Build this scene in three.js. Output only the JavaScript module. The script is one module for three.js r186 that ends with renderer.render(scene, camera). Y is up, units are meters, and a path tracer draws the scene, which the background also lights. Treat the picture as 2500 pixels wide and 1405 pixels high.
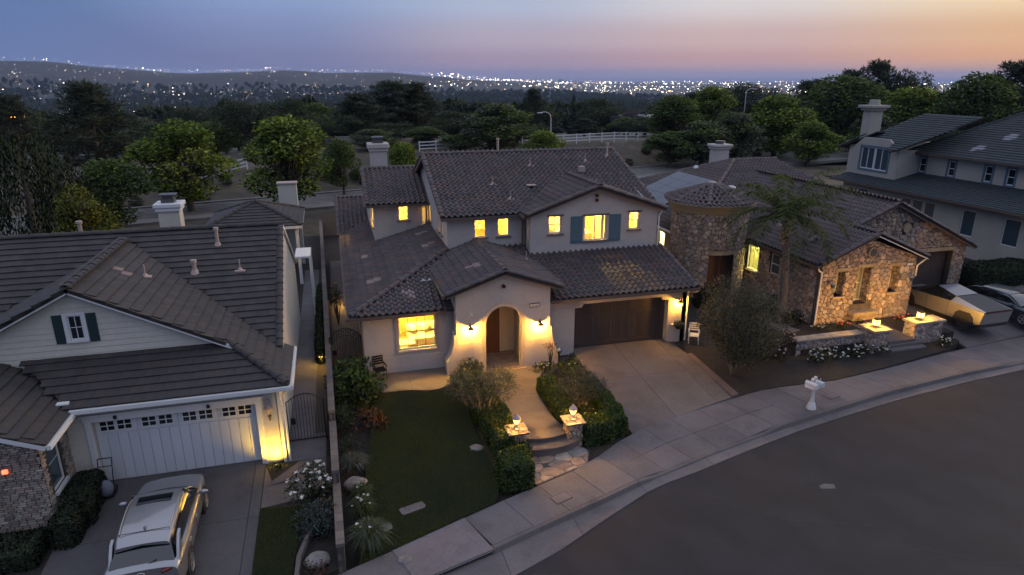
import * as THREE from 'three';
import { mergeGeometries } from 'three/addons/utils/BufferGeometryUtils.js';

// ---------------------------------------------------------------- camera, sky, sun, exposure
const scene = new THREE.Scene();
const CAM = new THREE.Vector3(0, 12.73, 0);
const YAW = 15.3 * Math.PI / 180, PITCH = 17.75 * Math.PI / 180, FPX = 1600;
const FWD = new THREE.Vector3(Math.sin(YAW) * Math.cos(PITCH), -Math.sin(PITCH), -Math.cos(YAW) * Math.cos(PITCH));
const camera = new THREE.PerspectiveCamera(2 * Math.atan(702.5 / FPX) * 180 / Math.PI, 1024 / 575, 0.3, 40000);
camera.position.copy(CAM);
camera.lookAt(CAM.clone().add(FWD));
const RIGHT = new THREE.Vector3(Math.cos(YAW), 0, Math.sin(YAW)), UPV = RIGHT.clone().cross(FWD);
// direction of a photograph pixel
const pixelRay = (px, py) => FWD.clone().addScaledVector(RIGHT, (px - 1250) / FPX).addScaledVector(UPV, -(py - 702.5) / FPX).normalize();
// point on that direction at a depth z
const atDepth = (px, py, z) => { const d = pixelRay(px, py); return CAM.clone().addScaledVector(d, (z - CAM.z) / d.z); };

const renderer = new THREE.WebGLRenderer({ antialias: true });
renderer.toneMapping = THREE.LinearToneMapping;
const EXPOSURE = 1.6; renderer.toneMappingExposure = 1.8;
renderer.shadowMap.enabled = true;

const lin = (c) => { c /= 255; return c <= 0.04045 ? c / 12.92 : Math.pow((c + 0.055) / 1.055, 2.4); };
{ // dusk sky: blue-grey away from the sunset, mauve band at the horizon, orange glow to the right
  const W = 1024, H = 1024, data = new Float32Array(W * H * 4);
  const cols = [ // azimuth from the view direction, then colours at elevations
    [-60, [78, 92, 134], [78, 95, 140], [80, 99, 145], [84, 108, 154], [90, 114, 160]],
    [-38, [82, 95, 138], [82, 98, 143], [84, 103, 149], [88, 114, 159], [96, 122, 168]],
    [-18, [112, 112, 150], [117, 120, 158], [122, 131, 170], [130, 150, 189], [136, 156, 194]],
    [0, [140, 128, 156], [160, 141, 162], [172, 160, 176], [167, 176, 200], [164, 176, 204]],
    [18, [160, 140, 157], [190, 153, 154], [198, 170, 168], [208, 203, 205], [200, 200, 208]],
    [37, [176, 146, 146], [222, 166, 124], [220, 176, 136], [236, 214, 178], [226, 212, 192]],
    [58, [196, 158, 144], [240, 182, 126], [242, 190, 134], [244, 216, 170], [232, 214, 188]],
    [85, [165, 145, 152], [205, 168, 146], [205, 174, 152], [210, 198, 184], [202, 200, 198]],
    [140, [112, 116, 156], [118, 125, 162], [124, 135, 172], [136, 152, 190], [142, 160, 196]],
  ].map((r) => [r[0], ...r.slice(1).map((c) => c.map((v) => lin(v) / EXPOSURE))]); // colours as the photograph shows them
  const els = [0, 1.4, 2.8, 6, 12];
  const zen = [206, 214, 240].map((v) => lin(v) / EXPOSURE), mid = [208, 215, 240].map((v) => lin(v) / EXPOSURE);
  const hx = Math.sin(YAW), hz = -Math.cos(YAW);
  const sm = (t) => t * t * (3 - 2 * t);
  const at = (col, e) => {
    for (let k = 0; k < 4; k++) if (e <= els[k + 1]) { const t = sm(Math.max(0, (e - els[k]) / (els[k + 1] - els[k]))); return [0, 1, 2].map((i) => col[k + 1][i] * (1 - t) + col[k + 2][i] * t); }
    return col[5];
  };
  for (let j = 0; j < H; j++) for (let i = 0; i < W; i++) {
    const el = ((j + 0.5) / H - 0.5) * Math.PI, th = ((i + 0.5) / W - 0.5) * 2 * Math.PI;
    const x = Math.cos(th), z = Math.sin(th);
    let a = Math.atan2(hx * z - hz * x, hx * x + hz * z) * 180 / Math.PI; // + is to the right
    let e = Math.max(0, el * 180 / Math.PI);
    if (a < -160) a += 360;
    let c0;
    if (a <= -60) c0 = at(cols[0], e);
    else if (a >= 140) { const t = sm(Math.min(1, (a - 140) / 60)), p = at(cols[8], e), q = at(cols[0], e); c0 = p.map((v, i2) => v * (1 - t) + q[i2] * t); }
    else { let k = 0; while (a > cols[k + 1][0]) k++; const t = sm((a - cols[k][0]) / (cols[k + 1][0] - cols[k][0])), p = at(cols[k], e), q = at(cols[k + 1], e); c0 = p.map((v, i2) => v * (1 - t) + q[i2] * t); }
    const t1 = sm(Math.min(1, Math.max(0, (e - 12) / 28))), t2 = sm(Math.min(1, Math.max(0, (e - 40) / 50)));
    let w = 1;
    if (e < 8) { const st = Math.sin(e * 2.1 + 0.5 * Math.sin(a * 0.06)) * Math.sin(a * 0.05 + e * 0.9); w = 1 + 0.025 * st; } // faint streaks of high cloud
    for (let q = 0; q < 3; q++) { let v = c0[q] * (1 - t1) + mid[q] * t1; v = v * (1 - t2) + zen[q] * t2; data[(j * W + i) * 4 + q] = v * w; }
    data[(j * W + i) * 4 + 3] = 1;
  }
  const sky = new THREE.DataTexture(data, W, H, THREE.RGBAFormat, THREE.FloatType);
  sky.mapping = THREE.EquirectangularReflectionMapping; sky.magFilter = THREE.LinearFilter; sky.minFilter = THREE.LinearFilter; sky.wrapS = THREE.RepeatWrapping; sky.needsUpdate = true;
  scene.background = sky; scene.environment = sky;
}
const sun = new THREE.DirectionalLight(new THREE.Color(1.0, 0.72, 0.48), 0.9); // afterglow where the sun went down
{
  const az = YAW + 58 * Math.PI / 180, el = 11 * Math.PI / 180;
  sun.position.set(Math.sin(az) * Math.cos(el), Math.sin(el), -Math.cos(az) * Math.cos(el)).multiplyScalar(80).add(new THREE.Vector3(8, 0, -30));
  sun.target.position.set(8, 0, -30); sun.castShadow = true; sun.shadow.radius = 30;
  Object.assign(sun.shadow.camera, { left: -60, right: 60, top: 60, bottom: -60, near: 1, far: 200 });
  sun.shadow.mapSize.set(2048, 2048);
  scene.add(sun, sun.target);
}
// ---------------------------------------------------------------- helpers
const V = (x, y, z) => new THREE.Vector3(x, y, z);
const RNG = (s) => () => { s = (s + 0x6d2b79f5) | 0; let t = Math.imul(s ^ (s >>> 15), 1 | s); t = (t + Math.imul(t ^ (t >>> 7), 61 | t)) ^ t; return ((t ^ (t >>> 14)) >>> 0) / 4294967296; };
const mix = (a, b, t) => a + (b - a) * t, clamp = (x, a = 0, b = 1) => Math.min(b, Math.max(a, x));
const smooth = (a, b, x) => { const t = clamp((x - a) / (b - a)); return t * t * (3 - 2 * t); };
const hash = (i, j, s) => { let h = Math.imul(i, 374761393) ^ Math.imul(j, 668265263) ^ Math.imul(s, 1442695041); h = Math.imul(h ^ (h >>> 13), 1274126177); return ((h ^ (h >>> 16)) >>> 0) / 4294967296; };
const vnoise = (x, y, s, per = 0) => { // value noise, periodic when per > 0
  const i = Math.floor(x), j = Math.floor(y), f = x - i, g = y - j, u = f * f * (3 - 2 * f), v = g * g * (3 - 2 * g);
  const w = (n) => (per ? ((n % per) + per) % per : n);
  return mix(mix(hash(w(i), w(j), s), hash(w(i + 1), w(j), s), u), mix(hash(w(i), w(j + 1), s), hash(w(i + 1), w(j + 1), s), u), v);
};
const fbm = (x, y, s, oct = 4, per = 0) => { let a = 0, k = 0.5, n = 0; for (let o = 0; o < oct; o++) { a += k * vnoise(x, y, s + o, per); n += k; x *= 2; y *= 2; per *= 2; k *= 0.5; } return a / n; };
const tex = (size, fn, srgb, metres) => { // fn(u, v) -> grey or [r, g, b], 0..1, tileable
  const d = new Uint8Array(size * size * 4);
  for (let j = 0; j < size; j++) for (let i = 0; i < size; i++) {
    const c = fn(i / size, j / size), o = (j * size + i) * 4;
    for (let k = 0; k < 3; k++) d[o + k] = clamp(Array.isArray(c) ? c[k] : c) * 255;
    d[o + 3] = 255;
  }
  const t = new THREE.DataTexture(d, size, size); t.wrapS = t.wrapT = THREE.RepeatWrapping; t.magFilter = THREE.LinearFilter; t.minFilter = THREE.LinearMipmapLinearFilter; t.generateMipmaps = true;
  if (srgb) t.colorSpace = THREE.SRGBColorSpace;
  t.repeat.set(1 / metres, 1 / metres); t.needsUpdate = true; return t;
};
const T = {
  stucco: tex(512, (u, v) => 0.86 + 0.10 * fbm(u * 4, v * 4, 3, 4, 4) + 0.05 * (fbm(u * 64, v * 64, 9, 2, 64) - 0.5), true, 5),
  stuccoB: tex(256, (u, v) => fbm(u * 48, v * 48, 21, 3, 48), false, 1.2),
  concrete: tex(1024, (u, v) => {
    const a = fbm(u * 5, v * 5, 5, 5, 5), b = fbm(u * 90, v * 90, 6, 2, 90), st = smooth(0.6, 0.75, fbm(u * 9, v * 9, 31, 3, 9));
    return 0.80 + 0.20 * a + 0.10 * (b - 0.5) - 0.045 * st;
  }, true, 4.2),
  concreteB: tex(256, (u, v) => fbm(u * 40, v * 40, 14, 3, 40), false, 0.8),
  asphalt: tex(1024, (u, v) => {
    const a = fbm(u * 4, v * 4, 7, 5, 4), b = hash(Math.floor(u * 1024), Math.floor(v * 1024), 4);
    return 0.66 + 0.34 * a + 0.22 * (b - 0.5);
  }, true, 3.7),
  asphaltB: tex(256, (u, v) => fbm(u * 80, v * 80, 17, 2, 80), false, 0.7),
  tile: tex(256, (u, v) => 0.74 + 0.3 * fbm(u * 6, v * 6, 51, 4, 6) + 0.12 * (fbm(u * 40, v * 40, 52, 2, 40) - 0.5), true, 1.7),
  stone: tex(256, (u, v) => 0.70 + 0.34 * fbm(u * 8, v * 8, 61, 5, 8), true, 1.3),
  stoneB: tex(256, (u, v) => fbm(u * 16, v * 16, 62, 5, 16), false, 1.1),
  wood: tex(512, (u, v) => { const g = fbm(u * 60, v * 3, 71, 3, 0); return 0.72 + 0.3 * g; }, true, 1.5),
  soil: tex(512, (u, v) => { const a = fbm(u * 8, v * 8, 81, 5, 8), b = fbm(u * 60, v * 60, 82, 2, 60); return 0.5 + 0.35 * a + 0.4 * (b - 0.4); }, true, 2.1),
  turf: tex(512, (u, v) => { const a = fbm(u * 6, v * 6, 91, 4, 6), b = fbm(u * 90, v * 90, 92, 2, 90); return [0.6 + 0.35 * a + 0.35 * (b - 0.5), 0.62 + 0.3 * a + 0.35 * (b - 0.5), 0.5 + 0.3 * a + 0.3 * (b - 0.5)]; }, true, 3.1),
  dry: tex(512, (u, v) => { const a = fbm(u * 5, v * 5, 95, 5, 5), b = fbm(u * 50, v * 50, 96, 2, 50); return 0.45 + 0.45 * a + 0.3 * (b - 0.5); }, true, 40),
  bark: tex(256, (u, v) => 0.5 + 0.6 * (fbm(u * 30, v * 5, 97, 3, 0) - 0.15), true, 1),
};
const M = {};
const mat = (name, r, g, b, o = {}) => {
  const { phys, ...rest } = o;
  const C = phys ? THREE.MeshPhysicalMaterial : THREE.MeshStandardMaterial;
  const m = new C({ roughness: 0.9, metalness: 0, ...rest }); m.color.setRGB(r, g, b); m.name = name; M[name] = m; return m;
};
mat('stucco', 0.5, 0.455, 0.425, { map: T.stucco, bumpMap: T.stuccoB, bumpScale: 0.006 });
mat('stuccoTan', 0.42, 0.31, 0.17, { map: T.stucco, bumpMap: T.stuccoB, bumpScale: 0.006 });
mat('stuccoGrey', 0.40, 0.38, 0.34, { map: T.stucco, bumpMap: T.stuccoB, bumpScale: 0.006 });
mat('siding', 0.60, 0.57, 0.50, { map: T.stucco });
mat('white', 0.56, 0.57, 0.57, { roughness: 0.55 });
mat('offwhite', 0.62, 0.59, 0.53, { roughness: 0.6 });
mat('fascia', 0.085, 0.062, 0.052, { roughness: 0.6 });
mat('trimBrown', 0.12, 0.085, 0.07, { roughness: 0.7 });
mat('soffit', 0.2, 0.15, 0.12);
mat('deck', 0.03, 0.024, 0.024);
mat('shutterBlue', 0.065, 0.12, 0.155, { roughness: 0.6 });
mat('shutterDark', 0.012, 0.03, 0.033, { roughness: 0.6 });
mat('garageBrown', 0.062, 0.047, 0.042, { roughness: 0.55, map: T.wood });
mat('doorWood', 0.11, 0.035, 0.018, { roughness: 0.5, map: T.wood });
mat('fenceWood', 0.22, 0.16, 0.12, { map: T.wood });
mat('concrete', 0.145, 0.13, 0.136, { map: T.concrete, bumpMap: T.concreteB, bumpScale: 0.003 });
mat('concreteWarm', 0.15, 0.122, 0.112, { map: T.concrete, bumpMap: T.concreteB, bumpScale: 0.003 });
mat('concreteOld', 0.085, 0.08, 0.083, { map: T.concrete, bumpMap: T.concreteB, bumpScale: 0.003 });
mat('concreteDark', 0.14, 0.125, 0.125, { map: T.concrete, bumpMap: T.concreteB, bumpScale: 0.003 });
mat('kerb', 0.13, 0.115, 0.115, { map: T.concrete, bumpMap: T.concreteB, bumpScale: 0.004 });
mat('asphalt', 0.028, 0.0265, 0.032, { map: T.asphalt, bumpMap: T.asphaltB, bumpScale: 0.004, roughness: 0.88 });
mat('patch', 0.16, 0.15, 0.145, { map: T.asphalt });
mat('joint', 0.05, 0.045, 0.043);
mat('soil', 0.034, 0.026, 0.021, { map: T.soil, bumpMap: T.soil, bumpScale: 0.03 });
mat('turf', 0.018, 0.027, 0.009, { map: T.turf, bumpMap: T.turf, bumpScale: 0.02 });
mat('terrain', 1, 1, 1, { map: T.dry, vertexColors: true });
mat('roadFar', 0.16, 0.15, 0.145, { map: T.concrete });
mat('blockwall', 0.15, 0.125, 0.115, { map: T.concrete, bumpMap: T.concreteB, bumpScale: 0.004 });
mat('mortar', 0.115, 0.095, 0.08, { map: T.stone });
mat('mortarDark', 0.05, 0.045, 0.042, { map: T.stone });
mat('ironBlack', 0.012, 0.012, 0.013, { roughness: 0.5, metalness: 0.4 });
mat('bronze', 0.10, 0.075, 0.055, { roughness: 0.5, metalness: 0.5 });
mat('pewter', 0.28, 0.27, 0.27, { roughness: 0.45, metalness: 0.5 });
mat('galv', 0.42, 0.42, 0.43, { roughness: 0.45, metalness: 0.7 });
mat('ventTan', 0.34, 0.26, 0.23, { roughness: 0.7 });
mat('chimMetal', 0.10, 0.10, 0.105, { roughness: 0.5, metalness: 0.6 });
mat('terracotta', 0.16, 0.06, 0.03);
mat('pipeDark', 0.006, 0.005, 0.005);
mat('glass', 1, 1, 1, { phys: true, transmission: 1, thickness: 0, roughness: 0.02, ior: 1.45 });
mat('darkGlass', 0.012, 0.016, 0.022, { roughness: 0.06 });
mat('curtainGlass', 0.34, 0.31, 0.20, { roughness: 0.25 });
mat('blueGlass', 0.03, 0.055, 0.075, { roughness: 0.1 });
mat('roomWall', 0.80, 0.72, 0.50, { roughness: 0.9 });
mat('roomFloor', 0.36, 0.24, 0.13);
mat('furniture', 0.70, 0.62, 0.50);
mat('furnDark', 0.16, 0.09, 0.05);
mat('cushion', 0.78, 0.74, 0.66);
mat('leafDark', 0.03, 0.045, 0.02);
mat('solar', 0.012, 0.022, 0.05, { roughness: 0.3 });
mat('blind', 0.62, 0.62, 0.40, { phys: true, transmission: 0.35, thickness: 0, roughness: 0.9 });
mat('rubber', 0.014, 0.014, 0.015, { roughness: 0.8 });
mat('alloy', 0.42, 0.41, 0.40, { roughness: 0.35, metalness: 0.8 });
mat('silverPaint', 0.27, 0.275, 0.29, { phys: true, metalness: 0.75, roughness: 0.36, clearcoat: 1, clearcoatRoughness: 0.06 });
mat('steel', 0.50, 0.48, 0.46, { metalness: 0.85, roughness: 0.42 });
mat('navyPaint', 0.02, 0.035, 0.055, { phys: true, metalness: 0.3, roughness: 0.35, clearcoat: 1, clearcoatRoughness: 0.05 });
mat('carGlass', 0.008, 0.010, 0.014, { phys: true, roughness: 0.03, clearcoat: 1, clearcoatRoughness: 0.02 });
mat('blackPlastic', 0.02, 0.02, 0.021, { roughness: 0.6 });
mat('tailLamp', 0.10, 0.008, 0.008, { roughness: 0.15 });
mat('bark', 0.12, 0.09, 0.07, { map: T.bark });
mat('barkPale', 0.27, 0.23, 0.20, { map: T.bark });
mat('palmTrunk', 0.22, 0.185, 0.165, { map: T.bark });
mat('leaf', 1, 1, 1, { phys: true, vertexColors: true, roughness: 1, specularIntensity: 0.25, side: THREE.DoubleSide, transmission: 0.5, thickness: 0 });
mat('petal', 0.74, 0.72, 0.68, { roughness: 0.8 });
mat('petalPink', 0.55, 0.10, 0.14, { roughness: 0.8 });
mat('petalOrange', 0.60, 0.22, 0.04, { roughness: 0.8 });
mat('boulder', 0.26, 0.235, 0.22, { map: T.stone, bumpMap: T.stoneB, bumpScale: 0.02 });
mat('tintTile', 1, 1, 1, { vertexColors: true, map: T.tile, roughness: 0.8 });
mat('tintStone', 1, 1, 1, { vertexColors: true, map: T.stone, bumpMap: T.stoneB, bumpScale: 0.012, roughness: 0.9 });
mat('tintPlain', 1, 1, 1, { vertexColors: true, roughness: 0.85 });
const glow = (name, r, g, b, k) => { const m = new THREE.MeshStandardMaterial({ roughness: 0.6 }); m.name = name; m.color.setRGB(0.5, 0.45, 0.35); m.emissive.setRGB(r, g, b); m.emissiveIntensity = k; M[name] = m; return m; };

// geometry collector: positions, normals, optional colours; uv in metres by the main axis of the normal
class MB {
  constructor() { this.p = []; this.n = []; this.c = []; this.col = null; }
  v(x, y, z, nx, ny, nz) { this.p.push(x, y, z); this.n.push(nx, ny, nz); const c = this.col; if (c) this.c.push(c[0], c[1], c[2]); }
  tri(a, b, c) {
    const ux = b.x - a.x, uy = b.y - a.y, uz = b.z - a.z, vx = c.x - a.x, vy = c.y - a.y, vz = c.z - a.z;
    let nx = uy * vz - uz * vy, ny = uz * vx - ux * vz, nz = ux * vy - uy * vx; const l = Math.hypot(nx, ny, nz) || 1; nx /= l; ny /= l; nz /= l;
    this.v(a.x, a.y, a.z, nx, ny, nz); this.v(b.x, b.y, b.z, nx, ny, nz); this.v(c.x, c.y, c.z, nx, ny, nz);
    return this;
  }
  quad(a, b, c, d) { this.tri(a, b, c); return this.tri(a, c, d); }
  box(x0, x1, y0, y1, z0, z1) {
    const q = (i) => V(i & 1 ? x1 : x0, i & 2 ? y1 : y0, i & 4 ? z1 : z0);
    for (const [a, b, c, d] of [[4, 5, 7, 6], [1, 0, 2, 3], [0, 4, 6, 2], [5, 1, 3, 7], [2, 6, 7, 3], [0, 1, 5, 4]]) this.quad(q(a), q(b), q(c), q(d));
    return this;
  }
  cbox(x0, x1, y0, y1, z0, z1, b = 0.01) { // box with chamfered edges
    const X = [x0, x1], Y = [y0, y1], Z = [z0, z1], s = [1, -1];
    const P = (i, j, k, ax) => V(X[i] + (ax === 0 ? 0 : s[i] * b), Y[j] + (ax === 1 ? 0 : s[j] * b), Z[k] + (ax === 2 ? 0 : s[k] * b));
    const c = V((x0 + x1) / 2, (y0 + y1) / 2, (z0 + z1) / 2);
    const out = (...q) => { const n = q[1].clone().sub(q[0]).cross(q[2].clone().sub(q[0])), m = q.reduce((a, v) => a.add(v), V(0, 0, 0)).divideScalar(q.length).sub(c); if (n.dot(m) < 0) q.reverse(); q.length === 4 ? this.quad(...q) : this.tri(...q); };
    for (let i = 0; i < 2; i++) { out(P(i, 0, 0, 0), P(i, 1, 0, 0), P(i, 1, 1, 0), P(i, 0, 1, 0)); out(P(0, i, 0, 1), P(1, i, 0, 1), P(1, i, 1, 1), P(0, i, 1, 1)); out(P(0, 0, i, 2), P(1, 0, i, 2), P(1, 1, i, 2), P(0, 1, i, 2)); }
    for (let i = 0; i < 2; i++) for (let j = 0; j < 2; j++) {
      out(P(i, j, 0, 0), P(i, j, 1, 0), P(i, j, 1, 1), P(i, j, 0, 1)); out(P(i, 0, j, 0), P(i, 1, j, 0), P(i, 1, j, 2), P(i, 0, j, 2)); out(P(0, i, j, 1), P(1, i, j, 1), P(1, i, j, 2), P(0, i, j, 2));
      for (let k = 0; k < 2; k++) out(P(i, j, k, 0), P(i, j, k, 1), P(i, j, k, 2));
    }
    return this;
  }
  beam(a, b, w, h, up = V(0, 1, 0)) { // box from a to b, w across, h along up
    const d = b.clone().sub(a).normalize(), s = d.clone().cross(up).normalize().multiplyScalar(w / 2), t = s.clone().cross(d).normalize().multiplyScalar(h / 2);
    const q = (e, i, j) => e.clone().addScaledVector(s, i).addScaledVector(t, j);
    const A = [q(a, -1, -1), q(a, 1, -1), q(a, 1, 1), q(a, -1, 1)], B = [q(b, -1, -1), q(b, 1, -1), q(b, 1, 1), q(b, -1, 1)];
    this.quad(A[0], A[3], A[2], A[1]); this.quad(B[0], B[1], B[2], B[3]);
    for (let k = 0; k < 4; k++) this.quad(A[k], A[(k + 1) % 4], B[(k + 1) % 4], B[k]);
    return this;
  }
  geo(g, m) {
    const t = g.index ? g.toNonIndexed() : g, p = t.attributes.position, n = t.attributes.normal, a = V(0, 0, 0), nm = m ? new THREE.Matrix3().getNormalMatrix(m) : null;
    for (let i = 0; i < p.count; i++) {
      a.fromBufferAttribute(p, i); if (m) a.applyMatrix4(m); const x = a.x, y = a.y, z = a.z;
      a.fromBufferAttribute(n, i); if (m) a.applyMatrix3(nm).normalize(); this.v(x, y, z, a.x, a.y, a.z);
    }
    return this;
  }
  cyl(a, b, r0, r1 = r0, seg = 10) {
    const l = a.distanceTo(b), g = new THREE.CylinderGeometry(r1, r0, l, seg), m = new THREE.Matrix4().makeRotationFromQuaternion(new THREE.Quaternion().setFromUnitVectors(V(0, 1, 0), b.clone().sub(a).normalize()));
    m.setPosition(a.clone().add(b).multiplyScalar(0.5)); return this.geo(g, m);
  }
  ball(c, r, w = 8, h = 6, sy = 1) { return this.geo(new THREE.SphereGeometry(r, w, h), new THREE.Matrix4().makeScale(1, sy, 1).setPosition(c)); }
  tube(pts, r, seg = 16, rad = 6) { return this.geo(new THREE.TubeGeometry(new THREE.CatmullRomCurve3(pts), seg, r, rad)); }
  lathe(prof, c, seg = 16) { return this.geo(new THREE.LatheGeometry(prof.map(([x, y]) => new THREE.Vector2(x, y)), seg), new THREE.Matrix4().makeTranslation(c.x, c.y, c.z)); }
  prism(poly, o, u, v, w0, w1, holes = []) { // polygon in the plane (o; u, v), from w0 to w1 along u x v
    const n = u.clone().cross(v), sh = new THREE.Shape(poly.map(([x, y]) => new THREE.Vector2(x, y)));
    for (const h of holes) sh.holes.push(new THREE.Path(h.map(([x, y]) => new THREE.Vector2(x, y))));
    const g = new THREE.ExtrudeGeometry(sh, { depth: w1 - w0, bevelEnabled: false, curveSegments: 12 });
    return this.geo(g, new THREE.Matrix4().makeBasis(u, v, n).setPosition(o.clone().addScaledVector(n, w0)));
  }
  build() {
    const g = new THREE.BufferGeometry(), N = this.p.length / 3, uv = new Float32Array(N * 2), p = this.p, n = this.n;
    for (let i = 0; i < N; i++) {
      const ax = Math.abs(n[3 * i]), ay = Math.abs(n[3 * i + 1]), az = Math.abs(n[3 * i + 2]);
      if (ay > ax && ay > az) { uv[2 * i] = p[3 * i]; uv[2 * i + 1] = p[3 * i + 2]; } else if (ax > az) { uv[2 * i] = p[3 * i + 2]; uv[2 * i + 1] = p[3 * i + 1]; } else { uv[2 * i] = p[3 * i]; uv[2 * i + 1] = p[3 * i + 1]; }
    }
    g.setAttribute('position', new THREE.BufferAttribute(new Float32Array(p), 3)); g.setAttribute('normal', new THREE.BufferAttribute(new Float32Array(n), 3)); g.setAttribute('uv', new THREE.BufferAttribute(uv, 2));
    if (this.c.length) g.setAttribute('color', new THREE.BufferAttribute(new Float32Array(this.c), 3));
    this.p = this.n = this.c = null; return g;
  }
}
const used = {};
const numbered = (name) => { const k = used[name] = (used[name] ?? -1) + 1; return k ? name + '_' + String(k).padStart(3, '0') : name; };
const tag = (o, label, category, group) => { Object.assign(o.userData, { label, category }); if (group) o.userData.group = group; return o; };
// a Group at the thing's base; its parts are written in world metres and shifted back by the base
function thing(name, label, category, base = V(0, 0, 0), group) {
  const o = new THREE.Group(); o.name = numbered(name); o.position.copy(base); scene.add(o); return tag(o, label, category, group);
}
function mesh(name, g, m, parent = scene, label) {
  const o = new THREE.Mesh(g instanceof MB ? g.build() : g, m); o.name = parent === scene ? numbered(name) : name; o.castShadow = o.receiveShadow = true;
  parent.add(o); if (parent.isGroup && parent !== scene) o.position.copy(parent.position).negate();
  if (label) o.userData.label = label; return o;
}
const structure = (name, g, m) => { const o = mesh(name, g, m); o.userData.kind = 'structure'; return o; };
const stuff = (o) => { o.userData.kind = 'stuff'; return o; };
function lampLight(parent, at, intensity, color = [1, 0.6, 0.22], radius = 2, spot) {
  const l = spot ? new THREE.SpotLight(new THREE.Color(...color), intensity, 0, spot.angle, spot.blend ?? 0.5) : new THREE.PointLight(new THREE.Color(...color), intensity);
  l.position.copy(at); l.castShadow = true; l.shadow.radius = radius; scene.add(l);
  if (spot) { l.target.position.copy(spot.to); scene.add(l.target); }
  return l;
}

// ---------------------------------------------------------------- roof tiles
const X1 = V(1, 0, 0), Y1 = V(0, 1, 0), Z1 = V(0, 0, 1);
const inside = (poly, x, y) => { let c = false; for (let i = 0, j = poly.length - 1; i < poly.length; j = i++) { const [a, b] = poly[i], [d, e] = poly[j]; if ((b > y) !== (e > y) && x < (d - a) * (y - b) / (e - b) + a) c = !c; } return c; };
const barrelTile = (() => { // S tile: barrel and pan, 0.30 wide, 0.43 long, thick front lip
  const W = 0.30, L = 0.43, N = 9, mb = new MB(), P = [];
  for (let i = 0; i <= N; i++) { const t = i / N; P.push([t * W - W / 2, t < 0.64 ? 0.105 * Math.sin(Math.PI * t / 0.64) : -0.012 * Math.sin(Math.PI * (t - 0.64) / 0.36)]); }
  for (let i = 0; i < N; i++) {
    const a = V(P[i][0], 0, P[i][1] + 0.055), b = V(P[i + 1][0], 0, P[i + 1][1] + 0.055), c = V(P[i + 1][0], L, P[i + 1][1]), d = V(P[i][0], L, P[i][1]);
    mb.quad(a, b, c, d); mb.quad(V(a.x, 0.004, a.z - 0.045), V(b.x, 0.004, b.z - 0.045), b, a);
  }
  return mb.build();
})();
const flatTile = (() => { // flat slab tile, 0.33 wide
  const w = 0.1645, L = 0.41, mb = new MB(), a = V(-w, 0, 0.05), b = V(w, 0, 0.05), c = V(w, L, 0.0), d = V(-w, L, 0.0), e = V(-w, 0, 0), f = V(w, 0, 0);
  mb.quad(a, b, c, d); mb.quad(e, f, b, a); mb.tri(f, c, b); mb.tri(e, a, d); return mb.build();
})();
const capTile = (() => { // half-round ridge tile along y, 0.42 long, tapering
  const mb = new MB(), N = 8, L = 0.44;
  const q = (i, y, r) => { const t = Math.PI * i / N; return V(-Math.cos(t) * r, y, Math.sin(t) * r * 0.85 - 0.03); };
  for (let i = 0; i < N; i++) { mb.quad(q(i, 0, 0.15), q(i + 1, 0, 0.15), q(i + 1, L, 0.12), q(i, L, 0.12)); mb.quad(q(i, 0, 0.125), q(i + 1, 0, 0.125), q(i + 1, 0, 0.15), q(i, 0, 0.15)); }
  return mb.build();
})();
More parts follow.
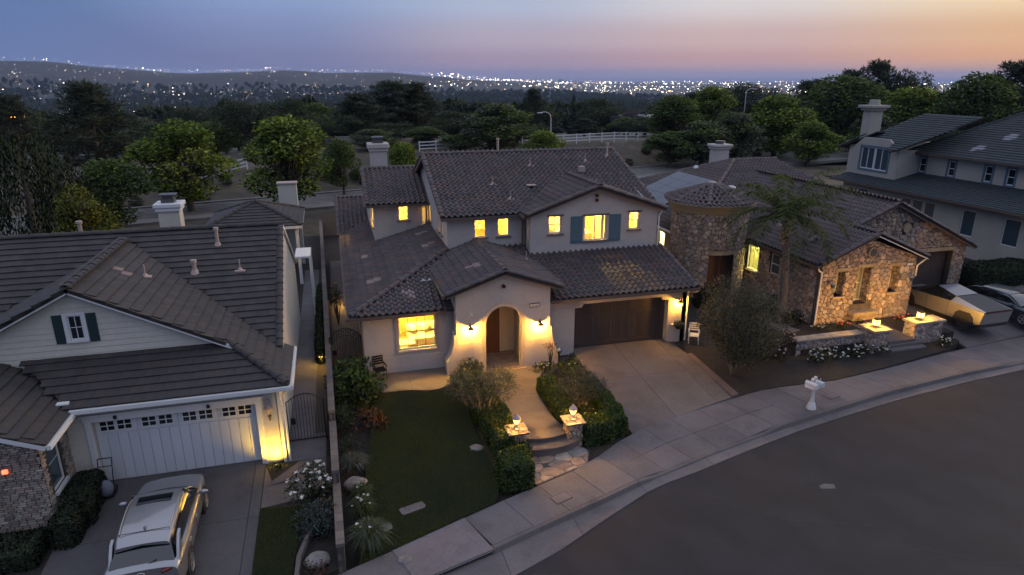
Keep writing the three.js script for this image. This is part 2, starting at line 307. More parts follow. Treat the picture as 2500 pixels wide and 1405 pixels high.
class Roof {
  constructor(house, seed, palette, kind = 'S', pale = []) { this.house = house; this.deck = new MB(); this.list = []; this.rand = RNG(seed); this.palette = palette; this.kind = kind; this.pale = pale; }
  // o: eave corner, u: along the eave, v: up the slope, poly in (u, v) metres
  slope(o, u, v, poly, opt = {}) {
    u = u.clone().normalize(); v = v.clone().normalize(); const n = u.clone().cross(v);
    this.deck.prism(poly, o, u, v, -0.12, -0.005);
    const flat = this.kind === 'F', W = flat ? 0.33 : 0.30, E = flat ? 0.34 : 0.36, r = this.rand;
    const xs = poly.map((p) => p[0]), ys = poly.map((p) => p[1]), x0 = Math.min(...xs), x1 = Math.max(...xs), y0 = Math.min(...ys), y1 = Math.max(...ys);
    for (let j = 0, y = y0; y < y1 - 0.05; y += E, j++) for (let i = 0, x = x0 + W / 2 + (flat && j % 2 ? W / 2 : 0); x < x1 + 0.1; x += W, i++) {
      const yc = Math.min(y + E / 2, y1 - 0.04); if (!inside(poly, x, yc)) continue;
      if (opt.holes && opt.holes.some((h) => inside(h, x, yc))) continue;
      const p = o.clone().addScaledVector(u, x).addScaledVector(v, y - 0.03 + (r() - 0.5) * 0.012).addScaledVector(n, (r() - 0.5) * 0.006);
      const yaw = (r() - 0.5) * 0.02, uu = u.clone().addScaledVector(v, yaw).normalize(), vv = v.clone().addScaledVector(u, -yaw).normalize();
      this.list.push({ g: flat ? flatTile : barrelTile, m: new THREE.Matrix4().makeBasis(uu, vv, n).setPosition(p), name: 'roof_tile', at: p, c: this.pick(p) });
    }
    return this;
  }
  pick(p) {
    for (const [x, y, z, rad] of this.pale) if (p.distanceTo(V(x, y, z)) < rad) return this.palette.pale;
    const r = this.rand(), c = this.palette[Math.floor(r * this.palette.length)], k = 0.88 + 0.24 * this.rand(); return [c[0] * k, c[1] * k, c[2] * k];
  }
  caps(a, b, lift = 0.06) { // row of half-round tiles from a up to b
    const d = b.clone().sub(a), L = d.length(); d.normalize(); const s = d.clone().cross(Y1).normalize(), n = s.clone().cross(d);
    const k = Math.max(1, Math.round(L / 0.37));
    for (let i = 0; i < k; i++) { const p = a.clone().addScaledVector(d, i * L / k).addScaledVector(n, lift + 0.012 * (i % 2)); this.list.push({ g: capTile, m: new THREE.Matrix4().makeBasis(s, d, n).setPosition(p), name: 'ridge_tile', at: p, c: this.pick(p) }); }
    return this;
  }
  finish(most = 300) {
    const roof = mesh('roof', this.deck, M.deck, this.house);
    this.list.forEach((t) => { t.d = t.at.distanceTo(CAM); }); this.list.sort((a, b) => a.d - b.d);
    const mats = this.palette.concat([this.palette.pale || this.palette[0]]).map((c, i) => mat('tile' + this.rand() + i, c[0], c[1], c[2], { map: T.tile, roughness: 0.8 })), rest = new MB();
    this.list.forEach((t, i) => {
      if (i < most) {
        const pale = t.c === this.palette.pale, o = mesh(t.name, t.g, pale ? mats[mats.length - 1] : mats[Math.floor(this.rand() * this.palette.length)], roof);
        t.m.decompose(o.position, o.quaternion, o.scale);
      } else { rest.col = t.c; rest.geo(t.g, t.m); }
    });
    if (this.list.length > most) stuff(mesh('roof_tile_field', rest, M.tintTile, roof));
    this.roof = roof; return roof;
  }
}
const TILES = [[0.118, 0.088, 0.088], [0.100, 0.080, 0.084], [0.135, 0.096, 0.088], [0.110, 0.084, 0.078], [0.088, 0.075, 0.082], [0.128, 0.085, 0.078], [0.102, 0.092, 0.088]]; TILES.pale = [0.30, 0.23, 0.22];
const TILES_R = [[0.125, 0.098, 0.098], [0.110, 0.088, 0.092], [0.140, 0.102, 0.096], [0.118, 0.095, 0.092]]; TILES_R.pale = [0.26, 0.21, 0.2];
const SLABS = [[0.048, 0.042, 0.041], [0.043, 0.039, 0.040], [0.052, 0.044, 0.041], [0.045, 0.041, 0.042]]; SLABS.pale = [0.22, 0.165, 0.15];
const SLATES = [[0.022, 0.036, 0.042], [0.019, 0.032, 0.039], [0.026, 0.038, 0.043]]; SLATES.pale = [0.24, 0.25, 0.28];

// ---------------------------------------------------------------- rubble stones and bricks
const clip = (poly, a, b, c) => { // keep a x + b y <= c
  const out = []; for (let i = 0; i < poly.length; i++) {
    const p = poly[i], q = poly[(i + 1) % poly.length], dp = a * p[0] + b * p[1] - c, dq = a * q[0] + b * q[1] - c;
    if (dp <= 0) out.push(p); if ((dp < 0 && dq > 0) || (dp > 0 && dq < 0)) { const t = dp / (dp - dq); out.push([mix(p[0], q[0], t), mix(p[1], q[1], t)]); }
  } return out;
};
class Stonework {
  constructor(seed, palette) { this.rand = RNG(seed); this.palette = palette; this.list = []; }
  // outline: convex polygon in (u, v); holes: [u0, u1, v0, v1]; map(u, v, w) -> point
  face(outline, holes, map, du = 0.33, dv = 0.235, gap = 0.011) {
    const r = this.rand, xs = outline.map((p) => p[0]), ys = outline.map((p) => p[1]), x0 = Math.min(...xs), x1 = Math.max(...xs), y0 = Math.min(...ys), y1 = Math.max(...ys), pts = [];
    for (let y = y0 - dv, j = 0; y < y1 + dv; y += dv, j++) for (let x = x0 - du + (j % 2) * du * 0.5; x < x1 + du; x += du) { if (r() < 0.13) continue; pts.push([x + (r() - 0.5) * du * 0.55, y + (r() - 0.5) * dv * 0.6]); if (r() < 0.16) pts.push([x + du * 0.45, y + (r() - 0.5) * dv * 0.5]); }
    let area = 0; for (let i = 0; i < outline.length; i++) { const p = outline[i], q = outline[(i + 1) % outline.length]; area += p[0] * q[1] - q[0] * p[1]; }
    const sgn = area > 0 ? 1 : -1;
    for (const p of pts) {
      let c = [[p[0] - 0.5, p[1] - 0.4], [p[0] + 0.5, p[1] - 0.4], [p[0] + 0.5, p[1] + 0.4], [p[0] - 0.5, p[1] + 0.4]];
      for (const q of pts) { const dx = q[0] - p[0], dy = q[1] - p[1], l = Math.hypot(dx, dy); if (!l || l > 1) continue; c = clip(c, dx / l, dy / l, (dx * (p[0] + q[0]) + dy * (p[1] + q[1])) / 2 / l - gap); if (c.length < 3) break; }
      for (let i = 0; i < outline.length && c.length > 2; i++) { const a = outline[i], b = outline[(i + 1) % outline.length], ex = b[0] - a[0], ey = b[1] - a[1], l = Math.hypot(ex, ey), nx = sgn * ey / l, ny = -sgn * ex / l; c = clip(c, nx, ny, nx * a[0] + ny * a[1]); }
      for (const [u0, u1, v0, v1] of holes) {
        if (c.length < 3) break; const cx = c.reduce((s, q) => s + q[0], 0) / c.length, cy = c.reduce((s, q) => s + q[1], 0) / c.length;
        const s = [u0 - cx, cx - u1, v0 - cy, cy - v1], k = s.indexOf(Math.max(...s)); if (s[k] < -0.05) { c = []; break; }
        c = k === 0 ? clip(c, 1, 0, u0) : k === 1 ? clip(c, -1, 0, -u1) : k === 2 ? clip(c, 0, 1, v0) : clip(c, 0, -1, -v1);
      }
      if (c.length < 3) continue;
      let A = 0; for (let i = 0; i < c.length; i++) A += c[i][0] * c[(i + 1) % c.length][1] - c[(i + 1) % c.length][0] * c[i][1]; A = Math.abs(A) / 2; if (A < 0.003) continue;
      this.stone(c, map, 0.025 + 0.03 * r(), A);
    }
    return this;
  }
  stone(c, map, h, A, soft = 0.8) {
    // cut corners, then a crown of two rings
    const o = []; for (let i = 0; i < c.length; i++) { const a = c[(i + c.length - 1) % c.length], b = c[i], d = c[(i + 1) % c.length], la = Math.hypot(a[0] - b[0], a[1] - b[1]), ld = Math.hypot(d[0] - b[0], d[1] - b[1]), t = Math.min(0.045, 0.3 * la, 0.3 * ld); if (la < 0.02) continue; o.push([b[0] + (a[0] - b[0]) / la * t, b[1] + (a[1] - b[1]) / la * t], [b[0] + (d[0] - b[0]) / (ld || 1) * t, b[1] + (d[1] - b[1]) / (ld || 1) * t]); }
    if (o.length < 5) return;
    const cx = o.reduce((s, q) => s + q[0], 0) / o.length, cy = o.reduce((s, q) => s + q[1], 0) / o.length, mb = new MB(), r = this.rand;
    const k = this.palette[Math.floor(r() * this.palette.length)], f = 0.8 + 0.4 * r(), col = k.map((x) => x * f);
    const ring = (s, w) => o.map(([x, y]) => map(cx + (x - cx) * s, cy + (y - cy) * s, w));
    const tx = (r() - 0.5) * 0.03, R0 = ring(1, -0.01), R1 = ring(0.97, h * 0.65), R2 = o.map(([x, y]) => map(cx + (x - cx) * soft, cy + (y - cy) * soft, h + tx * (x - cx) / 0.2)), top = map(cx, cy, h * 1.06);
    mb.col = col; const n = o.length;
    for (let i = 0; i < n; i++) { const j = (i + 1) % n; mb.quad(R0[i], R0[j], R1[j], R1[i]); mb.quad(R1[i], R1[j], R2[j], R2[i]); mb.tri(R2[i], R2[j], top); }
    this.list.push({ mb, A, d: top.distanceTo(CAM) });
  }
  finish(parent, most, name = 'stone', field = 'stone_facing') {
    this.list.sort((a, b) => b.A / (b.d * b.d) - a.A / (a.d * a.d)); const rest = new MB(); rest.col = [1, 1, 1];
    const append = (A, B) => { for (let k = 0; k < B.length; k++) A.push(B[k]); };
    this.list.forEach((s, i) => { if (i < most) mesh(name, s.mb, M.tintStone, parent); else { append(rest.p, s.mb.p); append(rest.n, s.mb.n); append(rest.c, s.mb.c); } });
    if (this.list.length > most) stuff(mesh(field, rest, M.tintStone, parent));
  }
}
const STONES = [[0.45, 0.34, 0.26], [0.38, 0.28, 0.225], [0.50, 0.40, 0.31], [0.30, 0.225, 0.19], [0.43, 0.30, 0.22], [0.36, 0.30, 0.27], [0.47, 0.34, 0.24]];

// ---------------------------------------------------------------- walls, windows
// frame: o origin, u to the right seen from outside, v up, n outward
const frameOf = (o, u) => ({ o, u, v: Y1, n: u.clone().cross(Y1) });
const at = (f, u, v, w = 0) => f.o.clone().addScaledVector(f.u, u).addScaledVector(f.v, v).addScaledVector(f.n, w);
const rect = (a, b, c, d) => [[a, c], [b, c], [b, d], [a, d]];
const fbox = (mb, f, u0, u1, v0, v1, w0, w1) => mb.prism(rect(u0, u1, v0, v1), f.o, f.u, f.v, w0, w1);
function wall(parent, f, outline, holes, m, t = 0.2, name = 'wall') { return mesh(name, new MB().prism(outline, f.o, f.u, f.v, -t, 0, holes), m, parent); }
// window in an opening; set: how far the frame sits behind the wall face
function windowIn(parent, f, u0, u1, v0, v1, o = {}) {
  const { set = 0.09, cols = 2, rows = 2, frame = 0.055, glass = M.glass, fm = M.white, mid = null, lintel = 0, sill = 0.07, over = 0.11, tm = M.trimBrown, sillOut = 0.09, muntin = 0.011, sash = 0, label } = o;
  const a = -set - 0.06, b = -set, fr = new MB();
  fbox(fr, f, u0, u1, v0, v0 + frame, a, b); fbox(fr, f, u0, u1, v1 - frame, v1, a, b); fbox(fr, f, u0, u0 + frame, v0 + frame, v1 - frame, a, b); fbox(fr, f, u1 - frame, u1, v0 + frame, v1 - frame, a, b);
  const w = mesh('window', fr, fm, parent, label), iu0 = u0 + frame, iu1 = u1 - frame, iv0 = v0 + frame, iv1 = v1 - frame;
  if (mid === 'v') fbox2(w, 'sash_bar', f, (u0 + u1) / 2 - 0.03, (u0 + u1) / 2 + 0.03, iv0, iv1, a + 0.002, b + 0.004, fm);
  if (mid === 'h') fbox2(w, 'sash_bar', f, iu0, iu1, (v0 + v1) / 2 - 0.025, (v0 + v1) / 2 + 0.025, a + 0.002, b + 0.004, fm);
  const g = (a + b) / 2;
  for (let i = 0; i < cols; i++) for (let j = 0; j < rows; j++) { // each pane on its own
    const p = rect(mix(iu0, iu1, i / cols) + 0.002, mix(iu0, iu1, (i + 1) / cols) - 0.002, mix(iv0, iv1, j / rows) + 0.002, mix(iv0, iv1, (j + 1) / rows) - 0.002);
    mesh('pane', new MB().quad(...p.map(([x, y]) => at(f, x, y, g))), glass, w);
  }
  for (let i = 1; i < cols; i++) if (!(mid === 'v' && i * 2 === cols)) fbox2(w, 'muntin', f, mix(iu0, iu1, i / cols) - muntin, mix(iu0, iu1, i / cols) + muntin, iv0, iv1, g - 0.012, g + 0.012, o.mm || fm);
  for (let j = 1; j < rows; j++) if (!(mid === 'h' && j * 2 === rows)) fbox2(w, 'muntin', f, iu0, iu1, mix(iv0, iv1, j / rows) - muntin, mix(iv0, iv1, j / rows) + muntin, g - 0.010, g + 0.010, o.mm || fm);
  if (sill) fbox2(w, 'sill', f, u0 - over, u1 + over, v0 - sill, v0 - 0.002, -set, sillOut, tm);
  if (lintel) fbox2(w, 'lintel', f, u0 - over, u1 + over, v1 + 0.002, v1 + lintel, -set * 0.5, 0.06, tm);
  return w;
}
function fbox2(parent, name, f, u0, u1, v0, v1, w0, w1, m) { return mesh(name, fbox(new MB(), f, u0, u1, v0, v1, w0, w1), m, parent); }
// a room behind windows: floor, ceiling, three walls with thickness; open towards the outer wall
function room(parent, x0, x1, y0, y1, z0, z1, open, m = M.roomWall) {
  const t = 0.06, W = new MB();
  W.box(x0 - t, x1 + t, y1, y1 + t, z0 - t, z1 + t);
  if (!open.includes('x0')) W.box(x0 - t, x0, y0, y1, z0, z1); if (!open.includes('x1')) W.box(x1, x1 + t, y0, y1, z0, z1);
  if (!open.includes('z0')) W.box(x0, x1, y0, y1, z0 - t, z0); if (!open.includes('z1')) W.box(x0, x1, y0, y1, z1, z1 + t);
  const r = mesh('room', W, m, parent); mesh('room_floor', new MB().box(x0 - t, x1 + t, y0 - t, y0, z0 - t, z1 + t), M.roomFloor, r); return r;
}
glow('ceilingGlow', 1, 0.70, 0.16, 3);
function ceilingLamp(parent, p, cd) {
  mesh('ceiling_lamp', new MB().lathe([[0.001, -0.09], [0.12, -0.075], [0.17, -0.02], [0.17, 0]], p, 14), M.ceilingGlow, parent);
  lampLight(parent, p.clone().add(V(0, -0.13, 0)), cd * 2.3, [1, 0.60, 0.085], 5);
}
// ---------------------------------------------------------------- terrain to the horizon
const ROADZ = (x) => -76 - 0.25 * x; // middle line of the road behind the houses
const skyline = [[-200, 158], [0, 150], [120, 154], [230, 164], [280, 168], [400, 177], [470, 180], [600, 176], [690, 172], [800, 180], [960, 180], [1050, 189], [1150, 197], [1250, 203], [1400, 210]];
const azOf = (x, z) => Math.atan2(x, -z) - YAW;
const ridgeE = skyline.map(([px, py]) => { const d = pixelRay(px, py); return [azOf(d.x, d.z), Math.asin(d.y)]; });
const interp = (t, x) => { if (x <= t[0][0]) return t[0][1]; for (let i = 1; i < t.length; i++) if (x <= t[i][0]) return mix(t[i - 1][1], t[i][1], (x - t[i - 1][0]) / (t[i][0] - t[i - 1][0])); return t[t.length - 1][1]; };
function terrainY(x, z) {
  const r = Math.hypot(x, z), a = azOf(x, z);
  let y;
  if (z > -50) y = -1.4;
  else {
    const s = ROADZ(x) - z; // metres behind the road's middle
    y = s < -6 ? mix(-1.4, -0.25, smooth(-52, -58, z)) : s < 5 ? -0.25 : mix(-0.2, 3.0 - 2.6 * smooth(-2, -22, x), smooth(5, 13, s));
  }
  const valley = interp([[110, 0], [150, -2.5], [200, -6.5], [300, -14], [450, -24], [650, -34], [1000, -45], [2000, -60], [3200, -64], [20000, -64]], r);
  y += valley + (r > 120 ? (fbm(x * 0.004, z * 0.004, 301, 4) - 0.5) * 14 * smooth(200, 600, r) : 0);
  if (a < 0.22 && a > -1.3 && r > 1500) { // hills to the left of the view
    const e = interp(ridgeE, a), top = CAM.y + 4300 * Math.tan(e), k = 1 - smooth(0.02, 0.16, a);
    const up = smooth(1700, 4300, r) * (1 - 0.5 * smooth(4300, 7000, r)), lumps = (fbm(x * 0.0016, z * 0.0016, 311, 5) - 0.5) * 70 * Math.sin(Math.PI * clamp((r - 1700) / 2600));
    y = mix(y, mix(y, top, Math.pow(up, 0.9)) + lumps, k * smooth(1500, 2000, r));
  }
  return y;
}
{
  const rs = []; for (let r = 6; r < 13000; r *= r < 160 ? 1.05 : r < 1500 ? 1.055 : 1.045) rs.push(r); rs.push(13000);
  const NA = 260, mb = [], idx = [], pos = [], uv = [], cl = [];
  const angs = []; for (let i = 0; i <= NA; i++) { const t = i / NA * 2 - 1; angs.push(Math.PI * (0.25 * t + 0.75 * t * t * t)); }
  for (const r of rs) for (const a of angs) { const x = r * Math.sin(a + YAW), z = -r * Math.cos(a + YAW), y = terrainY(x, z); pos.push(x, y, z); uv.push(x, z); const k = smooth(-0.15, 0.15, fbm(x * 0.02, z * 0.02, 501, 4) - 0.5), dry = r < 125 ? 1 : r > 1500 ? 0.12 * k : 0.45 * k; cl.push(mix(0.034, 0.12, dry), mix(0.038, 0.095, dry), mix(0.034, 0.062, dry)); } // dry grass near, scrub farther off
  const S = NA + 1; for (let i = 0; i < rs.length - 1; i++) for (let j = 0; j < NA; j++) { const a = i * S + j, b = a + 1, c = a + S, d = c + 1; idx.push(a, b, c, b, d, c); }
  const g = new THREE.BufferGeometry(); g.setAttribute('position', new THREE.Float32BufferAttribute(pos, 3)); g.setAttribute('uv', new THREE.Float32BufferAttribute(uv, 2)); g.setAttribute('color', new THREE.Float32BufferAttribute(cl, 3)); g.setIndex(idx); g.computeVertexNormals();
  structure('terrain', g, M.terrain);
}
// linear piecewise lines of the street front (x, z)
const KERB = [[-14, -10.2], [-8, -12.1], [0, -14.6], [3.73, -15.73], [5.46, -16.33], [7.81, -17.12], [9.36, -17.68], [10.42, -18.02], [12.08, -18.5], [12.99, -18.78], [15.84, -19.5], [16.79, -19.74], [19.86, -20.36], [23.46, -21.06], [28.39, -21.69], [32.22, -21.98], [46, -22.9]];
const INNER = [[-14, -11.8], [-8, -13.7], [-0.58, -15.9], [1.03, -16.5], [3.23, -17.38], [4.57, -17.9], [5.81, -18.34], [8.0, -19.12], [9.2, -19.9], [10.55, -20.8], [14.0, -21.78], [16.24, -22.32], [18.05, -22.69], [21.79, -22.6], [25.29, -23.1], [29.22, -23.8], [46, -25.6]];
const ASPH = [[-14, -9.3], [-8, -11.2], [0, -13.5], [4.16, -14.72], [5.8, -15.4], [7.47, -16.28], [9.52, -17.3], [10.47, -17.62], [11.74, -17.92], [14.56, -18.72], [17.21, -19.41], [19.96, -19.94], [23.25, -20.52], [27.65, -21.12], [31.59, -21.48], [46, -22.4]];
const kerbZ = (x) => interp(KERB, x), innerZ = (x) => interp(INNER, x), asphZ = (x) => interp(ASPH, x);
const SW = -0.6, GUT = -0.75, ST = -0.77;
const kerbTop = (x) => SW - 0.11 * (smooth(9.4, 10.3, x) - smooth(15.6, 16.6, x)) - 0.09 * smooth(30.5, 31.5, x); // dropped at the driveways
{ // street
  const mb = new MB(); for (let x = -14; x < 46; x += 0.5) { const zs = [0, 1, 2, 3].map((i) => i / 3), q = (xx, t) => V(xx, ST, mix(asphZ(xx), 12, t)); for (let i = 0; i < 3; i++) mb.quad(q(x, zs[i + 1]), q(x + 0.5, zs[i + 1]), q(x + 0.5, zs[i]), q(x, zs[i])); }
  const street = structure('street', mb, M.asphalt);
  // sealed cracks and a patch
  const rr = RNG(5), crack = (x, z, dx, dz, n) => { const pts = []; for (let i = 0; i < n; i++) { pts.push(V(x, ST + 0.001, z)); x += dx * (0.6 + 0.8 * rr()); z += dz * (0.6 + 0.8 * rr()) + (rr() - 0.5) * 0.16; } const m2 = new MB(); for (let i = 0; i + 1 < n; i++) m2.beam(pts[i], pts[i + 1], 0.022, 0.008); return mesh('sealed_crack', m2, M.joint, street); };
  crack(4.6, -14.6, 0.35, 0.14, 16); crack(11.3, -16.2, 0.45, 0.3, 12); crack(15.0, -13.0, 0.5, 0.22, 14);
  mesh('patch', new MB().prism([[0, 0], [0.5, -0.12], [0.62, 0.1], [0.3, 0.22], [0.05, 0.15]], V(15.4, ST, -15.9), X1, V(0, 0, -1), 0, 0.004), M.patch, street);
}
const slab = (mb, pts, t) => { // pts: counter-clockwise from above as Vector3 (top), thickness t
  const n = pts.length; for (let i = 1; i < n - 1; i++) mb.tri(pts[0], pts[i], pts[i + 1]);
  for (let i = 0; i < n; i++) { const a = pts[i], b = pts[(i + 1) % n]; mb.quad(V(a.x, a.y - t, a.z), V(b.x, b.y - t, b.z), b, a); } return mb;
};
const ccw = (pts) => { let s = 0; for (let i = 0; i < pts.length; i++) { const a = pts[i], b = pts[(i + 1) % pts.length]; s += a.x * b.z - b.x * a.z; } return s > 0 ? pts.reverse() : pts; };
const concretes = [M.concrete, mat('concreteA', 0.155, 0.138, 0.145, { map: T.concrete, bumpMap: T.concreteB, bumpScale: 0.003 }), mat('concreteC', 0.135, 0.122, 0.13, { map: T.concrete, bumpMap: T.concreteB, bumpScale: 0.003 })];
{ // sidewalk panels, kerb stones, gutter panels: each poured panel is a piece
  const side = structure('sidewalk', new MB().box(-14, 46, -1.5, -1.45, -26, -9), M.joint);
  // bedding under the joints
  const bed = new MB(); for (let x = -14; x < 46; x += 1) slab(bed, ccw([V(x, SW - 0.16, innerZ(x)), V(x, SW - 0.16, kerbZ(x)), V(x + 1, SW - 0.16, kerbZ(x + 1)), V(x + 1, SW - 0.16, innerZ(x + 1))]), 0.5);
  mesh('sidewalk_bedding', bed, M.joint, side);
  const joints = [-9, -7.2, -5.4, -3.6, -1.9, -0.2, 1.35, 3.75, 5.2, 6.55, 8.0, 9.4, 10.7, 12.0, 13.4, 14.9, 16.4, 17.8, 19.2, 20.7, 22.2, 23.7, 25.2, 26.8, 28.4, 30.0, 31.8, 33.6, 36, 39, 42];
  const rr = RNG(11), e = 0.009, KW = 0.16; // kerb width
  const shift = (x) => 0.34 * (innerZ(x) - kerbZ(x)); // joints run square to the kerb
  for (let i = 0; i + 1 < joints.length; i++) {
    const a = joints[i] + e, b = joints[i + 1] - e, drain = joints[i] === 1.35;
    const K = (x, o = 0) => V(x, kerbTop(x), kerbZ(x) - KW - 0.012 + o), I = (x) => { const xi = x + shift(x) * 0.9; return V(xi, SW + 0.015, innerZ(xi) + 0.004); };
    const two = joints[i] >= 9.3 && joints[i] < 17;
    const m = concretes[Math.floor(rr() * 3)], jig = () => (rr() - 0.5) * 0.006;
    if (drain) continue;
    if (!two) { const p = [I(a), K(a), K((a + b) / 2), K(b), I(b), I((a + b) / 2)], d = jig(); p.forEach((q) => (q.y += d)); mesh('concrete_panel', slab(new MB(), ccw(p), 0.12), m, side); }
    else { const mid = (x, o) => { const p = K(x), q = I(x); return p.lerp(q, 0.5 + o); }; mesh('concrete_panel', slab(new MB(), ccw([mid(a, -0.004), K(a), K(b), mid(b, -0.004)]), 0.12), m, side); mesh('concrete_panel', slab(new MB(), ccw([I(a), mid(a, 0.004), mid(b, 0.004), I(b)]), 0.12), concretes[Math.floor(rr() * 3)], side); }
  }
  // utility box lids set in the walk
  for (const [x, z, r] of [[6.5, -17.55, 0.34], [20.4, -21.35, 0.22]]) { const m2 = new MB(), c = Math.cos(r), s = Math.sin(r), q = (u, v) => V(x + u * c + v * s, SW + 0.016, z - u * s + v * c); slab(m2, ccw([q(-0.33, -0.22), q(0.33, -0.22), q(0.33, 0.22), q(-0.33, 0.22)]), 0.014); const f = mesh('utility_lid_frame', m2, M.joint, side); const m3 = new MB(), q2 = (u, v) => q(u, v).add(V(0, 0.004, 0)); slab(m3, ccw([q2(-0.305, -0.195), q2(0.305, -0.195), q2(0.305, 0.195), q2(-0.305, 0.195)]), 0.012); mesh('utility_lid', m3, concretes[1], side); }
  const kerb = structure('kerb', new MB().box(-14, 46, -1.46, -1.42, -24, -9), M.joint);
  const kj = [-13, -10, -7, -4, -1, 1.35, 3.75, 5.45, 7.4, 9.38, 10.3, 12.6, 14.9, 16.5, 18.6, 20.7, 23, 25.6, 28.2, 30.8, 33.5, 37, 41, 45];
  for (let i = 0; i + 1 < kj.length; i++) {
    if (kj[i] === 1.35) continue;
    const mb = new MB(), n = 6;
    for (let k = 0; k < n; k++) {
      const a = mix(kj[i] + 0.006, kj[i + 1] - 0.006, k / n), b = mix(kj[i] + 0.006, kj[i + 1] - 0.006, (k + 1) / n);
      const prof = (x) => { const t = kerbTop(x), z = kerbZ(x); return [V(x, t, z - KW), V(x, t, z - 0.035), V(x, t - 0.02, z - 0.01), V(x, GUT - 0.05, z + 0.03)]; };
      const A = prof(a), B = prof(b); for (let q = 0; q < 3; q++) mb.quad(A[q + 1], B[q + 1], B[q], A[q]);
      if (k === 0) { mb.quad(A[0], A[1], A[2], A[3]); } if (k === n - 1) mb.quad(B[3], B[2], B[1], B[0]);
    }
    mesh('kerb_stone', mb, M.kerb, kerb);
  }
  const gut = structure('gutter', new MB().box(-14, 46, -1.41, -1.37, -24, -9), M.joint);
  const gj = [-13, -9.5, -6, -2.5, 0.9, 4.0, 6.6, 9.5, 12.6, 15.6, 18.9, 22.2, 25.6, 29, 32.4, 36, 40, 45];
  for (let i = 0; i + 1 < gj.length; i++) {
    const mb = new MB(), n = 6; for (let k = 0; k < n; k++) { const a = mix(gj[i] + 0.008, gj[i + 1] - 0.008, k / n), b = mix(gj[i] + 0.008, gj[i + 1] - 0.008, (k + 1) / n); slab(mb, ccw([V(a, GUT - 0.02, kerbZ(a) + 0.01), V(a, GUT + 0.006, asphZ(a) + 0.02), V(b, GUT + 0.006, asphZ(b) + 0.02), V(b, GUT - 0.02, kerbZ(b) + 0.01)]), 0.2); }
    mesh('gutter_panel', mb, concretes[Math.floor(rr() * 3)], gut);
  }
}
{ // storm drain at the kerb
  const a = 1.37, b = 3.73, t = thing('storm_drain', 'kerb storm drain with long concrete lid and dark slot beside the lawn', 'storm drain', V(2.5, -0.7, -15.6));
  const K = (x, y) => V(x, y, kerbZ(x) + 0.02), I = (x, y) => V(x - 0.55, y, innerZ(x - 0.55));
  mesh('lid', slab(new MB(), ccw([I(a, SW + 0.03), K(a, SW + 0.02), K((a + b) / 2, SW + 0.02), K(b, SW + 0.02), I(b, SW + 0.03)]), 0.055), mat('lidConcrete', 0.19, 0.165, 0.18, { map: T.concrete, bumpMap: T.concreteB, bumpScale: 0.003 }), t);
  mesh('inlet_back', slab(new MB(), ccw([I(a, SW - 0.12), V(a, SW - 0.12, kerbZ(a) - 0.75), V(b, SW - 0.12, kerbZ(b) - 0.75), I(b, SW - 0.12)]), 0.6), M.kerb, t);
  mesh('guard_bar', new MB().cyl(V(a, GUT + 0.07, kerbZ(a) - 0.02), V(b, GUT + 0.07, kerbZ(b) - 0.02), 0.014, 0.014, 8), M.galv, t);
  for (const k of [0.32, 0.68]) { const x = mix(a, b, k); mesh('guard_post', new MB().cyl(V(x, GUT - 0.05, kerbZ(x) - 0.02), V(x, SW, kerbZ(x) - 0.02), 0.012, 0.012, 8), M.galv, t); }
  for (const x of [a, b]) mesh('end_block', new MB().box(x - 0.04, x + 0.04, GUT - 0.1, SW - 0.02, kerbZ(x) - 0.2, kerbZ(x) + 0.01), M.kerb, t);
}
// ---------------------------------------------------------------- grounds of the lots
const planeY = (z, z0, y0, z1, y1) => y0 + (z - z0) / (z1 - z0) * (y1 - y0);
const lawnY = (z) => planeY(z, -25.5, -0.08, -17, -0.56);
const driveY = (z) => planeY(z, -27.6, 0.0, -21.6, -0.585);
const driveLY = (z) => planeY(z, -21.5, 0.0, -13, -0.55);
const sheet = (pts, yf, lift = 0) => { // polygon (x, z) with heights, triangulated
  const sh = pts.map(([x, z]) => new THREE.Vector2(x, -z)), ar = THREE.ShapeUtils.area(sh); if (ar < 0) sh.reverse(); const mb = new MB();
  for (const [i, j, k] of THREE.ShapeUtils.triangulateShape(sh, [])) mb.tri(...[i, j, k].map((n) => V(sh[n].x, yf(-sh[n].y, sh[n].x) + lift, -sh[n].y)));
  for (let i = 0; i < sh.length; i++) { const a = sh[i], b = sh[(i + 1) % sh.length], A = V(a.x, yf(-a.y, a.x) + lift, -a.y), B = V(b.x, yf(-b.y, b.x) + lift, -b.y); mb.quad(V(A.x, A.y - 0.35, A.z), V(B.x, B.y - 0.35, B.z), B, A); }
  return mb;
};
const innerRun = (x0, x1, n = 10) => Array.from({ length: n + 1 }, (_, i) => { const x = mix(x0, x1, i / n); return [x, innerZ(x) - 0.012]; });
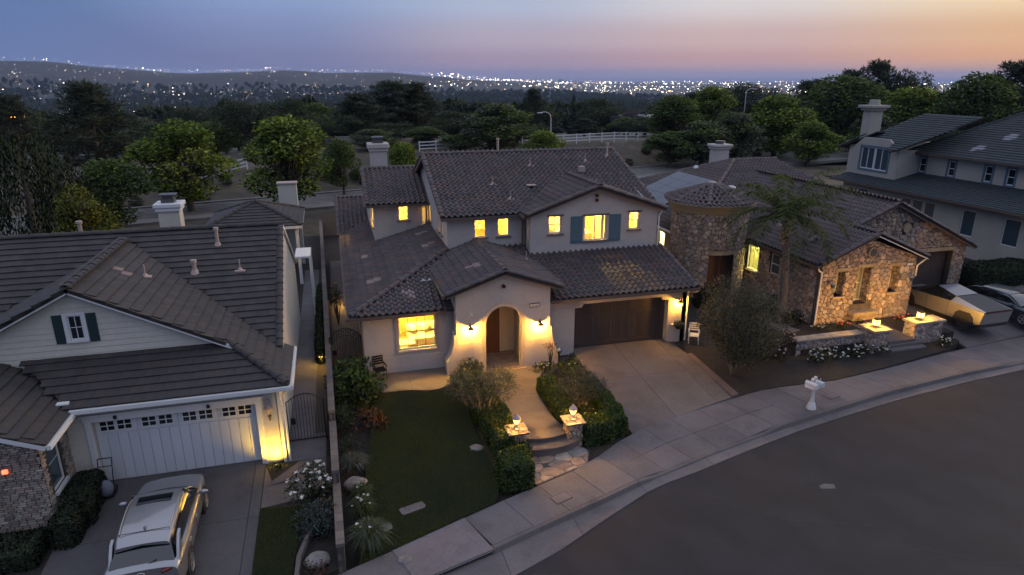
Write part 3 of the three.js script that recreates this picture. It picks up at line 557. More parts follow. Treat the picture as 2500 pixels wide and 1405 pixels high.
// back and side yards, soil under everything
structure('yard', new MB().box(-40, 60, -0.5, -0.06, -57, -27.7), M.soil);
structure('front_bed', sheet([...innerRun(-1.1, 10.4), [10.4, -27.7], [-1.1, -27.7]], (z) => planeY(z, -27.7, -0.1, -20, -0.63)), M.soil);
structure('corner_bed', sheet([[16.15, -22.4], ...innerRun(16.3, 29.5), [31, -24.5], [31, -27.7], [16.15, -27.7]], (z) => planeY(z, -27.7, -0.06, -22, -0.62)), M.soil);
structure('neighbour_yard', new MB().box(-14, -0.9, -0.6, -0.07, -27.7, -21.3), M.soil);
structure('neighbour_front_bed', sheet([...innerRun(-13, -0.7), [-0.7, -21.3], [-13, -21.3]], (z) => planeY(z, -21.3, -0.04, -13, -0.62)), M.soil);
const LAWN = [[-0.15, -16.1], ...innerRun(0.0, 4.2, 4).slice(0), [4.5, -18.2], [4.75, -19.2], [4.6, -20.5], [4.5, -22], [4.6, -23.6], [4.35, -25.2], [3.9, -25.5], [3.4, -25.25], [2.8, -25.45], [2.2, -25.78], [1.7, -25.7], [1.3, -25.6], [0.75, -24.5], [0.6, -22.5], [0.35, -21], [0.25, -19.5], [0.15, -18]];
structure('lawn', sheet(LAWN, (z) => lawnY(z), 0.012), M.turf);
const blade = (() => { const mb = new MB(), r = RNG(3); for (let i = 0; i < 7; i++) { const a = r() * 6.28, d = r() * 0.035, x = Math.cos(a * 3) * d, z = Math.sin(a * 3) * d, h = 0.03 + 0.03 * r(), lx = Math.cos(a) * 0.028, lz = Math.sin(a) * 0.028; mb.tri(V(x - lz * 0.16, 0, z + lx * 0.16), V(x + lz * 0.16, 0, z - lx * 0.16), V(x + lx, h, z + lz)); } return mb.build(); })();
function turfBlades(name, poly, yf, n, seed, label) {
  const xs = poly.map((p) => p[0]), zs = poly.map((p) => p[1]), r = RNG(seed), im = new THREE.InstancedMesh(blade, mat('bladeGreen' + seed, 1, 1, 1, { roughness: 0.8, side: THREE.DoubleSide }), n), m = new THREE.Matrix4(), q = new THREE.Quaternion(), c = new THREE.Color(); let k = 0;
  while (k < n) {
    const x = mix(Math.min(...xs), Math.max(...xs), r()), z = mix(Math.min(...zs), Math.max(...zs), r()); if (!inside(poly, x, z)) continue;
    const p = fbm(x * 0.9, z * 0.9, 77, 3), s = 0.75 + 0.7 * r(); q.setFromAxisAngle(Y1, r() * 6.28); m.compose(V(x, yf(z) + 0.012, z), q, V(s, s * (0.7 + 0.6 * p), s)); im.setMatrixAt(k, m);
    const f = 0.7 + 0.6 * r(); im.setColorAt(k, c.setRGB((0.012 + 0.055 * p) * f, (0.024 + 0.05 * p) * f, 0.009 * f)); k++;
  }
  im.name = name; im.castShadow = im.receiveShadow = true; stuff(im); tag(im, label, 'grass'); scene.add(im);
}
turfBlades('grass', LAWN, lawnY, 60000, 21, 'short green grass covering the curved front lawn');
const STRIP = [[-3.0, -18.9], [-1.75, -18.7], [-1.85, -17], [-2.0, -15.2], [-1.9, -14.2], [-3.0, -14.2]];
structure('grass_strip', sheet(STRIP, (z) => driveLY(z), 0.02), M.turf); turfBlades('grass', STRIP, (z) => driveLY(z) + 0.01, 9000, 22, 'dark grass strip between the neighbouring driveway and the curved planter');
{ // driveway, walk and patios: poured slabs
  const drive = structure('driveway', sheet([[10.45, -27.9], [16.1, -27.9], [15.95, -22.4], [10.6, -20.9]], driveY, -0.05), M.joint), rr = RNG(8);
  const P = (x, z) => V(x, driveY(z) + 0.004, z), g = 0.008;
  const rows = [-27.98, -24.85, -22.4], warm = [M.concreteWarm, mat('concreteW2', 0.14, 0.115, 0.107, { map: T.concrete, bumpMap: T.concreteB, bumpScale: 0.003 }), mat('concreteW3', 0.16, 0.13, 0.118, { map: T.concrete, bumpMap: T.concreteB, bumpScale: 0.003 })];
  const low = (x) => innerZ(x) - 0.01;
  for (const [x0, x1] of [[10.62, 12.9], [12.9, 15.2]]) {
    mesh('concrete_panel', slab(new MB(), ccw([P(x0 + g, rows[0]), P(x1 - g, rows[0]), P(x1 - g, rows[1] - g), P(x0 + g, rows[1] - g)]), 0.1), warm[Math.floor(rr() * 3)], drive);
    mesh('concrete_panel', slab(new MB(), ccw([P(x0 + g, rows[1] + g), P(x1 - g, rows[1] + g), P(x1 - g, low(x1)), P(x0 + g, low(x0))]), 0.1), warm[Math.floor(rr() * 3)], drive);
  }
  mesh('concrete_panel', slab(new MB(), ccw([P(15.2 + g, -27.98), P(15.66, -27.98), P(16.1, -26.2), P(16.05, -24.85 - g), P(15.2 + g, -24.85 - g)]), 0.1), warm[1], drive);
  mesh('concrete_panel', slab(new MB(), ccw([P(15.2 + g, -24.85 + g), P(16.05, -24.85 + g), P(16.0, low(16)), P(15.2 + g, low(15.2))]), 0.1), warm[0], drive);
  mesh('edging', slab(new MB(), ccw([V(16.02, driveY(-26.2) + 0.03, -26.2), V(16.3, driveY(-26.2) + 0.03, -26.2), V(16.45, driveY(-22.42) + 0.03, -22.42), V(16.05, driveY(-22.33) + 0.03, -22.33)]), 0.2), mat('edging', 0.15, 0.105, 0.09, { map: T.concrete }), drive);
  mesh('drive_crack', new MB().box(10.66, 15.6, -0.03, 0.007, -27.97, -27.94), M.joint, drive);
  // entry walk with two curved steps
  const walk = structure('entry_walk', sheet([[5.9, -27.4], [10.4, -27.4], [8.6, -25.4], [7.75, -24.2], [7.7, -22], [7.85, -20.9], [5.95, -20.9], [5.7, -22], [6.0, -24]], () => -0.1), M.joint);
  const arc = (cx, cz, r, a0, a1, y, n = 12) => Array.from({ length: n + 1 }, (_, i) => { const a = mix(a0, a1, i / n); return V(cx + Math.sin(a) * r, y, cz + Math.cos(a) * r); });
  const wy = -0.045;
  const left = (z) => interp([[-27.5, 5.4], [-24.4, 5.85], [-22.6, 5.8], [-20.6, 6.0]].map(([z2, x]) => [z2, x]), z), right = (z) => interp([[-27.5, 9.6], [-25.6, 8.3], [-24.3, 7.68], [-22.4, 7.6], [-20.6, 7.85]], z);
  const zs = [-27.3, -25.4, -24.0, -22.5, -21.05];
  for (let i = 0; i + 1 < zs.length; i++) { const a = zs[i] + 0.006, b = zs[i + 1] - 0.006, L = [], R = []; for (let k = 0; k <= 4; k++) { const z = mix(a, b, k / 4); L.push(V(left(z), wy, z)); R.push(V(right(z), wy, z)); } mesh('concrete_panel', slab(new MB(), ccw([...L, ...R.reverse()]), 0.1), warm[i % 3], walk); }
  const cx = 6.95, cz = -22.4;
  const stepSlab = (r0, r1, y, t) => { const o = arc(cx, cz, r1, -0.62, 0.62, y), i2 = arc(cx, cz, r0, -0.62, 0.62, y).reverse(), mb = new MB(); for (let k = 0; k < 12; k++) slab(mb, ccw([o[k].clone(), o[k + 1].clone(), i2[11 - k].clone(), i2[12 - k].clone()]), t); return mb; };
  mesh('walk_edge', stepSlab(1.25, 1.68, wy, 0.1), M.concreteWarm, walk); mesh('step_nosing', stepSlab(1.68, 1.98, wy - 0.002, 0.06), M.concreteWarm, walk); mesh('step_riser', stepSlab(1.3, 1.93, wy - 0.06, 0.16), M.concreteWarm, walk);
  mesh('step_nosing', stepSlab(1.6, 2.42, wy - 0.2, 0.06), M.concreteWarm, walk); mesh('step_riser', stepSlab(1.5, 2.36, wy - 0.26, 0.3), M.concreteWarm, walk);
  // flagstone landing by the sidewalk
  const land = structure('flagstone_landing', sheet([[5.95, -18.42], [8.1, -19.18], [8.5, -20.0], [8.0, -20.85], [6.0, -20.6], [5.6, -19.2]], () => -0.585), M.joint);
  const sw = new Stonework(88, [[0.34, 0.24, 0.19], [0.40, 0.31, 0.24], [0.30, 0.23, 0.20], [0.37, 0.26, 0.19], [0.27, 0.24, 0.23], [0.42, 0.34, 0.27]]);
  sw.face([[5.9, 18.44], [8.08, 19.2], [8.45, 20.0], [8.0, 20.8], [6.0, 20.6], [5.6, 19.2]], [], (u, v, w) => V(u, -0.585 + w * 0.55, -v), 0.62, 0.5, 0.006);
  sw.finish(land, 300, 'flagstone');
  // patio under the front window
  const pat = structure('patio', sheet([[0.7, -27.65], [4.8, -27.65], [4.6, -26.3], [4.35, -25.75], [3.8, -25.45], [3.4, -25.4], [2.7, -25.6], [2.2, -25.85], [0.7, -25.7]], () => -0.05), M.joint);
  mesh('concrete_panel', slab(new MB(), ccw([V(0.75, -0.02, -27.64), V(2.6, -0.02, -27.64), V(2.6, -0.02, -25.66), V(2.2, -0.02, -25.83), V(1.4, -0.02, -25.72), V(0.75, -0.02, -25.7)]), 0.09), warm[0], pat);
  mesh('concrete_panel', slab(new MB(), ccw([V(2.615, -0.02, -27.64), V(4.85, -0.02, -27.64), V(4.75, -0.02, -26.6), V(4.45, -0.02, -25.95), V(4.1, -0.02, -25.62), V(3.6, -0.02, -25.42), V(3.2, -0.02, -25.44), V(2.615, -0.02, -25.65)]), 0.09), warm[2], pat);
  // neighbour's driveway
  const olds = [M.concreteOld, mat('concreteOld2', 0.092, 0.085, 0.087, { map: T.concrete, bumpMap: T.concreteB, bumpScale: 0.003 })];
  const dl = structure('driveway', sheet([[-8.7, -21.6], [-3.0, -21.6], [-3.0, innerZ(-3) - 0.02], [-8.7, innerZ(-8.7) - 0.02]], driveLY, -0.05), M.joint), Q = (x, z) => V(x, driveLY(z) + 0.004, z);
  for (const [x0, x1] of [[-8.6, -5.9], [-5.9, -3.35], [-3.35, -3.02]]) for (const [z0, z1] of [[-21.6, -18.6], [-18.6, -15.3], [-15.3, 0]]) { const za = (x) => Math.min(z1, innerZ(x) - 0.02); mesh('concrete_panel', slab(new MB(), ccw([Q(x0 + g, z0 + g), Q(x1 - g, z0 + g), Q(x1 - g, za(x1) - g), Q(x0 + g, za(x0) - g)]), 0.1), olds[Math.floor(rr() * 2)], dl); }
  // side paths
  const sp = structure('side_path', new MB().box(-2.35, -0.98, -0.4, -0.055, -46, -21.2), M.joint);
  for (let z = -46; z < -23; z += 2.6) mesh('concrete_panel', new MB().box(-2.33, -1.4, -0.2, -0.03, z + 0.01, z + 2.59), concretes[Math.floor(rr() * 3)], sp);
  mesh('concrete_panel', new MB().box(-2.3, -1.0, -0.2, -0.028, -22.99, -21.25), concretes[2], sp);
  mesh('concrete_panel', slab(new MB(), ccw([V(-3.0, -0.03, -21.2), V(-2.75, -0.03, -20.2), V(-2.3, -0.03, -20.1), V(-1.95, -0.028, -20.5), V(-1.9, -0.028, -21.2), V(-1.0, -0.028, -21.24), V(-1.0, -0.1, -19.9), V(-1.4, -0.14, -19.2), V(-3.0, -0.16, -18.95), V(-3.0, -0.09, -20)]), 0.1), warm[1], sp);
  const sp2 = structure('side_path', new MB().box(-0.7, 0.74, -0.4, -0.05, -48, -28.6), M.joint);
  for (let z = -48; z < -29; z += 2.4) mesh('concrete_panel', new MB().box(-0.62, 0.72, -0.2, -0.028, z + 0.01, z + 2.39), warm[Math.floor(rr() * 3)], sp2);
  // neighbour terrace to the right: raised walk and steps
  const tr = structure('terrace', new MB().box(21.6, 31.0, -0.6, -0.02, -27.9, -24.9), M.soil);
  mesh('concrete_panel', new MB().box(26.5, 28.2, -0.3, 0.005, -27.7, -24.6), M.concreteWarm, tr);
  mesh('concrete_panel', slab(new MB(), ccw([V(20.6, 0.01, -30.4), V(21.4, 0.01, -30.6), V(23.3, 0.01, -27.2), V(22.4, 0.01, -26.9)]), 0.3), M.concrete, tr);
  for (let k = 0; k < 3; k++) mesh('step', new MB().cbox(26.35 + k * 0.05, 28.6 - k * 0.02, -0.75, -0.15 - (2 - k) * 0.15 + 0.0, -24.75, -23.95 - (k) * 0.27, 0.02), concretes[k], tr);
  // driveway of the house to the right
  const dr = structure('driveway', sheet([[31.0, -30], [42, -30], [42, innerZ(42) - 0.02], [31.0, innerZ(31) - 0.02]], (z) => planeY(z, -30, 0.35, -24, -0.585), -0.05), M.joint), R2 = (x, z) => V(x, planeY(z, -30, 0.35, -24, -0.585) + 0.004, z);
  for (const [x0, x1] of [[31.02, 34.2], [34.2, 37.8], [37.8, 42]]) for (const [z0, z1] of [[-30, -27], [-27, -20]]) { const za = (x) => Math.min(z1, innerZ(x) - 0.02); mesh('concrete_panel', slab(new MB(), ccw([R2(x0 + g, z0 + g), R2(x1 - g, z0 + g), R2(x1 - g, za(x1) - g), R2(x0 + g, za(x0) - g)]), 0.1), concretes[Math.floor(rr() * 3)], dr); }
}
{ // road behind the houses with its kerb and far sidewalk
  const strip = (o0, o1, y, x0 = -70, x1 = 120) => { const mb = new MB(); for (let x = x0; x < x1; x += 5) slab(mb, ccw([V(x, y, ROADZ(x) + o0), V(x + 5, y, ROADZ(x + 5) + o0), V(x + 5, y, ROADZ(x + 5) + o1), V(x, y, ROADZ(x) + o1)]), 0.4); return mb; };
  structure('rear_road', strip(3.6, -3.6, -0.15), mat('roadRear', 0.13, 0.125, 0.12, { map: T.asphalt }));
  structure('rear_sidewalk', strip(5.6, 3.62, -0.02), M.roadFar); structure('rear_kerb', strip(-3.62, -4.3, -0.02), M.roadFar);
}
// ---------------------------------------------------------------- the two-storey stucco house in the middle
const hitPlane = (px, py, p, n) => { const d = pixelRay(px, py); return CAM.clone().addScaledVector(d, p.clone().sub(CAM).dot(n) / d.dot(n)); };
Roof.prototype.plane = function (o, u, v, poly) { this.deck.prism(poly, o, u.clone().normalize(), v.clone().normalize(), -0.12, 0.03); return this; };
const eaveGutter = (parent, a, b, m = M.fascia, name = 'gutter') => mesh(name, new MB().beam(a, b, 0.12, 0.13), m, parent);
function pipe(parent, pts, m, r = 0.04, name = 'downspout') { const mb = new MB(); for (let i = 0; i + 1 < pts.length; i++) { mb.cyl(pts[i], pts[i + 1], r, r, 8); if (i) mb.ball(pts[i], r * 1.02, 8, 6); } return mesh(name, mb, m, parent); }
function roofVent(parent, p, h = 0.55, r = 0.06, m = M.ventTan) { return mesh('vent_pipe', new MB().cyl(p, p.clone().add(V(0, h, 0)), r, r, 10).cyl(p.clone().add(V(0, h - 0.02, 0)), p.clone().add(V(0, h + 0.09, 0)), r * 1.5, r * 1.45, 10).cyl(p.clone().add(V(0, -0.08, 0)), p.clone().add(V(0, 0.12, 0)), r * 2.6, r * 1.2, 12), m, parent); }
function thinVent(parent, p, m = M.ventTan) { return mesh('vent_pipe', new MB().cyl(p, p.clone().add(V(0, 0.42, 0)), 0.025, 0.025, 8).cyl(p.clone().add(V(0, -0.06, 0)), p.clone().add(V(0, 0.08, 0)), 0.15, 0.05, 10).box(p.x - 0.2, p.x + 0.2, p.y - 0.08, p.y - 0.02, p.z - 0.1, p.z + 0.16), m, parent); }
glow('lanternGlow', 1, 0.60, 0.12, 4.5); glow('globeGlow', 1, 0.55, 0.09, 2.6);
const tubeVent = (p) => new MB().geo(new THREE.LatheGeometry([[0.06, -0.25], [0.06, 0.13], [0.085, 0.13], [0.085, -0.02]].map(([x, y]) => new THREE.Vector2(x, y)), 16), new THREE.Matrix4().makeRotationX(Math.PI / 2).setPosition(p)).geo(new THREE.CircleGeometry(0.06, 12), new THREE.Matrix4().setPosition(p.clone().add(V(0, 0, 0.004))));
function wallLantern(p, n, label, cd, group) { // bell-capped wall lantern: p on the wall
  const t = thing('wall_lantern', label, 'lantern', p, group), c = p.clone().addScaledVector(n, 0.22);
  mesh('wall_plate', new MB().beam(p.clone().add(V(0, -0.10, 0)), p.clone().add(V(0, 0.14, 0)), 0.11, 0.03, n), M.bronze, t);
  mesh('bracket', new MB().tube([p.clone().add(V(0, 0.1, 0)), p.clone().addScaledVector(n, 0.12).add(V(0, 0.30, 0)), c.clone().add(V(0, 0.27, 0))], 0.014, 10, 6), M.bronze, t);
  mesh('lantern_cap', new MB().lathe([[0.001, 0.25], [0.03, 0.22], [0.05, 0.16], [0.10, 0.10], [0.155, 0.055], [0.15, 0.045], [0.05, 0.05]], c, 16), M.bronze, t);
  const g = mesh('lantern_globe', new MB().lathe([[0.035, -0.15], [0.075, -0.12], [0.095, -0.04], [0.085, 0.045]], c, 14), M.lanternGlow, t);
  mesh('finial', new MB().cyl(c.clone().add(V(0, -0.22, 0)), c.clone().add(V(0, -0.15, 0)), 0.008, 0.04, 8).ball(c.clone().add(V(0, -0.22, 0)), 0.016), M.bronze, t);
  lampLight(t, c.clone().add(V(0, -0.04, 0)), cd, [1, 0.47, 0.055], 2); return t;
}
{
  const H = thing('stucco_house', 'two-storey cream stucco house with brown barrel-tile roof, arched entry and blue shutters', 'house', V(8, 0, -30));
  const s = 0.274, k = Math.hypot(1, s), F = (x, z) => frameOf(V(x, 0, z), X1), L = (x, z) => frameOf(V(x, 0, z), Z1), R = (x, z) => frameOf(V(x, 0, z), V(0, 0, -1));
  // ground floor walls
  const fl = F(0.75, -27.65);
  wall(H, fl, rect(0, 4.0, -0.2, 2.92), [rect(1.52, 3.24, 0.98, 2.64)], M.stucco);
  mesh('wall_base', new MB().box(0.73, 4.75, -0.2, 0.72, -27.66, -27.615), M.stucco, H);
  wall(H, L(0.75, -48), rect(0, 20.15, -0.2, 2.95), [], M.stucco);
  const fg = F(9.1, -27.65);
  wall(H, fg, rect(0, 7.5, -0.2, 2.96), [[[1.58, -0.19], [6.55, -0.19], [6.55, 2.24], [6.22, 2.26], [6.12, 2.42], [2.02, 2.42], [1.94, 2.26], [1.58, 2.24]]], M.stucco, 0.36);
  mesh('wall_base', new MB().box(9.45, 10.62, -0.2, 0.72, -27.66, -27.615), M.stucco, H);
  wall(H, R(16.6, -27.65), rect(0, 20, -0.2, 2.95), [], M.stucco);
  mesh('wall', new MB().box(0.8, 16.55, -0.2, 2.95, -48.2, -48), M.stucco, H);
  // entry block
  const fe = F(4.75, -26.7), arch = [[1.33, -0.19], [2.99, -0.19]]; for (let i = 0; i <= 16; i++) { const a = Math.PI * i / 16; arch.push([2.16 + 0.83 * Math.cos(a), 2.2 + 0.83 * Math.sin(a)]); }
  wall(H, fe, [[0, -0.2], [4.35, -0.2], [4.35, 3.78], [2.15, 4.53], [0, 3.78]], [arch], M.stucco, 0.32);
  mesh('wall', new MB().box(4.75, 4.95, -0.2, 3.8, -30.4, -27.03), M.stucco, H); mesh('wall', new MB().box(8.9, 9.1, -0.2, 3.8, -30.4, -27.03), M.stucco, H);
  { // moulded surround of the arch
    const o = [[1.16, -0.1]], q = [[1.33, -0.1]]; for (let i = 16; i >= 0; i--) { const a = Math.PI * i / 16; o.push([2.16 + 1.0 * Math.cos(a), 2.2 + 1.0 * Math.sin(a)]); q.push([2.16 + 0.83 * Math.cos(a), 2.2 + 0.83 * Math.sin(a)]); } o.push([3.16, -0.1]); q.push([2.99, -0.1]);
    mesh('arch_surround', new MB().prism([...o, ...q.reverse()], fe.o, fe.u, fe.v, -0.05, 0.045), mat('archTrim', 0.46, 0.40, 0.34, { map: T.stucco }), H);
    const bL = [[0, -0.2], [0, 1.86], [-0.1, 1.84]], bR = []; for (let i = 0; i <= 8; i++) { const t = i / 8; bL.push([-0.1 - 0.34 * t * t, mix(1.8, 0.55, t)]); } bL.push([-0.46, -0.2]);
    mesh('buttress', new MB().prism(bL.slice().reverse(), fe.o, fe.u, fe.v, -0.62, -0.004), M.stucco, H); mesh('buttress', new MB().prism(bL.map(([x, y]) => [4.35 - x, y]), fe.o, fe.u, fe.v, -0.62, -0.004), M.stucco, H);
  }
  { // porch behind the arch
    const tan = mat('porchWall', 0.50, 0.44, 0.36, { map: T.stucco });
    mesh('porch_wall', new MB().box(5.65, 5.75, -0.1, 3.15, -28.7, -27.04).box(7.95, 8.05, -0.1, 3.15, -28.7, -27.04).box(5.65, 8.05, -0.1, 3.15, -28.85, -28.7).box(5.65, 8.05, 3.15, 3.25, -28.85, -27.04), tan, H);
    mesh('porch_floor', new MB().box(5.76, 7.94, -0.15, -0.01, -28.69, -26.5), mat('porchFloor', 0.36, 0.25, 0.17, { map: T.stone }), H);
    const d = mesh('front_door', new MB().cbox(6.0, 7.08, 0.0, 2.5, -28.7, -28.62, 0.012), M.doorWood, H, 'dark red-brown panelled front door');
    for (const [y0, y1] of [[0.18, 0.95], [1.08, 1.7], [1.83, 2.36]]) for (const [x0, x1] of [[6.12, 6.49], [6.59, 6.96]]) mesh('door_panel', new MB().cbox(x0, x1, y0, y1, -28.625, -28.6, 0.012), M.doorWood, d);
    mesh('door_handle', new MB().cyl(V(6.98, 0.95, -28.57), V(6.98, 1.2, -28.57), 0.014, 0.014, 8), M.bronze, d);
    mesh('door_frame', new MB().box(5.9, 6.0, 0, 2.6, -28.7, -28.6).box(7.08, 7.2, 0, 2.6, -28.7, -28.6).box(6.0, 7.08, 2.5, 2.6, -28.7, -28.6), M.doorWood, H);
    const w = thing('wreath', 'small leafy wreath hanging on the red-brown front door', 'wreath', V(6.35, 2.0, -28.58)); const mb = new MB(), r = RNG(4); for (let i = 0; i < 70; i++) { const a = r() * 6.28, rr = 0.16 + 0.04 * r(), c = V(6.35 + Math.cos(a) * rr, 2.0 + Math.sin(a) * rr, -28.57 + 0.03 * r()); mb.quad(c, c.clone().add(V(0.05 * r(), 0.02, 0.02)), c.clone().add(V(0.06 * r(), 0.06, 0.03)), c.clone().add(V(0, 0.05, 0.01))); } mesh('foliage', mb, M.leafDark, w);
    const pl = thing('porch_lamp', 'small lit lamp under the porch ceiling behind the arch', 'lamp', V(7.2, 3.1, -27.75)); mesh('lamp_globe', new MB().ball(V(7.2, 3.02, -27.75), 0.09, 12, 8), M.lanternGlow, pl); mesh('lamp_mount', new MB().cyl(V(7.2, 3.10, -27.75), V(7.2, 3.149, -27.75), 0.06, 0.06, 10), M.bronze, pl); lampLight(pl, V(7.2, 3.02, -27.75), 20, [1, 0.42, 0.05], 2);
  }
  // garage door of vertical planks
  const gd = mesh('garage_door', new MB().box(10.69, 15.64, -0.02, 2.45, -28.06, -28.02), M.garageBrown, H, 'wide dark brown plank garage door');
  { const r = RNG(2), n = 30, ms = [0, 1, 2].map((i) => mat('plank' + i, 0.062 * (0.88 + 0.1 * i), 0.047 * (0.88 + 0.1 * i), 0.042 * (0.88 + 0.1 * i), { roughness: 0.5, map: T.wood })); for (let i = 0; i < n; i++) { const a = mix(10.7, 15.63, i / n) + 0.006, b = mix(10.7, 15.63, (i + 1) / n) - 0.006; mesh('plank', new MB().box(a, b, 0.0, 2.44, -28.02, -28.0 + 0.004 * r()), ms[Math.floor(r() * 3)], gd); } mesh('rail', new MB().box(10.7, 15.63, 1.66, 1.78, -27.995, -27.975), ms[1], gd); mesh('rail', new MB().box(10.7, 15.63, 0.1, 0.28, -27.995, -27.975), ms[1], gd); }
  // upper walls
  const fm = F(5.4, -32.2); wall(H, fm, rect(0, 4.1, 3.9, 6.02), [rect(1.40, 2.03, 4.9, 5.84), rect(2.63, 3.25, 4.9, 5.84)], M.stucco);
  const fu = F(9.5, -31.2); wall(H, fu, [[0, 3.8], [7.1, 3.8], [7.1, 6.14], [3.55, 7.34], [0, 6.14]], [rect(1.0, 1.69, 5.08, 6.0), rect(2.92, 4.2, 4.6, 5.93), rect(5.45, 6.06, 5.07, 6.0)], M.stucco, 0.26);
  mesh('wall', new MB().box(9.5, 9.7, 3.8, 6.1, -32.0, -31.46), M.stucco, H);
  const lw = L(5.4, -45), gableL = [[0, 3.4], [12.6, 3.4], [12.6, 6.02], [6.7, 8.28], [0, 6.02]];
  wall(H, lw, gableL, [rect(10.75, 11.32, 4.76, 5.74), rect(9.75, 10.32, 4.76, 5.72), rect(6.75, 7.3, 4.68, 5.62)], M.stucco);
  wall(H, R(16.6, -31.46), [[0, 2.9], [13.5, 2.9], [13.5, 6.02], [6.84, 8.3], [0, 6.1]], [], M.stucco);
  mesh('wall', new MB().box(2.2, 16.5, 2.9, 6.0, -45.2, -45), M.stucco, H);
  const fw = F(2.15, -38.5); wall(H, fw, rect(0, 3.05, 3.1, 5.72), [rect(1.43, 2.03, 4.7, 5.6)], M.stucco);
  const ww = L(2.15, -46.5); wall(H, ww, [[0, 3.0], [7.8, 3.0], [7.8, 5.75], [4.0, 7.1], [0, 5.75]], [rect(5.1, 7.45, 4.25, 5.36)], M.stucco);
  // windows
  const lit = { set: 0.14, over: 0.1 };
  windowIn(H, fl, 1.52, 3.24, 0.98, 2.64, { set: 0.12, cols: 4, rows: 2, frame: 0.075, sill: 0.06, over: 0.02, tm: M.stucco, sillOut: 0.05, mm: M.trimBrown, label: 'large white-framed front window with dark muntins, lit from inside' });
  { const tr = mat('windowTrim', 0.40, 0.33, 0.27, { map: T.stucco }), mb = new MB(); for (const q of [[1.42, 1.52, 0.86, 2.74], [3.24, 3.36, 0.86, 2.74], [1.52, 3.24, 2.64, 2.74], [1.52, 3.24, 0.86, 0.918]]) fbox(mb, fl, q[0], q[1], q[2], q[3], -0.02, 0.045); mesh('window_trim', mb, tr, H); }
  windowIn(H, fm, 1.40, 2.03, 4.9, 5.84, { ...lit, set: 0.06, mid: null, cols: 1, rows: 1 }); windowIn(H, fm, 2.63, 3.25, 4.9, 5.84, { ...lit, set: 0.06 });
  windowIn(H, fu, 1.0, 1.69, 5.08, 6.0, { ...lit, mid: 'h', lintel: 0.08 }); windowIn(H, fu, 2.92, 4.2, 4.6, 5.93, { ...lit, mid: 'v', cols: 4, lintel: 0.08 }); windowIn(H, fu, 5.45, 6.06, 5.07, 6.0, { ...lit, mid: 'h', lintel: 0.08 });
  windowIn(H, lw, 10.75, 11.32, 4.76, 5.74, { set: 0.07 }); windowIn(H, lw, 9.75, 10.32, 4.76, 5.72, { set: 0.07 }); windowIn(H, lw, 6.75, 7.3, 4.68, 5.62, { set: 0.07 });
  windowIn(H, fw, 1.43, 2.03, 4.7, 5.6, { set: 0.08, mid: 'h' }); windowIn(H, ww, 5.1, 7.45, 4.25, 5.36, { set: 0.09, cols: 3, rows: 2 });
  for (const [a, b] of [[2.18, 2.83], [4.32, 4.97]]) { // board-and-batten shutters
    const sh = mesh('shutter', fbox(new MB(), fu, a, b, 4.52, 5.94, 0.005, 0.03), M.shutterBlue, H, 'slate-blue board and batten shutter');
    for (let i = 0; i < 4; i++) fbox2(sh, 'board', fu, mix(a, b, i / 4) + 0.004, mix(a, b, (i + 1) / 4) - 0.004, 4.52, 5.94, 0.03, 0.048, M.shutterBlue);
    for (const v of [4.64, 5.62]) fbox2(sh, 'batten', fu, a + 0.01, b - 0.01, v, v + 0.13, 0.048, 0.07, M.shutterBlue);
  }
  for (const y of [6.98, 6.74]) { mesh('gable_vent', tubeVent(V(13.05, y, -31.2)), M.terracotta, H); }
  mesh('gable_vent', tubeVent(V(6.9, 3.98, -26.7)), M.terracotta, H);
  // lit rooms
  room(H, 1.1, 4.6, 0.35, 2.8, -31.2, -27.86, ['z1']); ceilingLamp(H, V(3.0, 2.79, -29.4), 26);
  { const f = mesh('sofa', new MB().cbox(2.9, 4.4, 0.4, 0.85, -30.4, -29.4, 0.06).cbox(2.9, 4.4, 0.85, 1.25, -30.6, -30.2, 0.08), M.cushion, H); mesh('cushion', new MB().ball(V(3.2, 1.1, -30), 0.22, 10, 8), M.cushion, f); mesh('cushion', new MB().ball(V(3.8, 1.12, -30), 0.24, 10, 8), M.cushion, f);
    const sf = mesh('shelf_unit', new MB().box(1.75, 2.2, 0.4, 1.5, -29.6, -28.3).box(1.75, 2.2, 1.75, 1.8, -29.6, -28.3), M.furniture, H); mesh('potted_plant', new MB().cyl(V(1.98, 1.8, -28.7), V(1.98, 1.98, -28.7), 0.06, 0.08, 10).cyl(V(1.98, 1.98, -28.7), V(1.9, 2.25, -28.65), 0.03, 0.005).cyl(V(1.98, 1.98, -28.7), V(2.1, 2.22, -28.7), 0.03, 0.005), M.leafDark, sf);
    mesh('desk', new MB().box(2.25, 3.1, 1.0, 1.05, -28.9, -28.2), M.furniture, H); mesh('picture', new MB().box(2.6, 3.9, 2.35, 2.5, -31.18, -31.15), M.furnDark, H); mesh('wainscot', new MB().box(1.12, 4.58, 0.36, 1.35, -31.19, -31.16), mat('wainscot', 0.5, 0.36, 0.16), H); }
  room(H, 5.62, 9.3, 3.95, 6.0, -38.2, -32.42, ['z1', 'x0']); ceilingLamp(H, V(8.3, 5.98, -34.2), 20); ceilingLamp(H, V(6.4, 5.98, -36.6), 14);
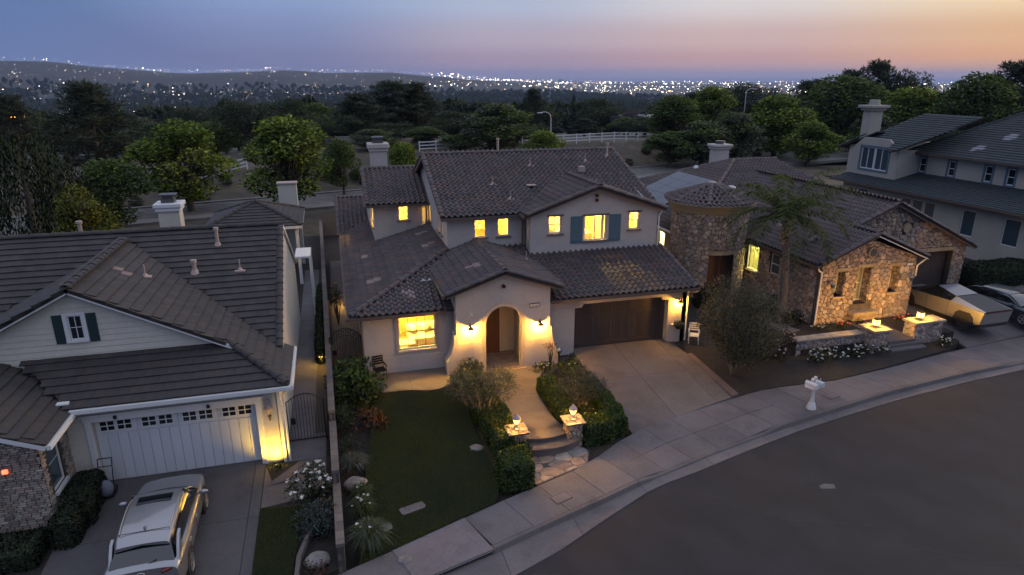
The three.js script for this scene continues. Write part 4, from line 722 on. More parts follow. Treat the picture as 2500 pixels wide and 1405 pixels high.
  { const p = mesh('pendant_lamp', new MB().cyl(V(7.05, 5.5, -33.0), V(7.05, 5.99, -33.0), 0.01).cyl(V(7.3, 5.35, -33.15), V(7.3, 5.99, -33.15), 0.01).cyl(V(7.0, 5.2, -33.2), V(7.0, 5.99, -33.2), 0.01), M.bronze, H); for (const [x, y, z] of [[7.05, 5.42, -33.0], [7.3, 5.28, -33.15], [7.0, 5.14, -33.2]]) { mesh('lamp_globe', new MB().ball(V(x, y, z), 0.075, 10, 8), M.globeGlow, p); } lampLight(H, V(7.05, 5.42, -33.0), 4, [1, 0.55, 0.1], 3); mesh('book_shelf', new MB().box(6.0, 7.7, 4.0, 4.3, -37.9, -37.5).box(6.0, 7.7, 4.75, 4.8, -37.9, -37.6).box(6.0, 7.7, 5.2, 5.25, -37.9, -37.6).box(6.4, 6.6, 4.8, 5.0, -37.8, -37.6).box(7.0, 7.2, 5.25, 5.5, -37.8, -37.6), M.furnDark, H); }
  room(H, 9.75, 14.3, 3.95, 6.06, -35.4, -31.46, ['z1']); ceilingLamp(H, V(12.6, 6.05, -33.3), 30);
  room(H, 14.42, 16.38, 3.95, 6.06, -34.6, -31.46, ['z1']); ceilingLamp(H, V(15.5, 6.05, -33.1), 16);
  mesh('bed', new MB().cbox(11.8, 13.8, 3.95, 4.55, -35.2, -33.4, 0.08).cbox(11.8, 13.8, 4.5, 5.2, -35.38, -35.2, 0.03), M.cushion, H); mesh('curtain', new MB().box(12.5, 12.62, 4.1, 5.98, -31.62, -31.52).box(13.5, 13.66, 4.1, 5.98, -31.62, -31.52), M.cushion, H);
  mesh('stair_rail', new MB().beam(V(14.9, 4.9, -33.6), V(16.2, 5.4, -33.6), 0.04, 0.06).beam(V(14.9, 4.7, -33.5), V(16.2, 5.2, -33.5), 0.03, 0.04), M.furnDark, H);
  room(H, 2.4, 5.18, 3.7, 5.7, -42.5, -38.72, ['z1', 'x0']); ceilingLamp(H, V(3.7, 5.68, -40.4), 26);
  // lower roofs
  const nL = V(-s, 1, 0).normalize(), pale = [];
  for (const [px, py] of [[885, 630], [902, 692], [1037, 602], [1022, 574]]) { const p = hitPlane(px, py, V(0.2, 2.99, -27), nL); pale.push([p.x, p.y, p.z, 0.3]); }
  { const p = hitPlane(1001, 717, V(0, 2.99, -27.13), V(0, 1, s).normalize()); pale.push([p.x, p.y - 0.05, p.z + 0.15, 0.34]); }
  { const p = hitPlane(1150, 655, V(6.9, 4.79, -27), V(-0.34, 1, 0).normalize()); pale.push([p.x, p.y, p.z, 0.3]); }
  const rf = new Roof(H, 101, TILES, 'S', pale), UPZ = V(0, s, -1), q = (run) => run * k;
  rf.slope(V(0.2, 2.95, -27.13), X1, UPZ, [[0, 0], [16.75, 0], [16.75, q(4.07)], [9.3, q(4.07)], [9.3, q(5.07)], [5.1, q(5.07)]], { holes: [[[4.25, -1], [9.15, -1], [9.15, q(3.2)], [7.9, q(5.07)], [5.5, q(5.07)], [4.25, q(3.2)]]] });
  rf.slope(V(0.2, 2.95, -48), Z1, V(1, s, 0), [[5.1, 0], [20.87, 0], [15.8, q(5.1)], [9.5, q(5.1)], [9.5, q(1.95)], [3.3, q(1.95)]]);
  rf.slope(V(0.05, 2.95, -42.87), X1, V(0, 0.3, -1), [[0, 0], [2.1, 1.85], [2.1, 5.56], [0, 5.56]]);
  rf.plane(V(2.15, 4.53, -48.1), V(-1, 0, 0), V(0, -0.3, -1), [[0, 0], [2.1, 0], [2.1, 3], [0, 3]]);
  const s2 = 0.34, k2 = Math.hypot(1, s2);
  rf.slope(V(4.25, 3.85, -32.2), Z1, V(1, s2, 0), [[1.8, 0], [5.9, 0], [5.9, 2.65 * k2], [0, 2.65 * k2], [0, 1.44 * k2]]);
  rf.slope(V(9.55, 3.85, -26.3), V(0, 0, -1), V(-1, s2, 0), [[0, 0], [4.1, 0], [5.9, 1.44 * k2], [5.9, 2.65 * k2], [0, 2.65 * k2]]);
  rf.caps(V(0.25, 2.97, -27.2), V(5.3, 4.36, -32.15), 0.07); rf.caps(V(6.9, 4.76, -26.3), V(6.9, 4.76, -32.15));
  rf.caps(V(4.3, 3.88, -26.38), V(6.85, 4.75, -26.38), 0.03); rf.caps(V(9.5, 3.88, -26.38), V(6.95, 4.75, -26.38), 0.03); rf.caps(V(16.88, 2.97, -27.15), V(16.88, 4.07, -31.2), 0.03);
  // upper roofs
  const s3 = 2.4 / 6.5, k3 = Math.hypot(1, s3);
  rf.slope(V(5.05, 6.1, -31.8), X1, V(0, s3, -1), [[0, 0], [11.95, 0], [11.95, 6.5 * k3], [0, 6.5 * k3]], { holes: [[[4.0, -0.2], [12.0, -0.2], [12.0, 0.1 * k3], [8.0, 3.7 * k3]]] });
  rf.plane(V(17.0, 6.1, -44.8), V(-1, 0, 0), V(0, s3, 1), [[0, 0], [11.95, 0], [11.95, 6.5 * k3], [0, 6.5 * k3]]);
  rf.slope(V(9.15, 6.17, -35.6), Z1, V(1, s2, 0), [[3.55, 0], [4.8, 0], [4.8, 3.9 * k2], [0, 3.9 * k2]]);
  rf.slope(V(16.95, 6.17, -30.8), V(0, 0, -1), V(-1, s2, 0), [[0, 0], [1.25, 0], [4.8, 3.9 * k2], [0, 3.9 * k2]]);
  const s4 = 1.53 / 4.35, k4 = Math.hypot(1, s4);
  rf.slope(V(1.75, 5.75, -38.15), X1, V(0, s4, -1), [[0, 0], [3.6, 0], [3.6, 4.35 * k4], [0, 4.35 * k4]]);
  rf.plane(V(5.35, 5.75, -46.85), V(-1, 0, 0), V(0, s4, 1), [[0, 0], [3.6, 0], [3.6, 4.35 * k4], [0, 4.35 * k4]]);
  rf.caps(V(5.05, 8.5, -38.3), V(17.0, 8.5, -38.3)); rf.caps(V(1.75, 7.28, -42.5), V(5.2, 7.28, -42.5)); rf.caps(V(13.05, 7.5, -30.75), V(13.05, 7.5, -35.5));
  rf.caps(V(9.2, 6.2, -30.88), V(13.0, 7.49, -30.88), 0.03); rf.caps(V(16.9, 6.2, -30.88), V(13.1, 7.49, -30.88), 0.03);
  rf.caps(V(5.13, 6.12, -31.82), V(5.13, 8.5, -38.25), 0.03); rf.caps(V(16.93, 6.4, -32.6), V(16.93, 8.5, -38.25), 0.03); rf.caps(V(1.83, 5.77, -38.2), V(1.83, 7.28, -42.45), 0.03);
  rf.caps(V(5.13, 6.12, -44.8), V(5.13, 8.5, -38.35), 0.03); rf.caps(V(0.13, 2.97, -42.9), V(0.13, 4.53, -48.1), 0.03);
  const roof = rf.finish(300);
  // eaves, rakes, downspouts
  for (const [a, b] of [[[0.2, 2.86, -27.08], [4.4, 2.86, -27.08]], [[9.3, 2.86, -27.08], [16.98, 2.86, -27.08]], [[0.14, 2.86, -42.9], [0.14, 2.86, -27.08]], [[5.05, 6.0, -31.74], [9.3, 6.0, -31.74]], [[1.75, 5.66, -38.08], [5.4, 5.66, -38.08]], [[9.08, 6.08, -32.0], [9.08, 6.08, -30.85]], [[4.18, 3.76, -30.3], [4.18, 3.76, -26.35]], [[9.62, 3.76, -30.3], [9.62, 3.76, -26.35]]]) eaveGutter(H, V(...a), V(...b));
  for (const [a, b] of [[[4.3, 3.74, -26.42], [6.9, 4.62, -26.42]], [[9.5, 3.74, -26.42], [6.9, 4.62, -26.42]], [[9.2, 6.06, -30.92], [13.05, 7.36, -30.92]], [[16.9, 6.06, -30.92], [13.05, 7.36, -30.92]], [[5.1, 5.98, -31.85], [5.1, 8.36, -38.3]], [[5.1, 5.98, -44.8], [5.1, 8.36, -38.3]], [[1.8, 5.64, -38.2], [1.8, 7.15, -42.5]], [[16.92, 2.84, -27.1], [16.92, 3.95, -31.2]]]) eaveGutter(H, V(...a), V(...b), M.soffit, 'rake_board');
  pipe(H, [V(9.2, 5.95, -31.75), V(9.28, 5.8, -32.05), V(9.36, 5.65, -32.13), V(9.36, 4.15, -32.13)], M.trimBrown); pipe(H, [V(16.9, 6.05, -31.2), V(16.75, 5.9, -31.15), V(16.66, 5.75, -31.15), V(16.66, 4.1, -31.15)], M.offwhite);
  pipe(H, [V(16.95, 2.8, -27.08), V(16.85, 2.68, -27.2), V(16.66, 2.6, -27.58), V(16.66, 0, -27.58)], M.offwhite); pipe(H, [V(0.3, 2.8, -27.12), V(0.55, 2.66, -27.5), V(0.7, 2.6, -27.6), V(0.7, 0, -27.6)], M.trimBrown); pipe(H, [V(5.2, 5.6, -38.12), V(5.3, 5.4, -38.44), V(5.3, 4.5, -38.44)], M.offwhite, 0.035);
  { const y = (z) => 6.1 + (-31.8 - z) * s3; for (const [x, z] of [[11.1, -36.6], [14.6, -36.9], [8.4, -34.7], [9.0, -33.2]]) thinVent(roof, V(x, y(z) + 0.07, z)); roofVent(roof, V(16.2, y(-37.4) + 0.05, -37.4), 0.7); roofVent(roof, V(9.9, 8.3, -39.5), 0.85, 0.07); mesh('vent_box', new MB().cbox(13.7, 14.05, y(-35.6) + 0.05, y(-35.6) + 0.4, -35.7, -35.45, 0.02).cyl(V(13.87, y(-35.6) - 0.05, -35.58), V(13.87, y(-35.6) + 0.2, -35.58), 0.12, 0.12), M.ventTan, roof); thinVent(roof, V(9.0, 3.95 + 0.15, -30.2)); mesh('flashing', new MB().cbox(9.25, 9.75, 3.68, 3.74, -30.3, -29.9, 0.01), M.ventTan, roof); mesh('flashing', new MB().cbox(3.6, 4.15, 3.62, 3.68, -29.75, -29.4, 0.01), M.galv, roof); mesh('flashing', new MB().cbox(10.2, 10.7, y(-34.3) + 0.1, y(-34.3) + 0.16, -34.4, -34.05, 0.01), M.ventTan, roof); }
  { // chimney
    const c = mesh('chimney', new MB().box(2.55, 3.62, 5, 8.25, -45.6, -44.6), M.stucco, H); mesh('chimney_cap', new MB().cbox(2.47, 3.7, 8.1, 8.3, -45.68, -44.52, 0.03).cbox(2.38, 3.79, 8.3, 8.62, -45.77, -44.43, 0.04), M.stucco, c);
    mesh('spark_arrestor', new MB().box(2.75, 3.42, 8.62, 8.78, -45.4, -44.8).box(2.82, 3.35, 8.78, 8.95, -45.34, -44.86).box(2.7, 3.47, 8.95, 9.02, -45.45, -44.75), M.chimMetal, c);
  }
  { // house number tiles
    const cv = document.createElement('canvas'); cv.width = 320; cv.height = 96; const g = cv.getContext('2d'); g.fillStyle = '#241c1a'; g.fillRect(0, 0, 320, 96); for (let i = 0; i < 5; i++) { g.fillStyle = '#d8d4cc'; g.fillRect(10 + i * 61, 10, 56, 76); g.fillStyle = '#2a2c38'; g.font = 'bold 66px serif'; g.textAlign = 'center'; g.fillText('20100'[i], 38 + i * 61, 71); }
    const tx = new THREE.CanvasTexture(cv); tx.colorSpace = THREE.SRGBColorSpace; const pm = new THREE.MeshStandardMaterial({ map: tx, roughness: 0.4 });
    const p = thing('house_number_plaque', 'dark framed house number plaque reading 20100 right of the arch', 'plaque', V(8.36, 2.95, -26.68)); mesh('plaque_frame', new MB().cbox(8.12, 8.61, 2.86, 3.05, -26.7, -26.66, 0.006), M.trimBrown, p);
    const pg = new THREE.PlaneGeometry(0.46, 0.15); pg.translate(8.365, 2.955, -26.657); mesh('number_tiles', pg, pm, p);
  }
  wallLantern(V(5.36, 2.12, -26.69), Z1, 'lit bell-capped wall lantern on the left of the arched entry', 18); wallLantern(V(8.6, 2.0, -26.69), Z1, 'lit bell-capped wall lantern under the house number plaque', 18); wallLantern(V(16.2, 2.08, -27.64), Z1, 'lit bell-capped wall lantern right of the brown garage door', 9);
  for (const [x, y, z, l] of [[0.95, 2.62, -27.6, 'tiny white security camera under the eave beside the side gate'], [5.35, 2.86, -26.66, 'tiny white security camera above the left entry lantern']]) { const c = thing('security_camera', l, 'camera', V(x, y, z)); mesh('housing', new MB().cyl(V(x, y, z + 0.02), V(x + 0.08, y - 0.06, z + 0.16), 0.035, 0.04, 10), M.white, c); mesh('mount', new MB().cyl(V(x, y + 0.06, z - 0.06), V(x, y, z + 0.04), 0.02, 0.02, 8), M.white, c); }
}
// ---------------------------------------------------------------- neighbour on the left: lap siding, slab-tile roof, brick bay
// clapboards: outline convex in (u, v), holes [u0, u1, v0, v1]
function lapSiding(parent, f, outline, holes, m, ex = 0.2, name = 'siding_board') {
  const ys = outline.map((p) => p[1]), y1 = Math.max(...ys);
  for (let y = Math.min(...ys); y < y1 - 0.03; y += ex) {
    const yt = Math.min(y + ex, y1), span = (v) => { const xs = []; for (let i = 0; i < outline.length; i++) { const a = outline[i], b = outline[(i + 1) % outline.length]; if ((a[1] - v) * (b[1] - v) <= 0 && a[1] !== b[1]) xs.push(mix(a[0], b[0], (v - a[1]) / (b[1] - a[1]))); } return [Math.min(...xs), Math.max(...xs)]; };
    const lo = span(y + 1e-4), hi = span(yt - 1e-4); let segs = [[lo[0], lo[1], hi[0], hi[1]]];
    for (const [u0, u1, v0, v1] of holes) if (v0 < yt - 0.02 && v1 > y + 0.02) segs = segs.flatMap(([a, b, c, d]) => (u0 > b || u1 < a ? [[a, b, c, d]] : [[a, Math.min(b, u0), c, Math.min(d, u0)], [Math.max(a, u1), b, Math.max(c, u1), d]]));
    for (const [a, b, c, d] of segs) {
      if (b - a < 0.03) continue; const mb = new MB(), A = at(f, a, y, 0.028), B = at(f, b, y, 0.028), C = at(f, Math.max(d, c + 0.01), yt + 0.01, 0.006), D = at(f, c, yt + 0.01, 0.006);
      mb.quad(A, B, C, D); mb.quad(at(f, a, y, 0), at(f, b, y, 0), B, A); mesh(name, mb, m, parent);
    }
  }
}
const BRICKS = [[0.36, 0.30, 0.25], [0.30, 0.25, 0.22], [0.40, 0.35, 0.30], [0.24, 0.20, 0.185], [0.33, 0.25, 0.20], [0.43, 0.38, 0.33]];
{
  const H = thing('sided_house', 'cream lap-sided house with flat grey-brown tile roof and white garage door', 'house', V(-6, 0, -24));
  const F = (x, z) => frameOf(V(x, 0, z), X1), fg = F(-8.75, -21.4), door = rect(0.72, 5.62, -0.09, 2.3);
  const w1 = wall(H, fg, rect(0, 6.4, -0.1, 2.95), [door], M.siding, 0.25);
  lapSiding(w1, fg, rect(0, 6.3, 0, 2.9), [[0.52, 5.82, -1, 2.52]], M.siding);
  { // white garage door: planks and eight small windows
    const gd = mesh('garage_door', new MB().box(-8.02, -3.13, -0.02, 2.3, -21.66, -21.6), M.white, H, 'white plank garage door with a row of small square windows'), z = -21.6, wm = [0, 1].map((i) => mat('doorWhite' + i, 0.50 - 0.02 * i, 0.52 - 0.02 * i, 0.55 - 0.02 * i, { roughness: 0.5 }));
    for (let s = 0; s < 4; s++) {
      const a = -8.02 + s * 1.2225, b = a + 1.2225; for (let i = 0; i < 4; i++) mesh('plank', new MB().cbox(mix(a, b, i / 4) + 0.008, mix(a, b, (i + 1) / 4) - 0.008, 0.03, 1.72, z, z + 0.03, 0.006), wm[(i + s) % 2], gd);
      mesh('top_panel', new MB().box(a + 0.01, b - 0.01, 1.74, 2.28, z, z + 0.022), wm[s % 2], gd);
      for (const c of [a + 0.36, b - 0.36]) { const x0 = c - 0.2, x1 = c + 0.2, wd = mesh('window', new MB().box(x0 - 0.04, x1 + 0.04, 1.82, 1.86, z + 0.02, z + 0.045).box(x0 - 0.04, x1 + 0.04, 2.18, 2.22, z + 0.02, z + 0.045).box(x0 - 0.04, x0, 1.86, 2.18, z + 0.02, z + 0.045).box(x1, x1 + 0.04, 1.86, 2.18, z + 0.02, z + 0.045).box(c - 0.015, c + 0.015, 1.86, 2.18, z + 0.02, z + 0.04).box(x0, x1, 2.005, 2.035, z + 0.02, z + 0.038), M.white, gd); for (const [p, q2] of [[x0, c - 0.015], [c + 0.015, x1]]) for (const [r0, r1] of [[1.86, 2.005], [2.035, 2.18]]) mesh('pane', new MB().box(p, q2, r0, r1, z + 0.02, z + 0.026), M.darkGlass, wd); }
    }
    mesh('door_trim', new MB().cbox(-8.26, -2.9, 2.3, 2.5, -21.4, -21.33, 0.01).cbox(-8.32, -2.84, 2.5, 2.57, -21.4, -21.29, 0.01).cbox(-8.22, -8.03, -0.05, 2.3, -21.4, -21.34, 0.01).cbox(-3.12, -2.93, -0.05, 2.3, -21.4, -21.34, 0.01), M.white, H);
    for (const x of [-7.3, -4.55]) mesh('door_sensor', new MB().cbox(x - 0.05, x + 0.05, 2.36, 2.48, -21.33, -21.27, 0.01), M.blackPlastic, H);
  }
  mesh('corner_board', new MB().cbox(-2.42, -2.31, -0.1, 2.95, -21.42, -21.33, 0.008), M.white, H);
  const fr = frameOf(V(-2.35, 0, -21.4), V(0, 0, -1));
  const w2 = wall(H, fr, [[0, -0.1], [14.8, -0.1], [14.8, 3.1], [8.6, 6.38], [2.4, 3.1], [0, 2.92]], [], M.siding, 0.2); lapSiding(w2, fr, rect(0.1, 14.7, 0, 3.0), [], M.siding, 0.25); lapSiding(w2, fr, [[2.6, 3.05], [14.6, 3.05], [8.6, 6.28]], [], M.siding, 0.25);
  mesh('wall', new MB().box(-15, -2.5, -0.1, 3.1, -36.4, -36.2).box(-15, -14.8, -0.1, 3.1, -36.2, -21.2), M.siding, H);
  // front gable
  const fG = F(-13.6, -23), gb = [[0.1, 3.45], [10.3, 3.45], [5.2, 6.16]];
  const w3 = wall(H, fG, gb, [rect(4.94, 5.36, 4.56, 5.4)], M.siding, 0.15); lapSiding(w3, fG, gb, [[4.82, 5.48, 4.44, 5.52]], M.siding);
  windowIn(H, fG, 4.94, 5.36, 4.56, 5.4, { set: -0.02, frame: 0.04, glass: M.darkGlass, sill: 0.08, over: 0.12, tm: M.white, sillOut: 0.1, lintel: 0.1, label: 'small dark window with white frame' }); mesh('window_trim', new MB().box(-8.78, -8.66, 4.56, 5.4, -23, -22.93).box(-8.24, -8.12, 4.56, 5.4, -23, -22.93), M.white, H);
  for (const [a, b] of [[4.52, 4.8], [5.5, 5.78]]) { const sh = mesh('shutter', fbox(new MB(), fG, a, b, 4.46, 5.44, 0.03, 0.055), M.shutterDark, H, 'dark green louvred shutter'); for (let v = 4.52; v < 5.4; v += 0.07) fbox2(sh, 'slat', fG, a + 0.03, b - 0.03, v, v + 0.045, 0.055, 0.068, M.shutterDark); }
  // brick bay
  const fb = F(-13, -19.4), fs = frameOf(V(-8.75, 0, -19.4), V(0, 0, -1)), hole = rect(0.42, 1.28, 0.9, 2.6);
  const bw = wall(H, fb, [[0, -0.6], [4.25, -0.6], [4.25, 2.9], [0, 4.4]], [], M.mortarDark, 0.2), bs = wall(H, fs, rect(0, 2.0, -0.6, 2.9), [hole], M.mortarDark, 0.2), sw = new Stonework(31, BRICKS);
  const brickRow = (f, L, holes, seed) => { const r = RNG(seed); for (let j = 0, y = -0.5; y < 2.86; y += 0.078, j++) for (let x = (j % 2) * 0.11 - 0.22; x < L; ) { const w = 0.17 + 0.07 * r(), a = Math.max(0, x), b = Math.min(L, x + w); x += w + 0.013; const yt = y + 0.064; if (b - a < 0.04 || holes.some(([u0, u1, v0, v1]) => b > u0 && a < u1 && yt > v0 && y < v1)) continue; const n = sw.list.length; sw.stone([[a, y], [b, y + (r() - 0.5) * 0.006], [b, yt], [a, yt + (r() - 0.5) * 0.006]], (u, v, w2) => at(f, u, v, w2), 0.012 + 0.018 * r(), (b - a) * 0.064, 0.93); } };
  brickRow(fb, 4.25, [], 1); brickRow(fs, 2.0, [[0.36, 1.34, 0.84, 2.66]], 2); sw.finish(bw, 300, 'brick', 'brick_facing');
  windowIn(H, fs, 0.42, 1.28, 0.9, 2.6, { set: 0.04, cols: 1, rows: 2, frame: 0.07, glass: M.blueGlass, tm: M.white, sill: 0.09, over: 0.05 });
  mesh('alarm_lamp', new MB().cbox(-9.72, -9.58, 2.0, 2.12, -19.39, -19.32, 0.01), (glow('redGlow', 1, 0.12, 0.03, 1.6)), H, 'small red lamp on the brick wall');
  // roofs
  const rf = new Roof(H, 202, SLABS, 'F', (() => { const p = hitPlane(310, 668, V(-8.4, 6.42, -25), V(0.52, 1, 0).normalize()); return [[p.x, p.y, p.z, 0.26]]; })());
  rf.slope(V(-14.5, 3.26, -23.7), X1, V(0, 0.53, -1), [[0, 0], [6.1, 6.68], [12.2, 0], [12.2, 7.13], [0, 7.13]]); rf.plane(V(-2.3, 3.26, -36.3), V(-1, 0, 0), V(0, 0.53, 1), rect(0, 12.2, 0, 7.13));
  const k = Math.hypot(1, 0.52);
  rf.slope(V(-1.95, 3.05, -20.95), V(0, 0, -1), V(-1, 0.52, 0), [[0, 0], [3.4, 0], [3.4, 0.38], [2.8, 0.38], [8.65, 6.45 * k], [1.7, 6.45 * k], [1.7, 2.25], [2.0, 2.2]]);
  rf.slope(V(-14.85, 3.05, -29.6), Z1, V(1, 0.52, 0), [[5.9, 0], [6.95, 0], [6.95, 6.45 * k], [0, 6.45 * k]]);
  rf.slope(V(-10.5, 3.05, -20.95), X1, V(0, 0.45, -1), [[2.1, 0], [8.55, 0], [6.6, 2.25], [0.3, 2.25]]);
  rf.slope(V(-8.35, 2.95, -18.95), V(0, 0, -1), V(-1, 0.42, 0), [[0, 0], [2.05, 0], [4.0, 2.0], [4.2, 4.4], [0, 4.4]]);
  rf.caps(V(-8.4, 6.4, -22.62), V(-8.4, 6.4, -29.4), 0.04); rf.caps(V(-14.5, 6.6, -30), V(-2.3, 6.6, -30), 0.04); rf.caps(V(-2.02, 3.07, -21.0), V(-3.92, 4.02, -22.9), 0.04);
  rf.caps(V(-2.38, 3.3, -23.75), V(-2.38, 6.58, -29.95), 0.0);
  const roof = rf.finish(300);
  eaveGutter(H, V(-8.35, 2.95, -20.88), V(-1.9, 2.95, -20.88), M.white); eaveGutter(H, V(-1.88, 2.95, -20.9), V(-1.88, 2.95, -24.4), M.white); eaveGutter(H, V(-8.27, 2.85, -18.95), V(-8.27, 2.85, -20.95), M.white);
  for (const [a, b] of [[[-8.4, 6.28, -22.72], [-3.75, 3.86, -22.72]], [[-8.4, 6.28, -22.72], [-13.2, 3.78, -22.72]], [[-8.35, 2.84, -19.0], [-12.2, 4.46, -19.0]], [[-2.3, 3.15, -23.7], [-2.3, 6.5, -30]], [[-2.3, 3.15, -36.3], [-2.3, 6.5, -30]]]) eaveGutter(H, V(...a), V(...b), M.white, 'rake_board');
  pipe(H, [V(-2.0, 2.85, -20.95), V(-2.15, 2.65, -21.2), V(-2.2, 2.55, -21.3), V(-2.2, 0, -21.3)], M.white); pipe(H, [V(-8.3, 2.8, -20.9), V(-8.5, 2.66, -21.2)], M.white);
  mesh('splash_diverter', new MB().cbox(-8.75, -8.4, 3.12, 3.2, -21.3, -21.05, 0.02), M.white, roof);
  const yM = (z) => 3.26 + (-23.7 - z) * 0.53; roofVent(roof, V(-4.85, yM(-29.0), -29.0), 0.65, 0.07); roofVent(roof, V(-5.6, yM(-27.6), -27.6), 0.42, 0.08); thinVent(roof, V(-3.9, yM(-27.5) + 0.06, -27.5)); thinVent(roof, V(-7.0, 6.4 - 1.4 * 0.52 + 0.06, -26.1)); roofVent(roof, V(-11.0, 5.3, -32.6), 1.3, 0.09);
  { const c = mesh('chimney', new MB().box(-8.02, -7.1, 3, 6.9, -34.4, -33.6), M.siding, H); mesh('chimney_cap', new MB().cbox(-8.1, -7.02, 6.75, 6.92, -34.5, -33.5, 0.02).cbox(-8.17, -6.95, 6.92, 7.12, -34.56, -33.44, 0.03), M.white, c); mesh('spark_arrestor', new MB().box(-7.85, -7.28, 7.12, 7.3, -34.25, -33.75).box(-7.8, -7.33, 7.3, 7.45, -34.2, -33.8).box(-7.92, -7.2, 7.45, 7.52, -34.3, -33.7), M.chimMetal, c); }
  // wall ornament
  { const t = thing('wall_ornament', 'tan hanging wall ornament with a looped top beside the white garage door', 'ornament', V(-2.72, 1.9, -21.33)), z = -21.31; mesh('loop', new MB().geo(new THREE.TorusGeometry(0.09, 0.025, 8, 16), new THREE.Matrix4().makeScale(0.8, 1.3, 1).setPosition(V(-2.72, 2.33, z))), M.ventTan, t); mesh('basket', new MB().lathe([[0.001, -0.3], [0.04, -0.22], [0.07, -0.1], [0.15, 0.02], [0.11, 0.1], [0.05, 0.16], [0.001, 0.17]], V(-2.72, 2.08, z), 12), M.ventTan, t); mesh('tassel', new MB().cyl(V(-2.7, 1.62, z), V(-2.7, 1.82, z), 0.02, 0.06, 8), M.bronze, t); }
}
{ // garden pavilion behind the left house
  const P = thing('garden_pavilion', 'small hip-roofed garden pavilion with white fascia behind the left house', 'pavilion', V(-5.2, 0, -46)), rf = new Roof(P, 9, SLABS, 'F'), s = 0.4, k = Math.hypot(1, s), e = 2.9, c = V(-5.0, 3.9, -45.5);
  for (const [u, v] of [[X1, V(0, s, -1)], [V(0, 0, -1), V(-1, s, 0)], [V(-1, 0, 0), V(0, s, 1)], [Z1, V(1, s, 0)]]) { const o = c.clone().addScaledVector(u, -e).addScaledVector(V(v.x, 0, v.z), -e); rf.slope(o, u, v, [[0, 0], [2 * e, 0], [e, e * k]]); }
  for (const [a, b] of [[-1, 1], [1, 1], [1, -1], [-1, -1]]) { rf.caps(V(c.x + a * e, c.y, c.z + b * e), V(c.x, c.y + e * s, c.z), 0.03); mesh('post', new MB().cbox(c.x + a * 2.55 - 0.1, c.x + a * 2.55 + 0.1, -0.1, 3.85, c.z + b * 2.55 - 0.1, c.z + b * 2.55 + 0.1, 0.01), M.white, P); }
  rf.finish(300); mesh('fascia', new MB().box(c.x - e, c.x + e, 3.68, 3.86, c.z + e - 0.03, c.z + e + 0.02).box(c.x - e, c.x + e, 3.68, 3.86, c.z - e - 0.02, c.z - e + 0.03).box(c.x + e - 0.03, c.x + e + 0.02, 3.68, 3.86, c.z - e, c.z + e).box(c.x - e - 0.02, c.x - e + 0.03, 3.68, 3.86, c.z - e, c.z + e), M.white, P);
  { const ch = mesh('chimney', new MB().box(-3.75, -2.5, -0.1, 5.65, -49.2, -48.45), M.siding, P); mesh('chimney_cap', new MB().cbox(-3.82, -2.43, 5.62, 5.74, -49.28, -48.37, 0.02), M.ventTan, ch); }
  const q = thing('patio_cover', 'small white flat patio cover at the back of the left house', 'patio cover', V(-1.9, 0, -36)); mesh('cover_panel', new MB().cbox(-2.34, -1.5, 3.3, 3.42, -38.5, -36.5, 0.02), M.white, q); mesh('post', new MB().cbox(-1.6, -1.5, -0.1, 3.3, -36.6, -36.5, 0.01), M.white, q); mesh('post', new MB().cbox(-1.6, -1.5, -0.1, 3.3, -38.5, -38.4, 0.01), M.white, q);
}
